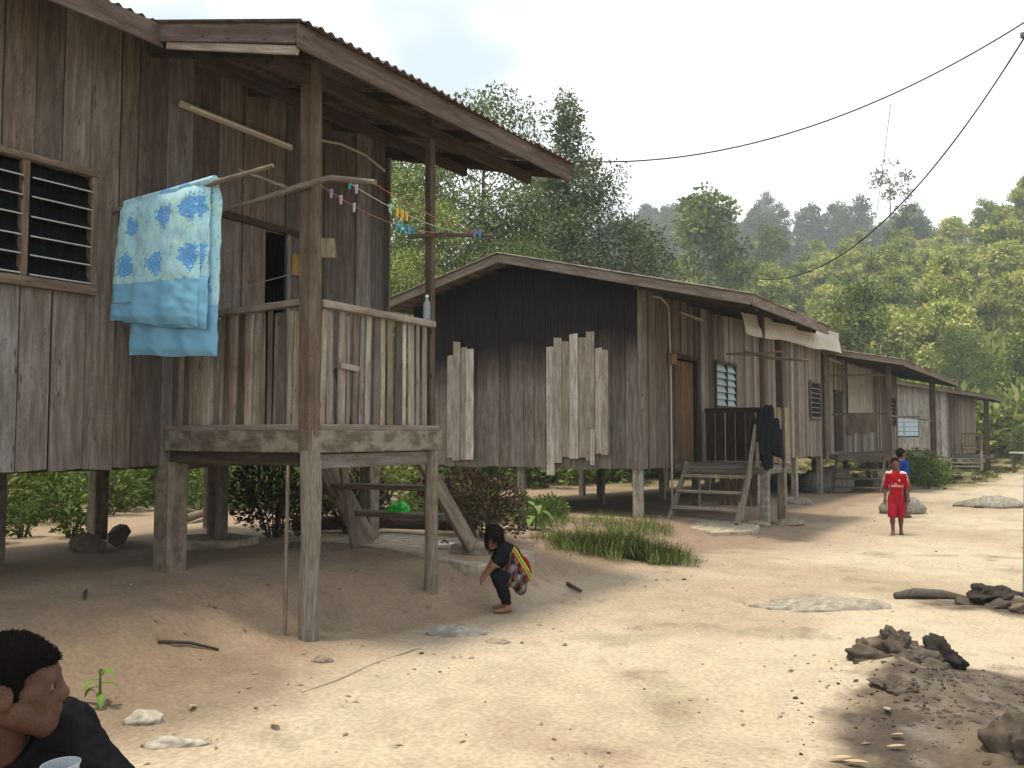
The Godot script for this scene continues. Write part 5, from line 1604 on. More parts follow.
func make_protos():
	var dome := func(t: float) -> float: return sqrt(maxf(0.0, 1.0 - pow(t * 1.02 - 0.35, 2.0) / 0.46))
	var cone := func(t: float) -> float: return (1.0 - t) * 0.95 + 0.10
	var G1 := [Color(0.11, 0.15, 0.042), Color(0.085, 0.12, 0.036), Color(0.16, 0.20, 0.06)]
	var DARK := [Color(0.052, 0.072, 0.036), Color(0.066, 0.088, 0.042), Color(0.056, 0.07, 0.032)]
	var YEL_SUNLIT := [Color(0.40, 0.41, 0.12), Color(0.35, 0.38, 0.11), Color(0.45, 0.43, 0.16), Color(0.28, 0.33, 0.09)]  # sunlight on the hill is put into these bright leaf colours
	var MID := [Color(0.20, 0.25, 0.07), Color(0.25, 0.29, 0.085), Color(0.155, 0.20, 0.056)]
	# near forest behind the houses
	PR.cone = tree_proto(1, 12.0, 0.22, func(t): return cone.call(t) * (1.7 + 0.5 * sin(t * 19.0)), 95, 0.66, 230, 0.14, 0.06, [Color(0.085, 0.11, 0.058), Color(0.105, 0.13, 0.068), Color(0.13, 0.155, 0.075)], 0.3, 0.16, Color(0.10, 0.085, 0.07))
	PR.near1 = tree_proto(2, 10.0, 0.25, func(t): return dome.call(t) * 2.7, 110, 0.85, 300, 0.125, 0.055, G1, 0.5, 0.15, Color(0.16, 0.14, 0.12))
	PR.near2 = tree_proto(3, 8.0, 0.15, func(t): return dome.call(t) * 2.3, 100, 0.75, 280, 0.15, 0.045, MID, 0.8, 0.12, Color(0.17, 0.15, 0.12))
	PR.near3 = tree_proto(4, 9.0, 0.30, func(t): return dome.call(t) * 2.2, 90, 0.8, 240, 0.125, 0.052, [Color(0.075, 0.10, 0.048), Color(0.095, 0.12, 0.056), Color(0.065, 0.085, 0.04)], 0.4, 0.13, Color(0.14, 0.12, 0.10))
	# hillside
	PR.yel1 = tree_proto(5, 11.0, 0.12, func(t): return dome.call(t) * 3.2, 85, 1.15, 190, 0.40, 0.22, YEL_SUNLIT, 0.5, 0.16, Color(0.30, 0.27, 0.22))
	PR.yel2 = tree_proto(6, 13.0, 0.18, func(t): return dome.call(t) * 2.6, 80, 1.05, 180, 0.40, 0.20, YEL_SUNLIT + MID, 0.7, 0.16, Color(0.32, 0.29, 0.24))
	PR.mid1 = tree_proto(7, 12.0, 0.25, func(t): return dome.call(t) * 3.0, 75, 1.15, 200, 0.38, 0.21, MID, 0.4, 0.17, Color(0.25, 0.22, 0.19))
	PR.mid2 = tree_proto(8, 15.0, 0.38, func(t): return dome.call(t) * 3.2, 70, 1.2, 190, 0.40, 0.22, G1 + MID, 0.3, 0.2, Color(0.28, 0.25, 0.22))
	# far ridge
	PR.far1 = tree_proto(9, 20.0, 0.4, func(t): return dome.call(t) * 4.2, 55, 1.7, 120, 0.75, 0.45, G1 + DARK, 0.2, 0.3, Color(0.2, 0.18, 0.16))
	PR.far2 = tree_proto(10, 24.0, 0.5, func(t): return dome.call(t) * 4.0, 50, 1.7, 110, 0.75, 0.45, G1 + DARK, 0.2, 0.3, Color(0.24, 0.22, 0.2))
	PR.bare = tree_proto(12, 26.0, 0.66, func(t): return dome.call(t) * 4.8, 26, 1.35, 46, 0.6, 0.3, [Color(0.10, 0.10, 0.06), Color(0.085, 0.085, 0.05)], 0.2, 0.34, Color(0.36, 0.33, 0.29), 0.5)

# point at picture bearing (degrees left of the road's line) and distance
func at_bearing(b: float, d: float) -> Vector3:
	var a := deg_to_rad(b)
	var x := -sin(a) * d
	var z := -cos(a) * d
	return Vector3(x, ground_h(x, z) - 0.15, z)

func forest():
	var r := RandomNumberGenerator.new()
	r.seed = 404
	# named trees behind the sooty house
	plant_tree(PR.cone, at_bearing(28.6, 34.0), 1.27, 0.4, "tall dark pointed tree rising above the sooty house roof", "", "pointed_tree")
	plant_tree(PR.near3, at_bearing(26.9, 35.0), 1.35, 2.0, "dark rounded tree right beside the tall pointed tree", "")
	plant_tree(PR.near3, at_bearing(25.2, 36.0), 1.12, 1.0, "dark bushy tree sloping down right of the tall pointed tree", "")
	plant_tree(PR.near3, at_bearing(23.4, 36.0), 0.82, 4.0, "low dark tree at the right end of the clump behind the sooty house", "")
	plant_tree(PR.near1, at_bearing(34.2, 42.0), 1.72, 3.0, "tall tree whose crown tops the near house eave", "")
	plant_tree(PR.near1, at_bearing(38.9, 41.0), 1.45, 1.1, "leafy tree seen through the porch between wall and thin post", "")
	plant_tree(PR.near2, at_bearing(40.6, 38.0), 1.5, 2.1, "bright leafy tree showing at the far corner of the near house wall", "")
	plant_tree(PR.near2, at_bearing(37.0, 37.0), 1.35, 0.1, "pale green drooping tree right of the thin porch post", "")
	plant_tree(PR.near1, at_bearing(31.6, 40.0), 1.32, 5.0, "leafy tree between the near eave and the pointed tree", "")
	plant_tree(PR.mid2, at_bearing(19.9, 95.0), 1.36, 1.0, "round pale tree standing out on the skyline right of the dark clump", "")
	plant_tree(PR.bare, at_bearing(9.6, 170.0), 0.95, 0.7, "tall bare-trunked tree with thin spreading crown above the forest ridge", "", "emergent_tree")
	plant_tree(PR.mid2, at_bearing(16.3, 150.0), 1.05, 2.0, "tall round-crowned tree at the middle of the forest ridge", "")
	plant_tree(PR.far2, at_bearing(8.4, 200.0), 1.0, 2.6, "dark spreading tree on the ridge right of the bare-trunked tree", "")
	plant_tree(PR.mid1, at_bearing(9.3, 118.0), 1.05, 0.3, "grey-green domed tree on the hillside below the ridge", "")
	# belt behind the houses
	for i in 62:
		var b := r.randf_range(20.0, 47.0)
		var d := r.randf_range(29.0, 62.0)
		var p := at_bearing(b, d)
		if p.x > -14.5: continue
		var k: Array = [PR.near1, PR.near2, PR.near2, PR.near3, PR.near1][r.randi() % 5]
		plant_tree(k, p, r.randf_range(0.65, 1.05) * (0.6 if b < 25.5 else 1.0), r.randf() * TAU, "green forest tree in the belt behind the sooty house", "trees in the belt behind the houses")
	# behind the near house, seen under its floor and round its left
	for i in 7:
		var p := at_bearing(r.randf_range(48.0, 66.0), r.randf_range(24.0, 40.0))
		plant_tree(PR.near2, p, r.randf_range(0.55, 0.8), r.randf() * TAU, "leafy tree hidden behind the near house", "trees behind the near house")
	# valley between the hills
	for i in 60:
		var b := r.randf_range(9.0, 28.0)
		var d := r.randf_range(62.0, 175.0)
		var p := at_bearing(b, d)
		if p.x > -12.0 and p.z > -80.0: continue
		var k: Array = [PR.mid1, PR.yel1, PR.mid2, PR.mid1, PR.yel2][r.randi() % 5]
		plant_tree(k, p, r.randf_range(0.6, 0.95), r.randf() * TAU, "mid-green tree in the wooded valley beyond the stilt houses", "trees in the valley")
	# sunlit hill on the right
	for i in 116:
		var b := r.randf_range(-12.0, 14.0)
		var d := r.randf_range(76.0, 172.0)
		var p := at_bearing(b, d)
		var k: Array = [PR.yel1, PR.yel2, PR.yel1, PR.yel2, PR.mid1][r.randi() % 5]
		plant_tree(k, p, r.randf_range(0.55, 0.95), r.randf() * TAU, "yellow-green tree on the bright hillside at the end of the road", "trees on the bright hillside")
	for i in 12:
		var p := at_bearing(r.randf_range(-8.0, 7.5), r.randf_range(66.0, 76.0))
		if p.z > -64.0: continue
		plant_tree([PR.near2, PR.mid1, PR.near1][i % 3], p, r.randf_range(0.7, 1.0), r.randf() * TAU, "fresh green tree at the foot of the hill past the last house", "trees at the foot of the hill")
	# dark ridge
	for i in 22:
		var b := 7.0 + i * 1.05 + r.randf_range(-0.5, 0.5)
		plant_tree([PR.far1, PR.far2, PR.far1][r.randi() % 3], at_bearing(b, r.randf_range(290.0, 330.0)), r.randf_range(0.75, 1.1), r.randf() * TAU, "dark distant tree on the skyline of the hazy forest ridge", "trees on the far ridge")
	var fa := [[], []]
	for i in 150:
		var s := r.randf_range(0.6, 1.0)
		fa[i % 2].push_back(Transform3D(Basis(Vector3.UP, r.randf() * TAU).scaled(Vector3(s, s, s)), at_bearing(r.randf_range(-4.0, 34.0), r.randf_range(225.0, 345.0))))
	multi("distant_forest", PR.far1[1], M.leaf, fa[0], "dense distant forest canopy clothing the hazy ridge", "forest")
	multi("distant_forest", PR.far2[1], M.leaf, fa[1], "taller distant forest canopy clothing the hazy ridge", "forest")

func bush_mesh(seed_: int, R: float, h: float, n: int, L: float, W: float, cols: Array, stems: Color, up := 0.5) -> ArrayMesh:
	var r := RandomNumberGenerator.new()
	r.seed = seed_
	var m := MB.new()
	for i in 14:
		var a := r.randf() * TAU
		var e := Vector3(cos(a) * R * r.randf_range(0.2, 0.9), h * r.randf_range(0.5, 0.95), sin(a) * R * r.randf_range(0.2, 0.9))
		m.tube([Vector3(e.x * 0.15, -0.05, e.z * 0.15), e * Vector3(0.6, 0.5, 0.6), e], [0.012, 0.009, 0.004], 5, stems, Vector2.ZERO, 0.05, i, false)
	for i in n:
		var d := rdir(r)
		var q := pow(r.randf(), 0.4)
		var p := Vector3(d.x * R, h * 0.5 + d.y * h * 0.5, d.z * R) * q
		p.y = h * 0.5 + d.y * h * 0.5 * q
		p += Vector3(nz2.get_noise_3d(p.x * 90.0, p.y * 90.0, seed_) * R * 0.5, nz2.get_noise_3d(p.z * 90.0, p.x * 90.0, seed_) * h * 0.25, 0)
		if p.y < 0.0: continue
		var al := (Vector3(d.x, d.y * 0.5 + up, d.z) + rdir(r) * 0.7).normalized()
		var c: Color = cols[r.randi() % cols.size()]
		var k := r.randf_range(0.7, 1.3)
		leaf_quad(m, p, al, al.cross(rdir(r)).normalized(), L * r.randf_range(0.6, 1.3), W * r.randf_range(0.6, 1.3), Color(c.r * k, c.g * k, c.b * k))
	return m.mesh()

func multi(called: String, mesh: Mesh, mt: Material, xfs: Array, label: String, cat: String):
	var mm := MultiMesh.new()
	mm.transform_format = MultiMesh.TRANSFORM_3D
	mm.mesh = mesh
	mm.instance_count = xfs.size()
	for i in xfs.size(): mm.set_instance_transform(i, xfs[i])
	var o := MultiMeshInstance3D.new()
	o.multimesh = mm
	o.material_override = mt
	o.name = numbered(called)
	add_child(o)
	tag(o, label, cat, "", "stuff")

func blade_mesh(seed_: int, n: int, R: float, h: float, w: float, cols: Array, lie := 0.5) -> ArrayMesh:
	var r := RandomNumberGenerator.new()
	r.seed = seed_
	var m := MB.new()
	for i in n:
		var a := r.randf() * TAU
		var p := Vector3(cos(a), 0, sin(a)) * R * sqrt(r.randf())
		var d := Vector3(cos(a + r.randf_range(-1.2, 1.2)), 0, sin(a + r.randf_range(-1.2, 1.2))) * r.randf_range(0.1, lie)
		var hh := h * r.randf_range(0.5, 1.2)
		var sd := Vector3(-d.z, 0, d.x).normalized() * w * 0.5
		var c: Color = cols[r.randi() % cols.size()]
		var k := r.randf_range(0.7, 1.3)
		c = Color(c.r * k, c.g * k, c.b * k)
		var p1 := p + Vector3(d.x * 0.35, 0.6, d.z * 0.35) * hh
		var p2 := p + Vector3(d.x * 1.0, 0.95 - d.length() * 0.32, d.z * 1.0) * hh
		var nn := (sd.cross(Vector3.UP).normalized() * 0.5 + Vector3.UP).normalized()
		var q := m.vert(p - sd, nn, Vector2.ZERO, c)
		m.vert(p + sd, nn, Vector2.ZERO, c); m.vert(p1 - sd * 0.8, nn, Vector2.ZERO, c); m.vert(p1 + sd * 0.8, nn, Vector2.ZERO, c); m.vert(p2, nn, Vector2.ZERO, c)
		m.ix.append_array(PackedInt32Array([q, q + 1, q + 3, q, q + 3, q + 2, q + 2, q + 3, q + 4]))
	return m.mesh()

func leafy_plant(called: String, at: Vector3, h: float, n: int, L: float, W: float, col: Color, label: String):
	var t := thing(called, label, "plant", at)
	pole("stem", t, [at + Vector3(0, -0.03, 0), at + Vector3(0.02, h * 0.5, 0.01), at + Vector3(0.0, h, 0.0)], [0.012, 0.009, 0.006], shade(col, 0.8), M.leaf, 6, 0.05)
	for i in n:
		var a := i * 2.4 + 0.5
		var y := h * lerpf(0.35, 1.0, float(i) / n)
		var d := Vector3(cos(a), 0, sin(a))
		var m := MB.new()
		var rows := 6
		var el := lerpf(0.25, 0.9, float(i) / n)
		var c := vary(col, 0.2)
		for q in rows + 1:
			var f := float(q) / rows
			var p := d * L * f * cos(el - f * 0.9) + Vector3(0, L * f * sin(el - f * 0.9), 0)
			var w := W * sin(PI * clampf(f * 0.94 + 0.04, 0.0, 1.0)) * 0.5
			var sd := d.cross(Vector3.UP)
			m.vert(p - sd * w + Vector3(0, w * 0.35, 0), Vector3.UP, Vector2(0, f), c)
			m.vert(p, Vector3.UP, Vector2(0.5, f), shade(c, 1.15))
			m.vert(p + sd * w + Vector3(0, w * 0.35, 0), Vector3.UP, Vector2(1, f), c)
			if q > 0:
				var b := m.v.size() - 6
				for e in 2: m.ix.append_array(PackedInt32Array([b + e, b + e + 1, b + e + 4, b + e, b + e + 4, b + e + 3]))
		m.smooth()
		put("leaf", m.mesh(), M.leaf, t, at + Vector3(0, y, 0))

func low_plants():
	var r := RandomNumberGenerator.new()
	r.seed = 77
	var PUR := [Color(0.055, 0.028, 0.026), Color(0.04, 0.03, 0.022), Color(0.075, 0.035, 0.03), Color(0.05, 0.055, 0.025)]
	var GRN := [Color(0.08, 0.13, 0.03), Color(0.11, 0.165, 0.04), Color(0.06, 0.10, 0.026)]
	var o := put("shrub", bush_mesh(1, 0.55, 0.95, 1900, 0.085, 0.035, PUR, Color(0.09, 0.07, 0.05)), M.leaf, null, Vector3(-8.35, ground_h(-8.35, -7.75), -7.75))
	tag(o, "dark purplish shrub seen under the porch left of the log post", "shrub")
	o = put("shrub", bush_mesh(2, 0.5, 0.85, 1500, 0.085, 0.035, PUR, Color(0.09, 0.07, 0.05)), M.leaf, null, Vector3(-7.9, ground_h(-7.9, -8.6), -8.6))
	tag(o, "dark shrub between the log post and the porch stairs", "shrub")
	o = put("shrub", bush_mesh(3, 0.62, 0.80, 2300, 0.08, 0.03, [Color(0.085, 0.04, 0.034), Color(0.055, 0.045, 0.028), Color(0.11, 0.05, 0.04), Color(0.05, 0.055, 0.025)], Color(0.12, 0.09, 0.07)), M.leaf, null, Vector3(-6.35, ground_h(-6.35, -9.25), -9.25))
	tag(o, "reddish brown shrub behind the crouching child", "shrub")
	o = put("shrub", bush_mesh(4, 0.22, 0.28, 420, 0.07, 0.03, [Color(0.15, 0.012, 0.05), Color(0.10, 0.01, 0.03)], Color(0.09, 0.05, 0.05)), M.leaf, null, Vector3(-6.95, ground_h(-6.95, -9.1) + 0.42, -9.1))
	tag(o, "magenta-leaved bush behind the porch stairs", "shrub")
	o = put("shrub", bush_mesh(8, 0.5, 0.62, 900, 0.10, 0.045, GRN, Color(0.09, 0.07, 0.05)), M.leaf, null, Vector3(-7.0, ground_h(-7.0, -9.9), -9.95))
	tag(o, "low green bush behind the magenta bush", "shrub")
	o = put("shrub", bush_mesh(5, 0.75, 1.15, 1700, 0.10, 0.05, GRN, Color(0.09, 0.07, 0.05)), M.leaf, null, Vector3(-4.0, ground_h(-4.0, -29.2), -29.2))
	tag(o, "dark green bush below the far veranda posts", "shrub")
	o = put("shrub", bush_mesh(6, 0.6, 0.9, 1100, 0.12, 0.05, [Color(0.10, 0.14, 0.03), Color(0.13, 0.15, 0.05)], Color(0.09, 0.07, 0.05)), M.leaf, null, Vector3(-5.0, ground_h(-5.0, -33.0), -33.0))
	tag(o, "pale green bush under the long veranda", "shrub")
	o = put("shrub", bush_mesh(7, 1.1, 2.0, 2200, 0.2, 0.09, [Color(0.10, 0.14, 0.03), Color(0.16, 0.18, 0.06), Color(0.07, 0.10, 0.03)], Color(0.12, 0.1, 0.08)), M.leaf, null, Vector3(-2.9, ground_h(-2.9, -60.0), -60.0))
	tag(o, "broad-leaved bush beyond the last porch", "shrub")
	# weeds behind and under the near house
	var wm := bush_mesh(20, 0.5, 0.9, 420, 0.13, 0.055, GRN + [Color(0.10, 0.13, 0.04)], Color(0.1, 0.09, 0.06))
	var wm2 := bush_mesh(21, 0.6, 1.2, 420, 0.17, 0.06, [Color(0.10, 0.155, 0.035), Color(0.14, 0.19, 0.045), Color(0.20, 0.20, 0.085)], Color(0.14, 0.12, 0.07))
	var xa := []
	var xb := []
	for i in 150:
		var x := r.randf_range(-19.0, -12.2)
		var z := r.randf_range(-17.0, -2.5)
		if x > -13.0 and r.randf() < 0.6: continue
		var s := r.randf_range(0.6, 1.25)
		var xf := Transform3D(Basis(Vector3.UP, r.randf() * TAU).scaled(Vector3(s, s * r.randf_range(0.7, 1.2), s)), Vector3(x, ground_h(x, z) - 0.03, z))
		if i % 2 == 0: xa.push_back(xf)
		else: xb.push_back(xf)
	for i in 60:
		var x := r.randf_range(-13.5, -6.9)
		var z := r.randf_range(-13.2, -10.6)
		if x > -8.2 and z > -11.2: continue
		var s := r.randf_range(0.3, 0.62)
		xa.push_back(Transform3D(Basis(Vector3.UP, r.randf() * TAU).scaled(Vector3(s, s, s)), Vector3(x, ground_h(x, z) - 0.03, z)))
	multi("weeds", wm, M.leaf, xa, "green weeds growing behind the near house", "weeds")
	multi("weeds", wm2, M.leaf, xb, "tall pale weeds thick behind the near house", "weeds")
	for q in [[-10.75, -6.0, 0.45], [-10.3, -6.35, 0.36], [-10.3, -5.4, 0.5]]:
		o = put("weed", bush_mesh(30 + int(q[2] * 50), 0.22, q[2], 160, 0.10, 0.045, GRN, Color(0.1, 0.09, 0.06)), M.leaf, null, Vector3(q[0], ground_h(q[0], q[1]), q[1]))
		tag(o, ["middle-sized", "smallest", "tallest"][[0.45, 0.36, 0.5].find(q[2])] + " green weed sprouting on the sand behind the stilts", "weed", "weeds behind the stilts")
	# undergrowth on the hills
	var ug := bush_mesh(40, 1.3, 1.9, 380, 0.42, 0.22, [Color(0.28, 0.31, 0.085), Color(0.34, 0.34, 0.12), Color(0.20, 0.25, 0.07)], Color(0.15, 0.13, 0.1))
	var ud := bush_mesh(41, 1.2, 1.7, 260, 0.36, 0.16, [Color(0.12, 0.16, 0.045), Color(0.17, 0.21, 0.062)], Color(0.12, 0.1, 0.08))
	xa = []
	xb = []
	for i in 3400:
		var b := r.randf_range(-14.0, 30.0)
		var d := r.randf_range(66.0, 185.0)
		var p := at_bearing(b, d)
		if p.z > -62.0 and p.x > -14.0: continue
		var s := r.randf_range(0.8, 2.1)
		xa.push_back(Transform3D(Basis(Vector3.UP, r.randf() * TAU).scaled(Vector3(s, s * r.randf_range(0.7, 1.3), s)), p))
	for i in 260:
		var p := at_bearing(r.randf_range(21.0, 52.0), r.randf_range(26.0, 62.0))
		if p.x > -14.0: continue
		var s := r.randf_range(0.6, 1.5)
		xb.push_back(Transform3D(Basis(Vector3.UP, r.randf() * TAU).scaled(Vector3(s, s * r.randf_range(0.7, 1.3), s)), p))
	for i in 1300:
		var p := at_bearing(r.randf_range(-6.0, 36.0), r.randf_range(190.0, 350.0))
		var s := r.randf_range(2.5, 4.5)
		xb.push_back(Transform3D(Basis(Vector3.UP, r.randf() * TAU).scaled(Vector3(s, s, s)), p))
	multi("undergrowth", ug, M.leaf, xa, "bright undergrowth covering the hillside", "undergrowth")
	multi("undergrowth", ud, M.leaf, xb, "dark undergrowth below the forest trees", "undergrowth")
	# grass clump in front of the sooty house
	var gb := blade_mesh(50, 44, 0.17, 0.36, 0.0055, [Color(0.22, 0.33, 0.075), Color(0.17, 0.27, 0.06), Color(0.27, 0.36, 0.10), Color(0.40, 0.40, 0.19)], 1.7)
	var xs := []
	for i in 400:
		var u := r.randfn(0.0, 0.42)
		var q := r.randfn(0.0, 0.5)
		if absf(u) > 1.2 or absf(q) > 1.3: continue
		var x := -5.0 + u * 0.95 + q * 0.1
		var z := -10.45 - u * 0.3 + q * 0.62
		var s := r.randf_range(0.45, 1.2) * exp(-(u * u + q * q) * 0.55)
		xs.push_back(Transform3D(Basis(Vector3.UP, r.randf() * TAU).scaled(Vector3(s, s, s)), Vector3(x, ground_h(x, z) - 0.02, z)))
	for i in 130:
		var x := r.randf_range(-8.6, -5.2)
		var z := r.randf_range(-13.3, -11.3)
		var s := r.randf_range(0.4, 0.8)
		xs.push_back(Transform3D(Basis(Vector3.UP, r.randf() * TAU).scaled(Vector3(s, s, s)), Vector3(x, ground_h(x, z) - 0.02, z)))
	multi("grass_clump", gb, M.leaf, xs, "overgrown clump of long green grass beside the road", "grass")
	var sg := blade_mesh(51, 40, 0.22, 0.16, 0.014, [Color(0.13, 0.15, 0.04), Color(0.2, 0.19, 0.08), Color(0.09, 0.12, 0.03)], 0.8)
	xs = []
	for i in 2600:
		var x := r.randf_range(-14.0, 16.0)
		var z := r.randf_range(-64.0, -24.0)
		var c := ground_col(x, z)
		if c.g < c.r * 0.9: continue
		var s := r.randf_range(0.6, 1.5)
		xs.push_back(Transform3D(Basis(Vector3.UP, r.randf() * TAU).scaled(Vector3(s, s, s)), Vector3(x, ground_h(x, z) - 0.02, z)))
	multi("grass", sg, M.leaf, xs, "short grass on the verges at the end of the road", "grass")
	leafy_plant("broadleaf_plant", Vector3(-6.6, ground_h(-6.6, -11.0), -11.0), 0.34, 10, 0.30, 0.13, Color(0.11, 0.17, 0.05), "pale green broad-leaved plant left of the grass clump")
	leafy_plant("seedling", Vector3(-5.02, ground_h(-5.02, -3.30), -3.30), 0.22, 6, 0.13, 0.05, Color(0.10, 0.17, 0.035), "small green seedling in the dirt right of the sitting man")
	leafy_plant("broadleaf_plant", Vector3(-8.9, ground_h(-8.9, -12.6), -12.6), 0.55, 8, 0.34, 0.16, Color(0.12, 0.19, 0.05), "tall broad-leaved plant under the left end of the sooty gable")
# ---------------------------------------------------------------- loose things
func rock_mesh(seed_: int, size: Vector3, rough: float, col: Color, sub := 14, jag := 0.0) -> ArrayMesh:
	var m := MB.new()
	var q := noise(seed_, 0.9, 4)
	var seg := sub * 2
	for i in sub + 1:
		var th := PI * i / sub
		for s in seg + 1:
			var ph := TAU * (s % seg) / seg
			var p := Vector3(sin(th) * cos(ph), cos(th), sin(th) * sin(ph))
			var k := 1.0 + q.get_noise_3d(p.x, p.y, p.z) * rough + q.get_noise_3d(p.x * 4.0 + 9.0, p.y * 4.0, p.z * 4.0) * rough * 0.3
			var kk := 1.0 + q.get_noise_3d(p.x * 3.0, p.y * 3.0 + 5.0, p.z * 3.0) * 0.45
			if jag > 0.0:
				var rd := 1.0 - absf(q.get_noise_3d(p.x * 2.6, p.y * 0.9, p.z * 2.6)) * 2.6
				var r2 := 1.0 - absf(q.get_noise_3d(p.x * 6.0 + 3.0, p.y * 2.0, p.z * 6.0)) * 2.6
				k *= 1.0 + jag * (maxf(p.y, -0.2) * rd * 0.8 + rd * 0.18 + r2 * 0.16)
			m.vert(p * size * k, p, Vector2(0, 0), Color(col.r * kk, col.g * kk, col.b * kk))
	for i in sub:
		for s in seg:
			var a := i * (seg + 1) + s
			m.tri(a, a + 1, a + seg + 2, m.n[a] + m.n[a + seg + 2])
			m.tri(a, a + seg + 2, a + seg + 1, m.n[a] + m.n[a + seg + 2])
	m.smooth()
	for i in sub + 1:   # close the seam
		var a := i * (seg + 1)
		var nn := (m.n[a] + m.n[a + seg]).normalized()
		m.n[a] = nn; m.n[a + seg] = nn
	return m.mesh()

func rock(called: String, x: float, z: float, size: Vector3, sink: float, turn: float, col: Color, rough: float, label: String, cat := "rock", sd := 1, mt: Material = null, group := "") -> MeshInstance3D:
	var o := put(called, rock_mesh(sd, size, rough, col), mt if mt else M.rock, null, Vector3(x, ground_h(x, z) + size.y * (0.55 - 2.2 * sink), z), Basis(Vector3.UP, turn))
	tag(o, label, cat, group)
	return o

func slab(called: String, outline: Array, top: Array, thick: float, col: Color, label: String, cat: String):
	# outline of [x, z]; top(y) one value per corner
	var m := MB.new()
	var n := outline.size()
	var c := Vector3.ZERO
	for i in n: c += Vector3(outline[i][0], top[i], outline[i][1]) / n
	var rim := []
	for i in n:
		var a := Vector3(outline[i][0], top[i], outline[i][1]) - c
		var b := Vector3(outline[(i + 1) % n][0], top[(i + 1) % n], outline[(i + 1) % n][1]) - c
		for q in 5:
			var p := a.lerp(b, q / 5.0)
			var k := 1.0 + nz.get_noise_2d(p.x * 160.0, p.z * 160.0) * 0.05
			rim.push_back(Vector3(p.x * k, p.y, p.z * k))
	var N := rim.size()
	var ct := m.vert(Vector3.ZERO, Vector3.UP, Vector2.ZERO, col)
	var st := m.v.size()
	for p in rim: m.vert(p * Vector3(0.97, 1, 0.97), Vector3.UP, Vector2.ZERO, col)
	for i in N: m.tri(ct, st + i, st + (i + 1) % N, Vector3.UP)
	for i in N:
		var a: Vector3 = rim[i]
		var b: Vector3 = rim[(i + 1) % N]
		var out := Vector3(b.z - a.z, 0, a.x - b.x).normalized()
		if out.dot(a) < 0.0: out = -out
		var ai := a * Vector3(0.97, 1, 0.97)
		var bi := b * Vector3(0.97, 1, 0.97)
		var e := Vector3(0, -0.015, 0)
		var d := Vector3(0, -thick, 0)
		m.quad(ai, bi, b + e, a + e, (out + Vector3.UP).normalized(), Vector2.ZERO, Vector2.ZERO, Vector2.ZERO, Vector2.ZERO, col, col, col, col)
		m.quad(a + e, b + e, b + d, a + d, out, Vector2.ZERO, Vector2.ZERO, Vector2.ZERO, Vector2.ZERO, col, col, col, col)
	var o := put(called, m.mesh(), M.stone, null, c)
	tag(o, label, cat)

func flat_bit(called: String, x: float, z: float, L: float, W: float, turn: float, col: Color, label: String, cat: String):
	var m := MB.new()
	var rows := 5
	for q in rows + 1:
		var f := float(q) / rows
		var w := W * 0.5 * sin(PI * clampf(f * 0.92 + 0.05, 0.0, 1.0))
		var y := 0.012 + 0.02 * f * f
		m.vert(Vector3(-w, y + w * 0.4, (f - 0.5) * L), Vector3.UP, Vector2.ZERO, col)
		m.vert(Vector3(0, y, (f - 0.5) * L), Vector3.UP, Vector2.ZERO, shade(col, 0.85))
		m.vert(Vector3(w, y + w * 0.4, (f - 0.5) * L), Vector3.UP, Vector2.ZERO, col)
		if q > 0:
			var b := m.v.size() - 6
			for e in 2: m.ix.append_array(PackedInt32Array([b + e, b + e + 1, b + e + 4, b + e, b + e + 4, b + e + 3]))
	m.smooth()
	var o := put(called, m.mesh(), M.dry, null, Vector3(x, ground_h(x, z), z), Basis(Vector3.UP, turn))
	tag(o, label, cat)

func stick(x0: float, z0: float, x1: float, z1: float, r: float, col: Color, label: String, cat := "stick"):
	var o := pole("stick", null, [Vector3(x0, ground_h(x0, z0) + r, z0), Vector3((x0 + x1) * 0.5, ground_h((x0 + x1) * 0.5, (z0 + z1) * 0.5) + r * 1.5, (z0 + z1) * 0.5), Vector3(x1, ground_h(x1, z1) + r, z1)], [r, r * 0.9, r * 0.7], col, M.bark, 7, 0.1)
	tag(o, label, cat)

func stump(x: float, z: float, size: Vector3, sd: int, label: String, spikes: Array):
	var at := Vector3(x, ground_h(x, z), z)
	var t := thing("charred_stump", label, "stump", at)
	put("root_mass", rock_mesh(sd, size, 0.65, Color(0.115, 0.096, 0.08), 34, 0.10), M.rock, t, at + Vector3(0, -size.y * 0.25, 0))
	for q in spikes:
		put("charred_lump", rock_mesh(sd + int(q[0] * 90) + 3, Vector3(q[3], q[4], q[5]), 0.85, q[6], 22, 0.10), M.rock, t, at + Vector3(q[0], q[1] - 0.015, q[2]), Basis(Vector3(0.3, 0.2, 1).normalized(), q[7]))

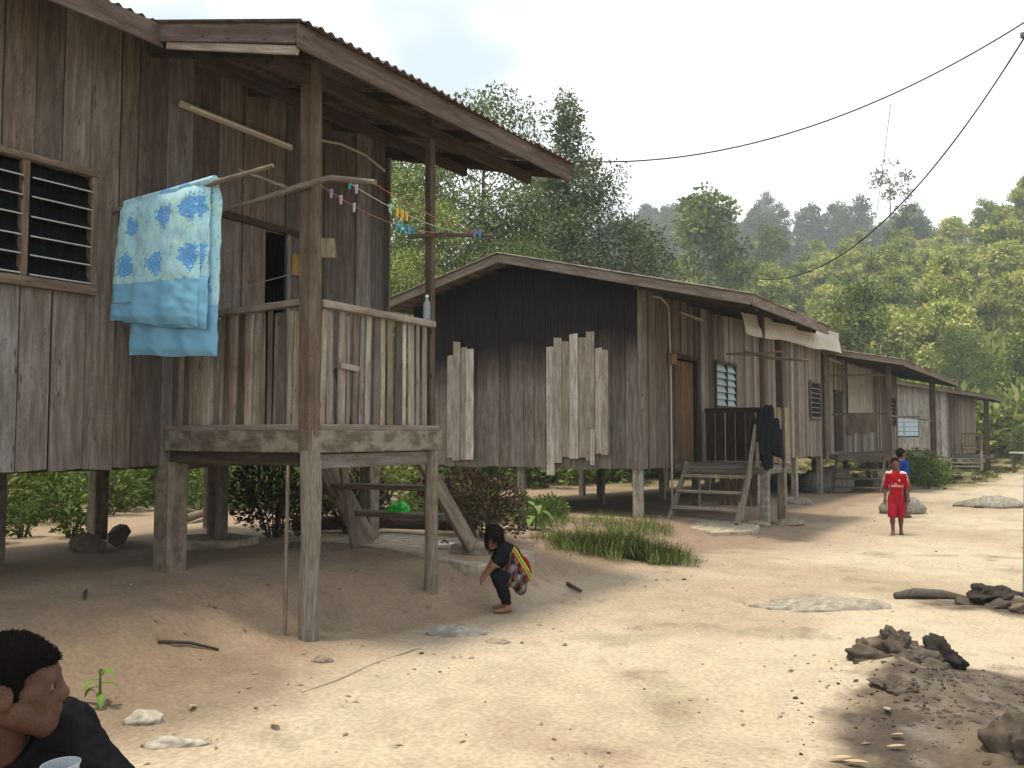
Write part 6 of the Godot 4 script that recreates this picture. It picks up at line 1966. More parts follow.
func blanket():
	var pz := -4.56
	var poleo := pole("drying_pole", null, [Vector3(-6.92, 3.50, pz), Vector3(-6.2, 3.53, pz), Vector3(-5.5, 3.55, pz + 0.01), Vector3(-4.98, 3.58, pz)], [0.022, 0.022, 0.02, 0.015], Color(0.24, 0.21, 0.18), M.bark, 8, 0.08)
	tag(poleo, "bare pole sticking out of the near house wall, blanket over it", "pole")
	# printed cloth: flowers on pale ground, plain blue hem
	var r := RandomNumberGenerator.new()
	r.seed = 5
	var W := 512
	var Hh := 512
	var im := Image.create(W, Hh, false, Image.FORMAT_RGB8)
	var n1 := noise(61, 0.02, 3)
	var fl := []
	for i in 9:
		fl.push_back([(i % 3 + 0.5 + r.randf_range(-0.28, 0.28)) * W / 3.0, (i / 3 + 0.5 + r.randf_range(-0.28, 0.28)) * Hh / 3.0, r.randf_range(44, 62), r.randf() * TAU, 0 if i % 2 == 0 else 1])
	for y in Hh:
		for x in W:
			var c := Color(0.62, 0.78, 0.82)
			c = c.lerp(Color(0.52, 0.72, 0.82), 0.6 * sst(-0.1, 0.35, n1.get_noise_2d(x * 2.4 + 70.0, y * 0.7)))
			if n1.get_noise_2d(x * 1.6 + 400.0, y * 1.6) > 0.47: c = Color(0.45, 0.63, 0.80)
			for f in fl:
				var dx: float = x - f[0]
				var dy: float = y - f[1]
				var d := sqrt(dx * dx + dy * dy)
				if d > f[2] * 1.9: continue
				var a: float = atan2(dy, dx) + f[3]
				var pet: float = f[2] * (0.72 + 0.10 * cos(a * 3.0) + n1.get_noise_2d(x * 2.0, y * 2.0) * 0.45)
				var lf: float = f[2] * (1.0 + 0.75 * pow(maxf(0.0, cos(a * 2.0 + 0.8)), 3.0))
				if d < pet:
					var k := 0.5 + 0.5 * sin(d * 0.45 + n1.get_noise_2d(x * 4.0, y * 4.0) * 5.0)
					c = Color(0.27, 0.51, 0.76).lerp(Color(0.50, 0.71, 0.86), k * 0.75)
				elif d < lf and n1.get_noise_2d(x * 2.2, y * 2.2) > 0.12:
					c = Color(0.60, 0.74, 0.66)
			im.set_pixel(x, y, c)
	var pm := mat(0.95, Color.WHITE, false)
	pm.albedo_texture = ImageTexture.create_from_image(im)
	pm.rim_enabled = true
	pm.rim = 0.2
	var bm := mat(0.95, Color.WHITE, true)
	var t := thing("blanket", "blue and white flowered quilt folded over the pole at the near house", "blanket", Vector3(-6.1, 3.53, pz))
	# a leaf of the fold: x range, drop from the pole, z side, thickness
	var leafs := [["front_fold", -6.74, -5.74, 1.0, 0.045, 0.30, 1.0], ["middle_fold", -6.67, -5.67, 1.03, 0.015, 0.34, 1.0], ["rear_fold", -6.67, -5.62, 1.29, -0.05, 0.36, -1.0]]
	for q in leafs:
		var x0: float = q[1]
		var x1: float = q[2]
		var drop: float = q[3]
		for seg in 2:
			var m := MB.new()
			var cols := 26
			var rows := 18
			for side in 2:
				var st := m.v.size()
				for j in rows + 1:
					for i in cols + 1:
						var u := float(i) / cols
						var f := float(j) / rows
						var hem: float = q[5]
						var dy := (lerpf(0.0, drop - hem, f) if seg == 0 else lerpf(drop - hem, drop, f))
						var g := dy / drop
						dy += (0.16 if q[6] > 0.0 else 0.10) * (u - 0.1) * g * g
						var x := lerpf(x0, x1, u) - 0.10 * g * (1.0 - u) * (1.0 if q[0] == "front_fold" else 0.3)
						var fold := sin(u * 17.0 + g * 2.0) * 0.012 + sin(u * 41.0 + 1.0) * 0.006 * (1.0 - g) + nz.get_noise_2d(x * 300.0, dy * 300.0) * 0.016
						var puff := (0.028 if seg == 0 else 0.036) * (1.0 if side == 0 else -1.0)
						puff *= minf(1.0, minf(u, 1.0 - u) * 14.0) * (1.0 if seg == 0 else minf(1.0, (1.0 - f) * 6.0 + 0.12)) * (1.0 if seg == 1 else minf(1.0, f * 5.0 + 0.35))
						var arch: float = q[4] * minf(1.0, g * 9.0 + 0.25)
						m.vert(Vector3(x, 3.565 - dy + (x + 6.1) * 0.035 + (0.006 * sin(u * 9.0) if j == rows and seg == 1 else 0.0), pz + arch + fold * minf(1.0, g * 6.0 + 0.2) + puff) - Vector3(-6.1, 3.53, pz), Vector3.BACK, Vector2((x - x0) * 0.95, dy * 0.95 + (0.4 if q[6] < 0.0 else 0.0)), Color(0.16, 0.37, 0.54))
				for j in rows:
					for i in cols:
						var a := st + j * (cols + 1) + i
						var b := a + cols + 1
						if side == 0: m.ix.append_array(PackedInt32Array([a, a + 1, b + 1, a, b + 1, b]))
						else: m.ix.append_array(PackedInt32Array([a, b + 1, a + 1, a, b, b + 1]))
			m.smooth()
			var o := put(q[0] if seg == 0 else "blue_hem", m.mesh(), pm if seg == 0 else bm, t, Vector3(-6.1, 3.53, pz))
			if seg == 1: o.set_meta("label", "plain blue hem of the quilt")
	# the roll over the pole
	pole("top_roll", t, [Vector3(-6.73, 3.535, pz), Vector3(-6.1, 3.55, pz), Vector3(-5.62, 3.572, pz)], [0.036, 0.04, 0.038], Color(0.48, 0.58, 0.62), pm, 12, 0.08)

func peg(at: Vector3, turn: float, col: Color, label: String):
	var m := MB.new()
	for s in [-1.0, 1.0]:
		m.box(Transform3D(Basis(Vector3.FORWARD, 0.09 * s), Vector3(0.006 * s, -0.012, 0)), Vector3(0.009, 0.075, 0.014), 0.002, [col, col], Vector2.ZERO)
	m.tube([Vector3(-0.008, -0.005, 0.0), Vector3(0.008, -0.005, 0.0)], [0.006, 0.006], 6, Color(0.3, 0.3, 0.3), Vector2.ZERO)
	var o := put("clothes_peg", m.mesh(), M.plastic, null, at, Basis(Vector3.UP, turn))
	tag(o, label, "clothes peg", "clothes pegs on the porch line")

func line_pts(a: Vector3, b: Vector3, sag: float, n := 16) -> Array:
	var out := []
	for i in n + 1:
		var f := float(i) / n
		out.push_back(a.lerp(b, f) - Vector3(0, sag * 4.0 * f * (1.0 - f), 0))
	return out

func cord(called: String, a: Vector3, b: Vector3, sag: float, r: float, col: Color, label: String, cat: String, n := 24):
	var p := line_pts(a, b, sag, n)
	var rr := []
	for q in p: rr.push_back(r)
	var o := pole(called, null, p, rr, col, M.plastic, 6, 0.0)
	tag(o, label, cat)

func clothesline():
	var WD := Color(0.27, 0.235, 0.20)
	var o := pole("branch", null, [Vector3(-6.3, 3.50, -5.05), Vector3(-5.75, 3.53, -5.06), Vector3(-5.3, 3.57, -5.06), Vector3(-4.9, 3.60, -5.07), Vector3(-4.45, 3.50, -5.08)], [0.018, 0.02, 0.03, 0.026, 0.022], WD, M.bark, 8, 0.12)
	tag(o, "crooked branch lashed across the corner post as a line holder", "branch")
	o = pole("branch", null, [Vector3(-5.92, 3.82, -5.04), Vector3(-5.34, 3.58, -5.03)], [0.012, 0.016], WD, M.bark, 7, 0.1)
	tag(o, "short thin stick slanting down to the corner post", "stick")
	o = pole("branch", null, [Vector3(-5.42, 3.50, -6.68), Vector3(-5.0, 3.47, -6.68), Vector3(-4.47, 3.40, -6.70)], [0.022, 0.022, 0.016], shade(WD, 0.7), M.bark, 8, 0.1)
	tag(o, "dark stick fixed to the thin porch post, line tied to it", "stick")
	var R := Color(0.30, 0.10, 0.08)
	var L := [[Vector3(-5.05, 3.59, -5.08), Vector3(-5.05, 3.49, -6.66), 0.09, "reddish"], [Vector3(-4.78, 3.58, -5.08), Vector3(-4.80, 3.46, -6.67), 0.06, "middle"], [Vector3(-4.52, 3.53, -5.09), Vector3(-4.58, 3.43, -6.68), 0.05, "outer"]]
	var i := 0
	for q in L:
		cord("clothesline", q[0], q[1], q[2], 0.0035, [R, Color(0.4, 0.36, 0.32), R][i], q[3] + " clothesline strung between the two porch sticks", "line", 14)
		i += 1
	var on := func(k: int, f: float) -> Vector3: return (L[k][0] as Vector3).lerp(L[k][1], f) - Vector3(0, L[k][2] * 4.0 * f * (1.0 - f), 0)
	peg(on.call(0, 0.10), 0.3, Color(0.30, 0.20, 0.40), "violet clothes peg hanging nearest the corner post")
	peg(on.call(0, 0.17), 0.2, Color(0.45, 0.33, 0.42), "pinkish clothes peg next to the violet one")
	peg(on.call(1, 0.05), 0.1, Color(0.03, 0.30, 0.28), "teal clothes peg close under the crooked branch")
	peg(on.call(1, 0.10), 0.4, Color(0.40, 0.34, 0.55), "lilac clothes peg beside the teal peg")
	peg(on.call(0, 0.27), 0.0, Color(0.42, 0.42, 0.42), "grey clothes peg hanging below the lilac peg")
	peg(on.call(1, 0.36), 0.2, Color(0.25, 0.50, 0.42), "mint clothes peg left of the yellow pegs")
	peg(on.call(1, 0.42), 0.3, Color(0.70, 0.42, 0.03), "leftmost of the three yellow clothes pegs")
	peg(on.call(1, 0.46), 0.1, Color(0.70, 0.42, 0.03), "middle one of the three yellow clothes pegs")
	peg(on.call(1, 0.50), 0.3, Color(0.70, 0.42, 0.03), "rightmost of the three yellow clothes pegs")
	for k in 5:
		peg(on.call(0, 0.62 + k * 0.035), 0.5 + k * 0.2, [Color(0.02, 0.30, 0.42), Color(0.03, 0.42, 0.45), Color(0.02, 0.25, 0.45), Color(0.04, 0.40, 0.42), Color(0.03, 0.15, 0.42)][k], ["first", "second", "third", "fourth", "fifth"][k] + " from the left in the row of blue-green clothes pegs")
	peg(on.call(2, 0.93), 0.2, Color(0.12, 0.16, 0.45), "dark blue clothes peg at the thin porch post")
	peg(on.call(2, 0.985), 0.6, Color(0.05, 0.22, 0.55), "bright blue clothes peg right of the thin porch post")
	cord("cord", Vector3(-6.85, 2.68, -4.35), Vector3(-5.22, 2.90, -5.08), 0.07, 0.004, Color(0.10, 0.12, 0.13), "dark cord passing in front of the quilt to the corner post", "cord", 14)

func bottle(at: Vector3, s: float, label: String):
	var m := MB.new()
	var prof := [[0.0, 0.0], [0.030, 0.0], [0.034, 0.008], [0.033, 0.05], [0.0345, 0.055], [0.033, 0.10], [0.034, 0.13], [0.030, 0.16], [0.016, 0.19], [0.013, 0.20], [0.013, 0.215]]
	var prev := -1
	for i in prof.size():
		var st := m.v.size()
		for q in 17:
			var an := TAU * q / 16
			m.vert(Vector3(cos(an) * prof[i][0], prof[i][1], sin(an) * prof[i][0]) * s, Vector3(cos(an), 0, sin(an)), Vector2.ZERO, Color.WHITE)
		if prev >= 0:
			for q in 16: m.ix.append_array(PackedInt32Array([prev + q, st + q + 1, prev + q + 1, prev + q, st + q, st + q + 1]))
		prev = st
	m.smooth()
	var t := thing("bottle", label, "bottle", at)
	put("flask", m.mesh(), M.bottle, t, at)
	pole("cap", t, [at + Vector3(0, 0.212, 0) * s, at + Vector3(0, 0.235, 0) * s], [0.016 * s, 0.016 * s], Color(0.6, 0.62, 0.65), M.plastic, 12, 0.0)

func jacket():
	# dark cloth slung over the porch post of the sooty house
	var at := Vector3(-4.58, 1.2, -15.36)
	var t := thing("jacket", "dark jacket hung on the porch post of the sooty house", "jacket", at)
	var c := Color(0.022, 0.024, 0.028)
	var bones := [[at + Vector3(-0.05, 0.80, 0.06), at + Vector3(-0.10, 0.15, 0.08), 0.075, 0.17, c], [at + Vector3(0.05, 0.84, 0.06), at + Vector3(0.12, 0.2, 0.07), 0.07, 0.15, c], [at + Vector3(0.0, 0.1, 0.08), at + Vector3(0.02, -0.12, 0.08), 0.12, 0.08, c], [at + Vector3(-0.16, 0.62, 0.1), at + Vector3(-0.23, 0.12, 0.12), 0.07, 0.06, c], [at + Vector3(0.16, 0.62, 0.1), at + Vector3(0.25, 0.05, 0.10), 0.07, 0.055, c]]
	for b in bones:
		b[0] -= at
		b[1] -= at
	var m := body(bones, 0.018, 0.05, func(p: Vector3, d: float) -> float:
		return d + sin(p.x * 62.0 + sin(p.y * 6.0) * 1.8) * 0.014 + nz.get_noise_3d(p.x * 400.0, p.y * 200.0, p.z * 400.0) * 0.02)
	for i in m.c.size(): m.c[i] = c
	put("cloth", m.mesh(), M.cloth, t, at)
	put("collar", body([[Vector3(-0.06, 0.83, 0.03), Vector3(0.06, 0.87, 0.03), 0.05, 0.045, Color(0.10, 0.09, 0.08)]], 0.015, 0.02).mesh(), M.cloth, t, at)

func sheet(called: String, pts: Array, nu: int, nv: int, wave: float, col: Color, label: String, cat: String, thick := 0.01):
	# pts: four corners (top left, top right, bottom right, bottom left); slack cloth with thickness
	var m := MB.new()
	var o: Vector3 = pts[0]
	var nn: Vector3 = (pts[1] - pts[0]).cross(pts[3] - pts[0]).normalized()
	for side in 2:
		var st := m.v.size()
		for j in nv + 1:
			for i in nu + 1:
				var u := float(i) / nu
				var f := float(j) / nv
				var p: Vector3 = (pts[0] as Vector3).lerp(pts[1], u).lerp((pts[3] as Vector3).lerp(pts[2], u), f)
				p += nn * (sin(u * 13.0 + f * 3.0) * wave + sin(u * 29.0 - f * 5.0) * wave * 0.4 + nz.get_noise_2d(u * 90.0, f * 90.0) * wave * 1.5)
				p.y += -sin(u * PI * 4.0) * wave * f * 1.5
				m.vert(p - o + nn * (thick * 0.5 if side == 0 else -thick * 0.5), nn, Vector2(u, f), col)
		for j in nv:
			for i in nu:
				var a := st + j * (nu + 1) + i
				var b := a + nu + 1
				if side == 0: m.ix.append_array(PackedInt32Array([a, a + 1, b + 1, a, b + 1, b]))
				else: m.ix.append_array(PackedInt32Array([a, b + 1, a + 1, a, b, b + 1]))
	m.smooth()
	var q := put(called, m.mesh(), M.cloth, null, o)
	tag(q, label, cat)

func armchair():
	var at := Vector3(-4.55, 0.68, -47.6)
	var t := thing("wooden_chair", "light wooden slat-backed chair on the far porch", "chair", at)
	var c := Color(0.46, 0.32, 0.15)
	for sx in [-1.0, 1.0]:
		beam("leg", t, at + Vector3(0.42 * sx, 0, 0.3), at + Vector3(0.42 * sx, 0.62, 0.3), 0.07, 0.07, c)
		beam("leg", t, at + Vector3(0.42 * sx, 0, -0.3), at + Vector3(0.42 * sx, 1.0, -0.36), 0.07, 0.07, c)
		beam("armrest", t, at + Vector3(0.42 * sx, 0.65, 0.34), at + Vector3(0.42 * sx, 0.65, -0.34), 0.08, 0.05, c)
	beam("seat", t, at + Vector3(-0.4, 0.40, 0), at + Vector3(0.4, 0.40, 0), 0.6, 0.05, c, Vector3(0, 0, 1))
	beam("top_rail", t, at + Vector3(-0.42, 0.98, -0.36), at + Vector3(0.42, 0.98, -0.36), 0.09, 0.05, c, Vector3.UP)
	beam("front_rail", t, at + Vector3(-0.42, 0.25, 0.31), at + Vector3(0.42, 0.25, 0.31), 0.08, 0.04, c, Vector3.UP)
	for i in 5:
		beam("back_slat", t, at + Vector3(-0.3 + i * 0.15, 0.42, -0.33), at + Vector3(-0.3 + i * 0.15, 0.95, -0.36), 0.05, 0.03, c)

func far_table():
	var x := -1.95
	var z := -44.0
	var at := Vector3(x, ground_h(x, z), z)
	var t := thing("table", "small white-topped table at the right end of the road", "table", at)
	beam("table_top", t, at + Vector3(-0.8, 0.86, 0), at + Vector3(0.9, 0.86, 0), 0.9, 0.06, Color(0.62, 0.6, 0.56), Vector3(0, 0, 1))
	for sx in [-0.65, 0.75]:
		for sz in [-0.35, 0.35]:
			beam("leg", t, at + Vector3(sx, -0.05, sz), at + Vector3(sx, 0.83, sz), 0.08, 0.08, Color(0.14, 0.11, 0.08))
	put("sack", rock_mesh(91, Vector3(0.22, 0.26, 0.2), 0.25, Color(0.05, 0.042, 0.036), 10), M.cloth, null, at + Vector3(0.25, 0.24, 0.0))
	var s := get_child(get_child_count() - 1) as Node3D
	tag(s, "dark sack standing under the white-topped table", "sack")

func loose_things():
	blanket()
	clothesline()
	bottle(Vector3(-5.135, 2.667, -6.60), 1.0, "clear plastic bottle standing on the porch rail by the thin post")
	jacket()
	# tarpaulin under the eave of the sooty house
	sheet("tarpaulin", [Vector3(-4.80, 3.66, -14.7), Vector3(-4.30, 3.74, -19.6), Vector3(-4.25, 3.30, -19.5), Vector3(-4.72, 3.30, -14.8)], 40, 8, 0.018, Color(0.58, 0.56, 0.52), "pale tarpaulin slung under the eave of the sooty house", "tarpaulin")
	sheet("cloth", [Vector3(-4.62, 2.19, -27.2), Vector3(-4.62, 2.19, -27.22), Vector3(-4.62, 1.5, -27.22), Vector3(-4.62, 1.5, -27.2)], 2, 2, 0.0, Color(0.2, 0.15, 0.12), "strip of brown cloth at the veranda corner", "cloth")
	sheet("cloth", [Vector3(-5.85, 2.24, -27.24), Vector3(-5.05, 2.24, -27.24), Vector3(-5.05, 1.66, -27.24), Vector3(-5.85, 1.60, -27.24)], 16, 8, 0.02, Color(0.19, 0.15, 0.125), "brown cloth drying over the veranda rail", "cloth")
	armchair()
	far_table()
	# concrete and stones
	slab("concrete_slab", [[-7.25, -7.45], [-6.3, -7.35], [-5.5, -7.15], [-4.98, -7.25], [-4.95, -7.9], [-5.2, -8.65], [-6.2, -8.75], [-7.2, -8.5]], [0.41, 0.41, 0.395, 0.34, 0.32, 0.31, 0.39, 0.41], 0.2, Color(0.40, 0.36, 0.29), "rough concrete slab at the foot of the porch stairs", "slab")
	var bl := thing("concrete_block", "concrete block under the right stair stringer", "block", Vector3(-5.38, 0.33, -7.82))
	beam("block", bl, Vector3(-5.66, 0.40, -7.75), Vector3(-5.12, 0.38, -7.95), 0.13, 0.24, Color(0.30, 0.27, 0.22), Vector3.UP, 0.02, M.stone)
	slab("concrete_slab", [[-6.4, -14.75], [-5.9, -14.0], [-4.85, -13.35], [-4.40, -13.9], [-4.5, -14.6], [-5.5, -14.9]], [0.20, 0.18, 0.12, 0.12, 0.14, 0.18], 0.10, Color(0.46, 0.41, 0.33), "pale concrete slab below the stairs of the sooty house", "slab")
	slab("paving_stone", [[-8.75, -6.55], [-8.25, -6.35], [-7.85, -6.7], [-7.95, -7.15], [-8.6, -7.2]], [0.46, 0.46, 0.45, 0.45, 0.46], 0.12, Color(0.42, 0.37, 0.29), "flat stone under the stilt left of the purplish shrub", "stone")
	rock("rock", -4.31, -5.97, Vector3(0.26, 0.07, 0.13), 0.22, 0.5, Color(0.34, 0.33, 0.29), 0.3, "flat grey rock at the foot of the bank below the crouching child", "rock", 3)
	rock("rock", -4.48, -3.23, Vector3(0.11, 0.05, 0.07), 0.15, 0.4, Color(0.45, 0.42, 0.37), 0.4, "pale stone nearest the green seedling", "rock", 4)
	rock("rock", -4.02, -3.08, Vector3(0.17, 0.04, 0.06), 0.2, 0.55, Color(0.46, 0.43, 0.38), 0.4, "long pale stone at the lower edge of the picture", "rock", 5)
	rock("rock", -2.1, -8.75, Vector3(0.66, 0.09, 0.34), 0.42, 0.55, Color(0.36, 0.335, 0.285), 0.35, "broad flat granite rock showing in the middle of the road", "rock", 6)
	rock("rock", -1.75, -22.8, Vector3(0.75, 0.22, 0.5), 0.25, 0.3, Color(0.30, 0.285, 0.25), 0.4, "grey boulder at the far right of the road", "rock", 7)
	rock("boulder", -3.22, -19.9, Vector3(0.42, 0.27, 0.36), 0.1, 0.2, Color(0.28, 0.265, 0.235), 0.3, "grey boulder right behind the boy in red", "boulder", 8)
	rock("boulder", -6.55, -27.6, Vector3(0.85, 0.62, 0.7), 0.2, 0.4, Color(0.27, 0.25, 0.22), 0.25, "big boulder beneath the veranda house", "boulder", 9)
	rock("rock", -9.0, -5.72, Vector3(0.2, 0.12, 0.16), 0.1, 0.2, Color(0.2, 0.165, 0.12), 0.35, "round brown stone at the stilt behind the near house", "rock", 10)
	rock("rock", -5.7, -21.2, Vector3(0.4, 0.14, 0.3), 0.2, 0.2, Color(0.3, 0.28, 0.25), 0.4, "flat stone at the second stilt of the sooty house", "rock", 11)
	rock("rock", -4.75, -15.15, Vector3(0.24, 0.06, 0.2), 0.1, 0.2, Color(0.36, 0.31, 0.24), 0.3, "flat footing stone under the leaning porch post", "rock", 12)
	rock("rock", -4.5, -16.2, Vector3(0.3, 0.07, 0.22), 0.1, 0.7, Color(0.32, 0.27, 0.21), 0.3, "flat footing stone under the brown porch post", "rock", 13)
	rock("rock", -6.95, -10.6, Vector3(0.16, 0.04, 0.1), 0.2, 0.7, Color(0.44, 0.38, 0.28), 0.3, "flat pale stone beside the broad-leaved plant", "rock", 14)
	rock("rock", -7.2, -7.05, Vector3(0.16, 0.05, 0.1), 0.1, 0.7, Color(0.12, 0.125, 0.10), 0.2, "dark flat stone left of the stairs", "rock", 15)
	rock("rock", -4.62, -4.75, Vector3(0.07, 0.04, 0.05), 0.2, 0.4, Color(0.3, 0.25, 0.19), 0.4, "small brown stone below the log post", "rock", 16)
	rock("rock", -3.85, -5.85, Vector3(0.09, 0.025, 0.05), 0.2, 0.4, Color(0.4, 0.35, 0.27), 0.4, "small flat stone right of the grey rock on the bank", "rock", 17)
	# logs behind the near house
	for q in [[-8.95, -6.05, -9.55, -6.55, 0.10, "short dark log lying at the stilt behind the near house"], [-10.9, -8.1, -11.9, -9.4, 0.07, "upper pale log behind the thick concrete stilt"], [-10.6, -8.2, -11.5, -9.5, 0.065, "lower pale log behind the thick concrete stilt"], [-8.6, -8.3, -6.9, -9.5, 0.09, "long brown log lying behind the shrubs"]]:
		stick(q[0], q[1], q[2], q[3], q[4], Color(0.24, 0.19, 0.13) if q[4] < 0.09 else Color(0.13, 0.10, 0.075), q[5], "log")
	var bp := pole("blue_pole", null, [Vector3(-12.6, 0.3, -9.7), Vector3(-12.55, 2.4, -9.72)], [0.05, 0.05], Color(0.10, 0.15, 0.22), M.plain, 8, 0.0)
	tag(bp, "slim blue pole standing in the weeds behind the near house", "pole")
	stick(-4.62, -8.35, -4.35, -8.15, 0.02, Color(0.14, 0.09, 0.06), "short brown stick lying right of the crouching child")
	stick(-5.5, -4.05, -5.35, -4.45, 0.012, Color(0.07, 0.055, 0.045), "thin dark twig on the bank under the house")
	stick(-6.6, -4.2, -6.3, -4.0, 0.014, Color(0.1, 0.075, 0.05), "thin twig in the shade of the near house")
	var hp := pole("hose", null, [Vector3(-4.15, ground_h(-4.15, -4.10) + 0.004, -4.10), Vector3(-4.2, ground_h(-4.2, -4.45) + 0.004, -4.45), Vector3(-4.24, ground_h(-4.24, -4.9) + 0.004, -4.9), Vector3(-4.27, ground_h(-4.27, -5.55) + 0.002, -5.55)], [0.008, 0.009, 0.009, 0.008], Color(0.33, 0.27, 0.20), M.plain, 7, 0.1)
	tag(hp, "pale half-buried hose along the foot of the bank", "hose")
	# green toy and sandals on the stairs
	var gt := thing("plastic_bag", "crumpled bright green plastic bag on the lower stair tread", "bag", Vector3(-6.15, 0.78, -7.42))
	put("crumple", rock_mesh(55, Vector3(0.11, 0.055, 0.08), 0.9, Color(0.04, 0.42, 0.05), 14), M.plastic, gt, Vector3(-6.15, 0.82, -7.42))
	put("knot", rock_mesh(56, Vector3(0.05, 0.04, 0.05), 0.9, Color(0.06, 0.50, 0.08), 10), M.plastic, gt, Vector3(-6.06, 0.855, -7.40))
	for i in 2:
		var at := Vector3(-5.95 + i * 0.13, 0.42, -7.78 - i * 0.02)
		var sd := thing("sandal", ["left white-edged dark sandal on the slab below the stairs", "right white-edged dark sandal on the slab below the stairs"][i], "sandal", at, "sandals below the stairs")
		beam("sole", sd, at + Vector3(-0.04, 0.012, 0.11), at + Vector3(0.04, 0.012, -0.11), 0.085, 0.024, Color(0.5, 0.48, 0.44), Vector3.RIGHT, 0.01, M.plastic)
		pole("strap", sd, [at + Vector3(-0.045, 0.02, 0.0), at + Vector3(-0.01, 0.055, -0.03), at + Vector3(0.045, 0.02, -0.02)], [0.01, 0.011, 0.01], Color(0.03, 0.03, 0.03), M.plastic, 6, 0.0)
	# burnt stumps and logs by the road
	stump(-1.12, -6.62, Vector3(0.30, 0.12, 0.22), 21, "charred tree stump with jagged top on the dark mound", [[0.0, 0.09, 0.02, 0.11, 0.10, 0.09, Color(0.10, 0.085, 0.072), 0.5], [-0.17, 0.03, 0.04, 0.11, 0.08, 0.09, Color(0.19, 0.155, 0.12), 0.3], [0.27, 0.07, -0.06, 0.13, 0.07, 0.05, Color(0.05, 0.044, 0.04), -0.5], [0.14, 0.03, 0.10, 0.15, 0.07, 0.10, Color(0.13, 0.11, 0.095), -0.4]])
	stump(-0.20, -5.02, Vector3(0.22, 0.22, 0.24), 22, "blackened stump cut by the lower right corner of the picture", [[0.1, 0.10, -0.05, 0.07, 0.08, 0.06, Color(0.05, 0.045, 0.045), 0.3], [-0.10, 0.05, 0.05, 0.06, 0.05, 0.06, Color(0.10, 0.085, 0.075), 0.2]])
	stump(-0.66, -9.35, Vector3(0.36, 0.12, 0.20), 23, "low charred root lump at the right edge of the road", [[0.2, 0.05, 0.12, 0.2, 0.08, 0.12, Color(0.18, 0.15, 0.12), 0.3], [-0.1, 0.09, 0.0, 0.18, 0.08, 0.14, Color(0.05, 0.042, 0.038), 0.1]])
	stump(-1.0, -5.85, Vector3(0.12, 0.05, 0.10), 24, "small black clod in front of the charred stump", [])
	var lg := thing("burnt_log", "half-burnt log lying flat left of the low root lump", "log", Vector3(-1.4, 0.05, -9.6))
	pole("trunk", lg, [Vector3(-1.62, 0.03, -9.50), Vector3(-1.45, 0.05, -9.58), Vector3(-1.22, 0.04, -9.70), Vector3(-1.05, 0.02, -9.78)], [0.03, 0.06, 0.055, 0.03], Color(0.12, 0.105, 0.09), M.bark, 10, 0.25)
	# dry leaves
	var LV := Color(0.34, 0.26, 0.155)
	var k := 0
	for q in [[-0.98, -5.45, 0.13, 0.04, 0.3, "pale curled leaf lying just below the charred stump"], [-0.86, -5.03, 0.07, 0.05, 1.2, "small pale leaf on the dark soil left of the corner stump"], [-0.84, -4.88, 0.09, 0.04, 1.6, "thin pale leaf flat on the dark soil"], [-0.33, -4.55, 0.10, 0.06, 0.9, "upturned pale leaf beside the corner stump"], [-1.05, -4.62, 0.11, 0.045, 1.9, "left of two brown leaves at the mound's edge"], [-0.97, -4.58, 0.12, 0.05, 1.4, "right of two brown leaves at the mound's edge"], [-3.80, -3.55, 0.13, 0.05, 1.0, "yellow leaf on the sand right of the pale stones"], [-4.45, -3.52, 0.12, 0.04, 0.7, "yellowish leaf above the pale stone"], [-1.72, -6.2, 0.10, 0.04, 0.2, "thin straw-coloured leaf left of the charred mound"]]:
		flat_bit("dry_leaf", q[0], q[1], q[2], q[3], q[4], vary(LV, 0.2), q[5], "leaf")
		k += 1
	# gravel and litter
	var r := RandomNumberGenerator.new()
	r.seed = 909
	var peb := rock_mesh(70, Vector3(1, 0.6, 0.8), 0.5, Color(0.36, 0.31, 0.24), 5)
	var pebd := rock_mesh(71, Vector3(1, 0.5, 0.8), 0.5, Color(0.13, 0.10, 0.075), 5)
	var xa := []
	var xb := []
	for i in 700:
		var z := -2.2 - pow(r.randf(), 1.5) * 20.0
		var x := r.randf_range(-6.8, 1.5)
		var s := 0.0035 + pow(r.randf(), 6.0) * 0.02
		if nz.get_noise_2d(x * 25.0, z * 25.0) < -0.05 and r.randf() < 0.7: continue
		var xf := Transform3D(Basis(Vector3.UP, r.randf() * TAU).scaled(Vector3(s, s, s)), Vector3(x, ground_h(x, z) + s * 0.2, z))
		if r.randf() < 0.75: xa.push_back(xf)
		else: xb.push_back(xf)
	multi("gravel", peb, M.rock, xa, "scattered pale pebbles on the sandy road", "gravel")
	multi("gravel", pebd, M.rock, xb, "scattered dark crumbs of earth on the sandy road", "gravel")
	var xc := []
	var xw := []
	for i in 800:
		var x := -0.7 + r.randfn(0.0, 0.45)
		var z := -5.85 + r.randfn(0.0, 0.6)
		var s := 0.003 + pow(r.randf(), 5.0) * 0.009
		var xf := Transform3D(Basis(Vector3.UP, r.randf() * TAU).scaled(Vector3(s, s, s)), Vector3(x, ground_h(x, z) + s * 0.2, z))
		if i % 9 == 0: xw.push_back(xf)
		else: xc.push_back(xf)
	multi("charcoal_crumbs", rock_mesh(72, Vector3(1, 0.6, 0.8), 0.5, Color(0.055, 0.045, 0.038), 5), M.rock, xc, "charcoal crumbs strewn round the burnt stumps", "charcoal")
	multi("ash_flakes", rock_mesh(73, Vector3(1, 0.3, 0.8), 0.5, Color(0.30, 0.27, 0.23), 5), M.rock, xw, "grey ash flakes round the burnt stumps", "ash")
	var xd := []
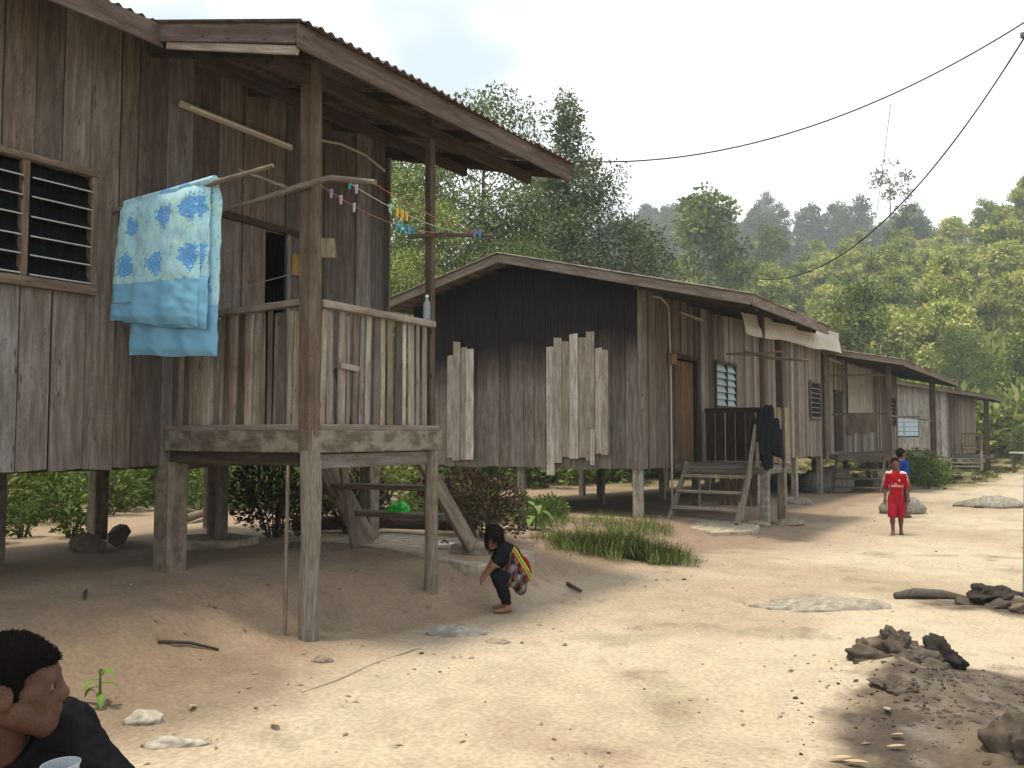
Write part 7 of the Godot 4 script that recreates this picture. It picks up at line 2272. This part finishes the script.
	for i in 260:
		var x := -0.66 + r.randfn(0.0, 0.36)
		var z := -5.9 + r.randfn(0.0, 0.5)
		var s := 0.008 + pow(r.randf(), 2.5) * 0.018
		xd.push_back(Transform3D(Basis(Vector3.UP, r.randf() * TAU).scaled(Vector3(s, s * 0.8, s)), Vector3(x, ground_h(x, z) - s * 0.1, z)))
	multi("soil_clods", rock_mesh(74, Vector3(1, 0.6, 0.8), 0.6, Color(0.095, 0.076, 0.06), 7), M.rock, xd, "loose burnt clods of soil round the stumps", "soil")
	var lm := MB.new()
	leaf_quad(lm, Vector3(0, 0.005, 0), Vector3(0, 0.12, 1).normalized(), Vector3.RIGHT, 1.0, 0.4, Color(0.20, 0.145, 0.085))
	var xl := []
	for i in 900:
		var z := -2.6 - pow(r.randf(), 1.2) * 14.0
		var x := r.randf_range(-6.5, 1.2)
		if absf(x + 4.9) > 1.2 and r.randf() < 0.6: continue
		var s := r.randf_range(0.02, 0.065)
		xl.push_back(Transform3D((Basis(Vector3.UP, r.randf() * TAU) * Basis(Vector3.RIGHT, r.randf_range(-0.2, 0.2))).scaled(Vector3(s, s, s)), Vector3(x, ground_h(x, z) + 0.004, z)))
	multi("leaf_litter", lm.mesh(), M.dry, xl, "bits of dry leaf and straw strewn over the earth", "litter")

func wires():
	# slim pole at the right edge that carries the lines
	var pb := Vector3(-0.52, 0.0, -10.12)
	var pt := Vector3(-0.30, 5.75, -10.0)
	var t := thing("utility_pole", "slim grey pole at the right edge carrying the power lines", "pole", pb)
	pole("shaft", t, [pb - Vector3(0, 0.2, 0), pb.lerp(pt, 0.5), pt], [0.05, 0.045, 0.04], Color(0.40, 0.41, 0.42), M.stone, 10, 0.02)
	beam("bracket", t, pt + Vector3(-0.12, -0.22, 0), pt + Vector3(0.14, -0.22, 0), 0.05, 0.05, Color(0.2, 0.2, 0.2), Vector3.UP)
	var a := Vector3(-4.72, 4.63, -8.62)
	cord("power_line", a, pt + Vector3(-0.05, -0.08, 0), 0.42, 0.0085, Color(0.02, 0.02, 0.022), "upper twisted power line from the near house eave to the pole", "cable", 40)
	cord("power_line", Vector3(-4.2, 3.98, -13.3), pt + Vector3(-0.08, -0.24, 0), 0.75, 0.0085, Color(0.02, 0.02, 0.022), "lower power line sagging to the sooty house eave", "cable", 40)
	cord("guy_wire", Vector3(-1.55, 4.93, -9.55), Vector3(-5.6, 4.25, -28.0), 0.1, 0.004, Color(0.12, 0.12, 0.13), "thin faint wire running from the upper line to the veranda house", "wire", 20)
# ---------------------------------------------------------------- scene
func _ready():
	rng.seed = 20240
	nz = noise(7, 0.01, 4)
	nz.frequency = 0.02
	nz2 = noise(8, 0.012, 3)
	# camera: eye height, looking along the row of houses
	var cam := Camera3D.new()
	cam.name = "camera"
	cam.fov = 46.2127
	cam.near = 0.05
	cam.far = 2000.0
	add_child(cam)
	cam.position = Vector3(0, 1.6, 0)
	cam.rotation = Vector3(deg_to_rad(3.2433), deg_to_rad(32.442), 0)
	cam.current = true
	# bright hazy sky
	var env := Environment.new()
	env.background_mode = Environment.BG_SKY
	env.tonemap_mode = Environment.TONE_MAPPER_LINEAR
	env.tonemap_exposure = 1.75
	env.sdfgi_enabled = true
	env.ssao_enabled = true
	env.ssil_enabled = true
	var sky := Sky.new()
	var pano := PanoramaSkyMaterial.new()
	var im := Image.create(512, 256, false, Image.FORMAT_RGBF)
	var sn := noise(90, 0.9, 5)
	for y in 256:
		for x in 512:
			var th := (0.5 - (y + 0.5) / 256.0) * PI
			var ph := (x + 0.5) / 512.0 * TAU
			var d := Vector3(cos(th) * cos(ph), sin(th), cos(th) * sin(ph))
			var q := sn.get_noise_3d(d.x * 1.6, d.y * 3.2, d.z * 1.6)
			var c := Color(1.12, 1.13, 1.13).lerp(Color(0.48, 0.56, 0.63), sst(0.0, 0.36, q))
			im.set_pixel(x, y, c)
	pano.panorama = ImageTexture.create_from_image(im)
	pano.energy_multiplier = 1.0
	sky.sky_material = pano
	env.sky = sky
	env.background_energy_multiplier = 0.95
	env.fog_enabled = true
	env.fog_density = 0.0010
	env.fog_light_color = Color(0.86, 0.90, 0.93)
	var we := WorldEnvironment.new()
	we.name = "world"
	we.environment = env
	add_child(we)
	# hazy sun, high behind the houses
	var sun := DirectionalLight3D.new()
	sun.name = "sun"
	sun.light_energy = 0.9
	sun.light_angular_distance = 7.0
	sun.light_color = Color(1.0, 0.95, 0.86)
	sun.shadow_enabled = true
	add_child(sun)
	sun.rotation = Vector3(deg_to_rad(-78.0), deg_to_rad(-40.0), 0)
	make_materials()
	print("materials ", Time.get_ticks_msec())
	build_ground()
	print("ground ", Time.get_ticks_msec())
	house_near()
	house_sooty()
	house_veranda()
	house_far()
	house_end()
	print("houses ", Time.get_ticks_msec())
	make_protos()
	forest()
	low_plants()
	print("plants ", Time.get_ticks_msec())
	loose_things()
	wires()
	print("loose ", Time.get_ticks_msec())
	man()
	girl()
	child_standing(Vector3(-2.59, ground_h(-2.59, -15.58), -15.58), 0.20, 1.24, "boy in red football shirt and red shorts standing on the road", Color(0.44, 0.015, 0.03), Color(0.42, 0.02, 0.05), Color(0.75, 0.72, 0.72, 1.0), true, 0.05)
	child_standing(Vector3(-3.02, ground_h(-3.02, -18.7), -18.7), 2.6, 1.34, "child in blue shirt partly hidden behind the boy in red", Color(0.02, 0.055, 0.30), Color(0.03, 0.03, 0.05), Color(0, 0, 0, 0), false, 0.04)
	print("people ", Time.get_ticks_msec())
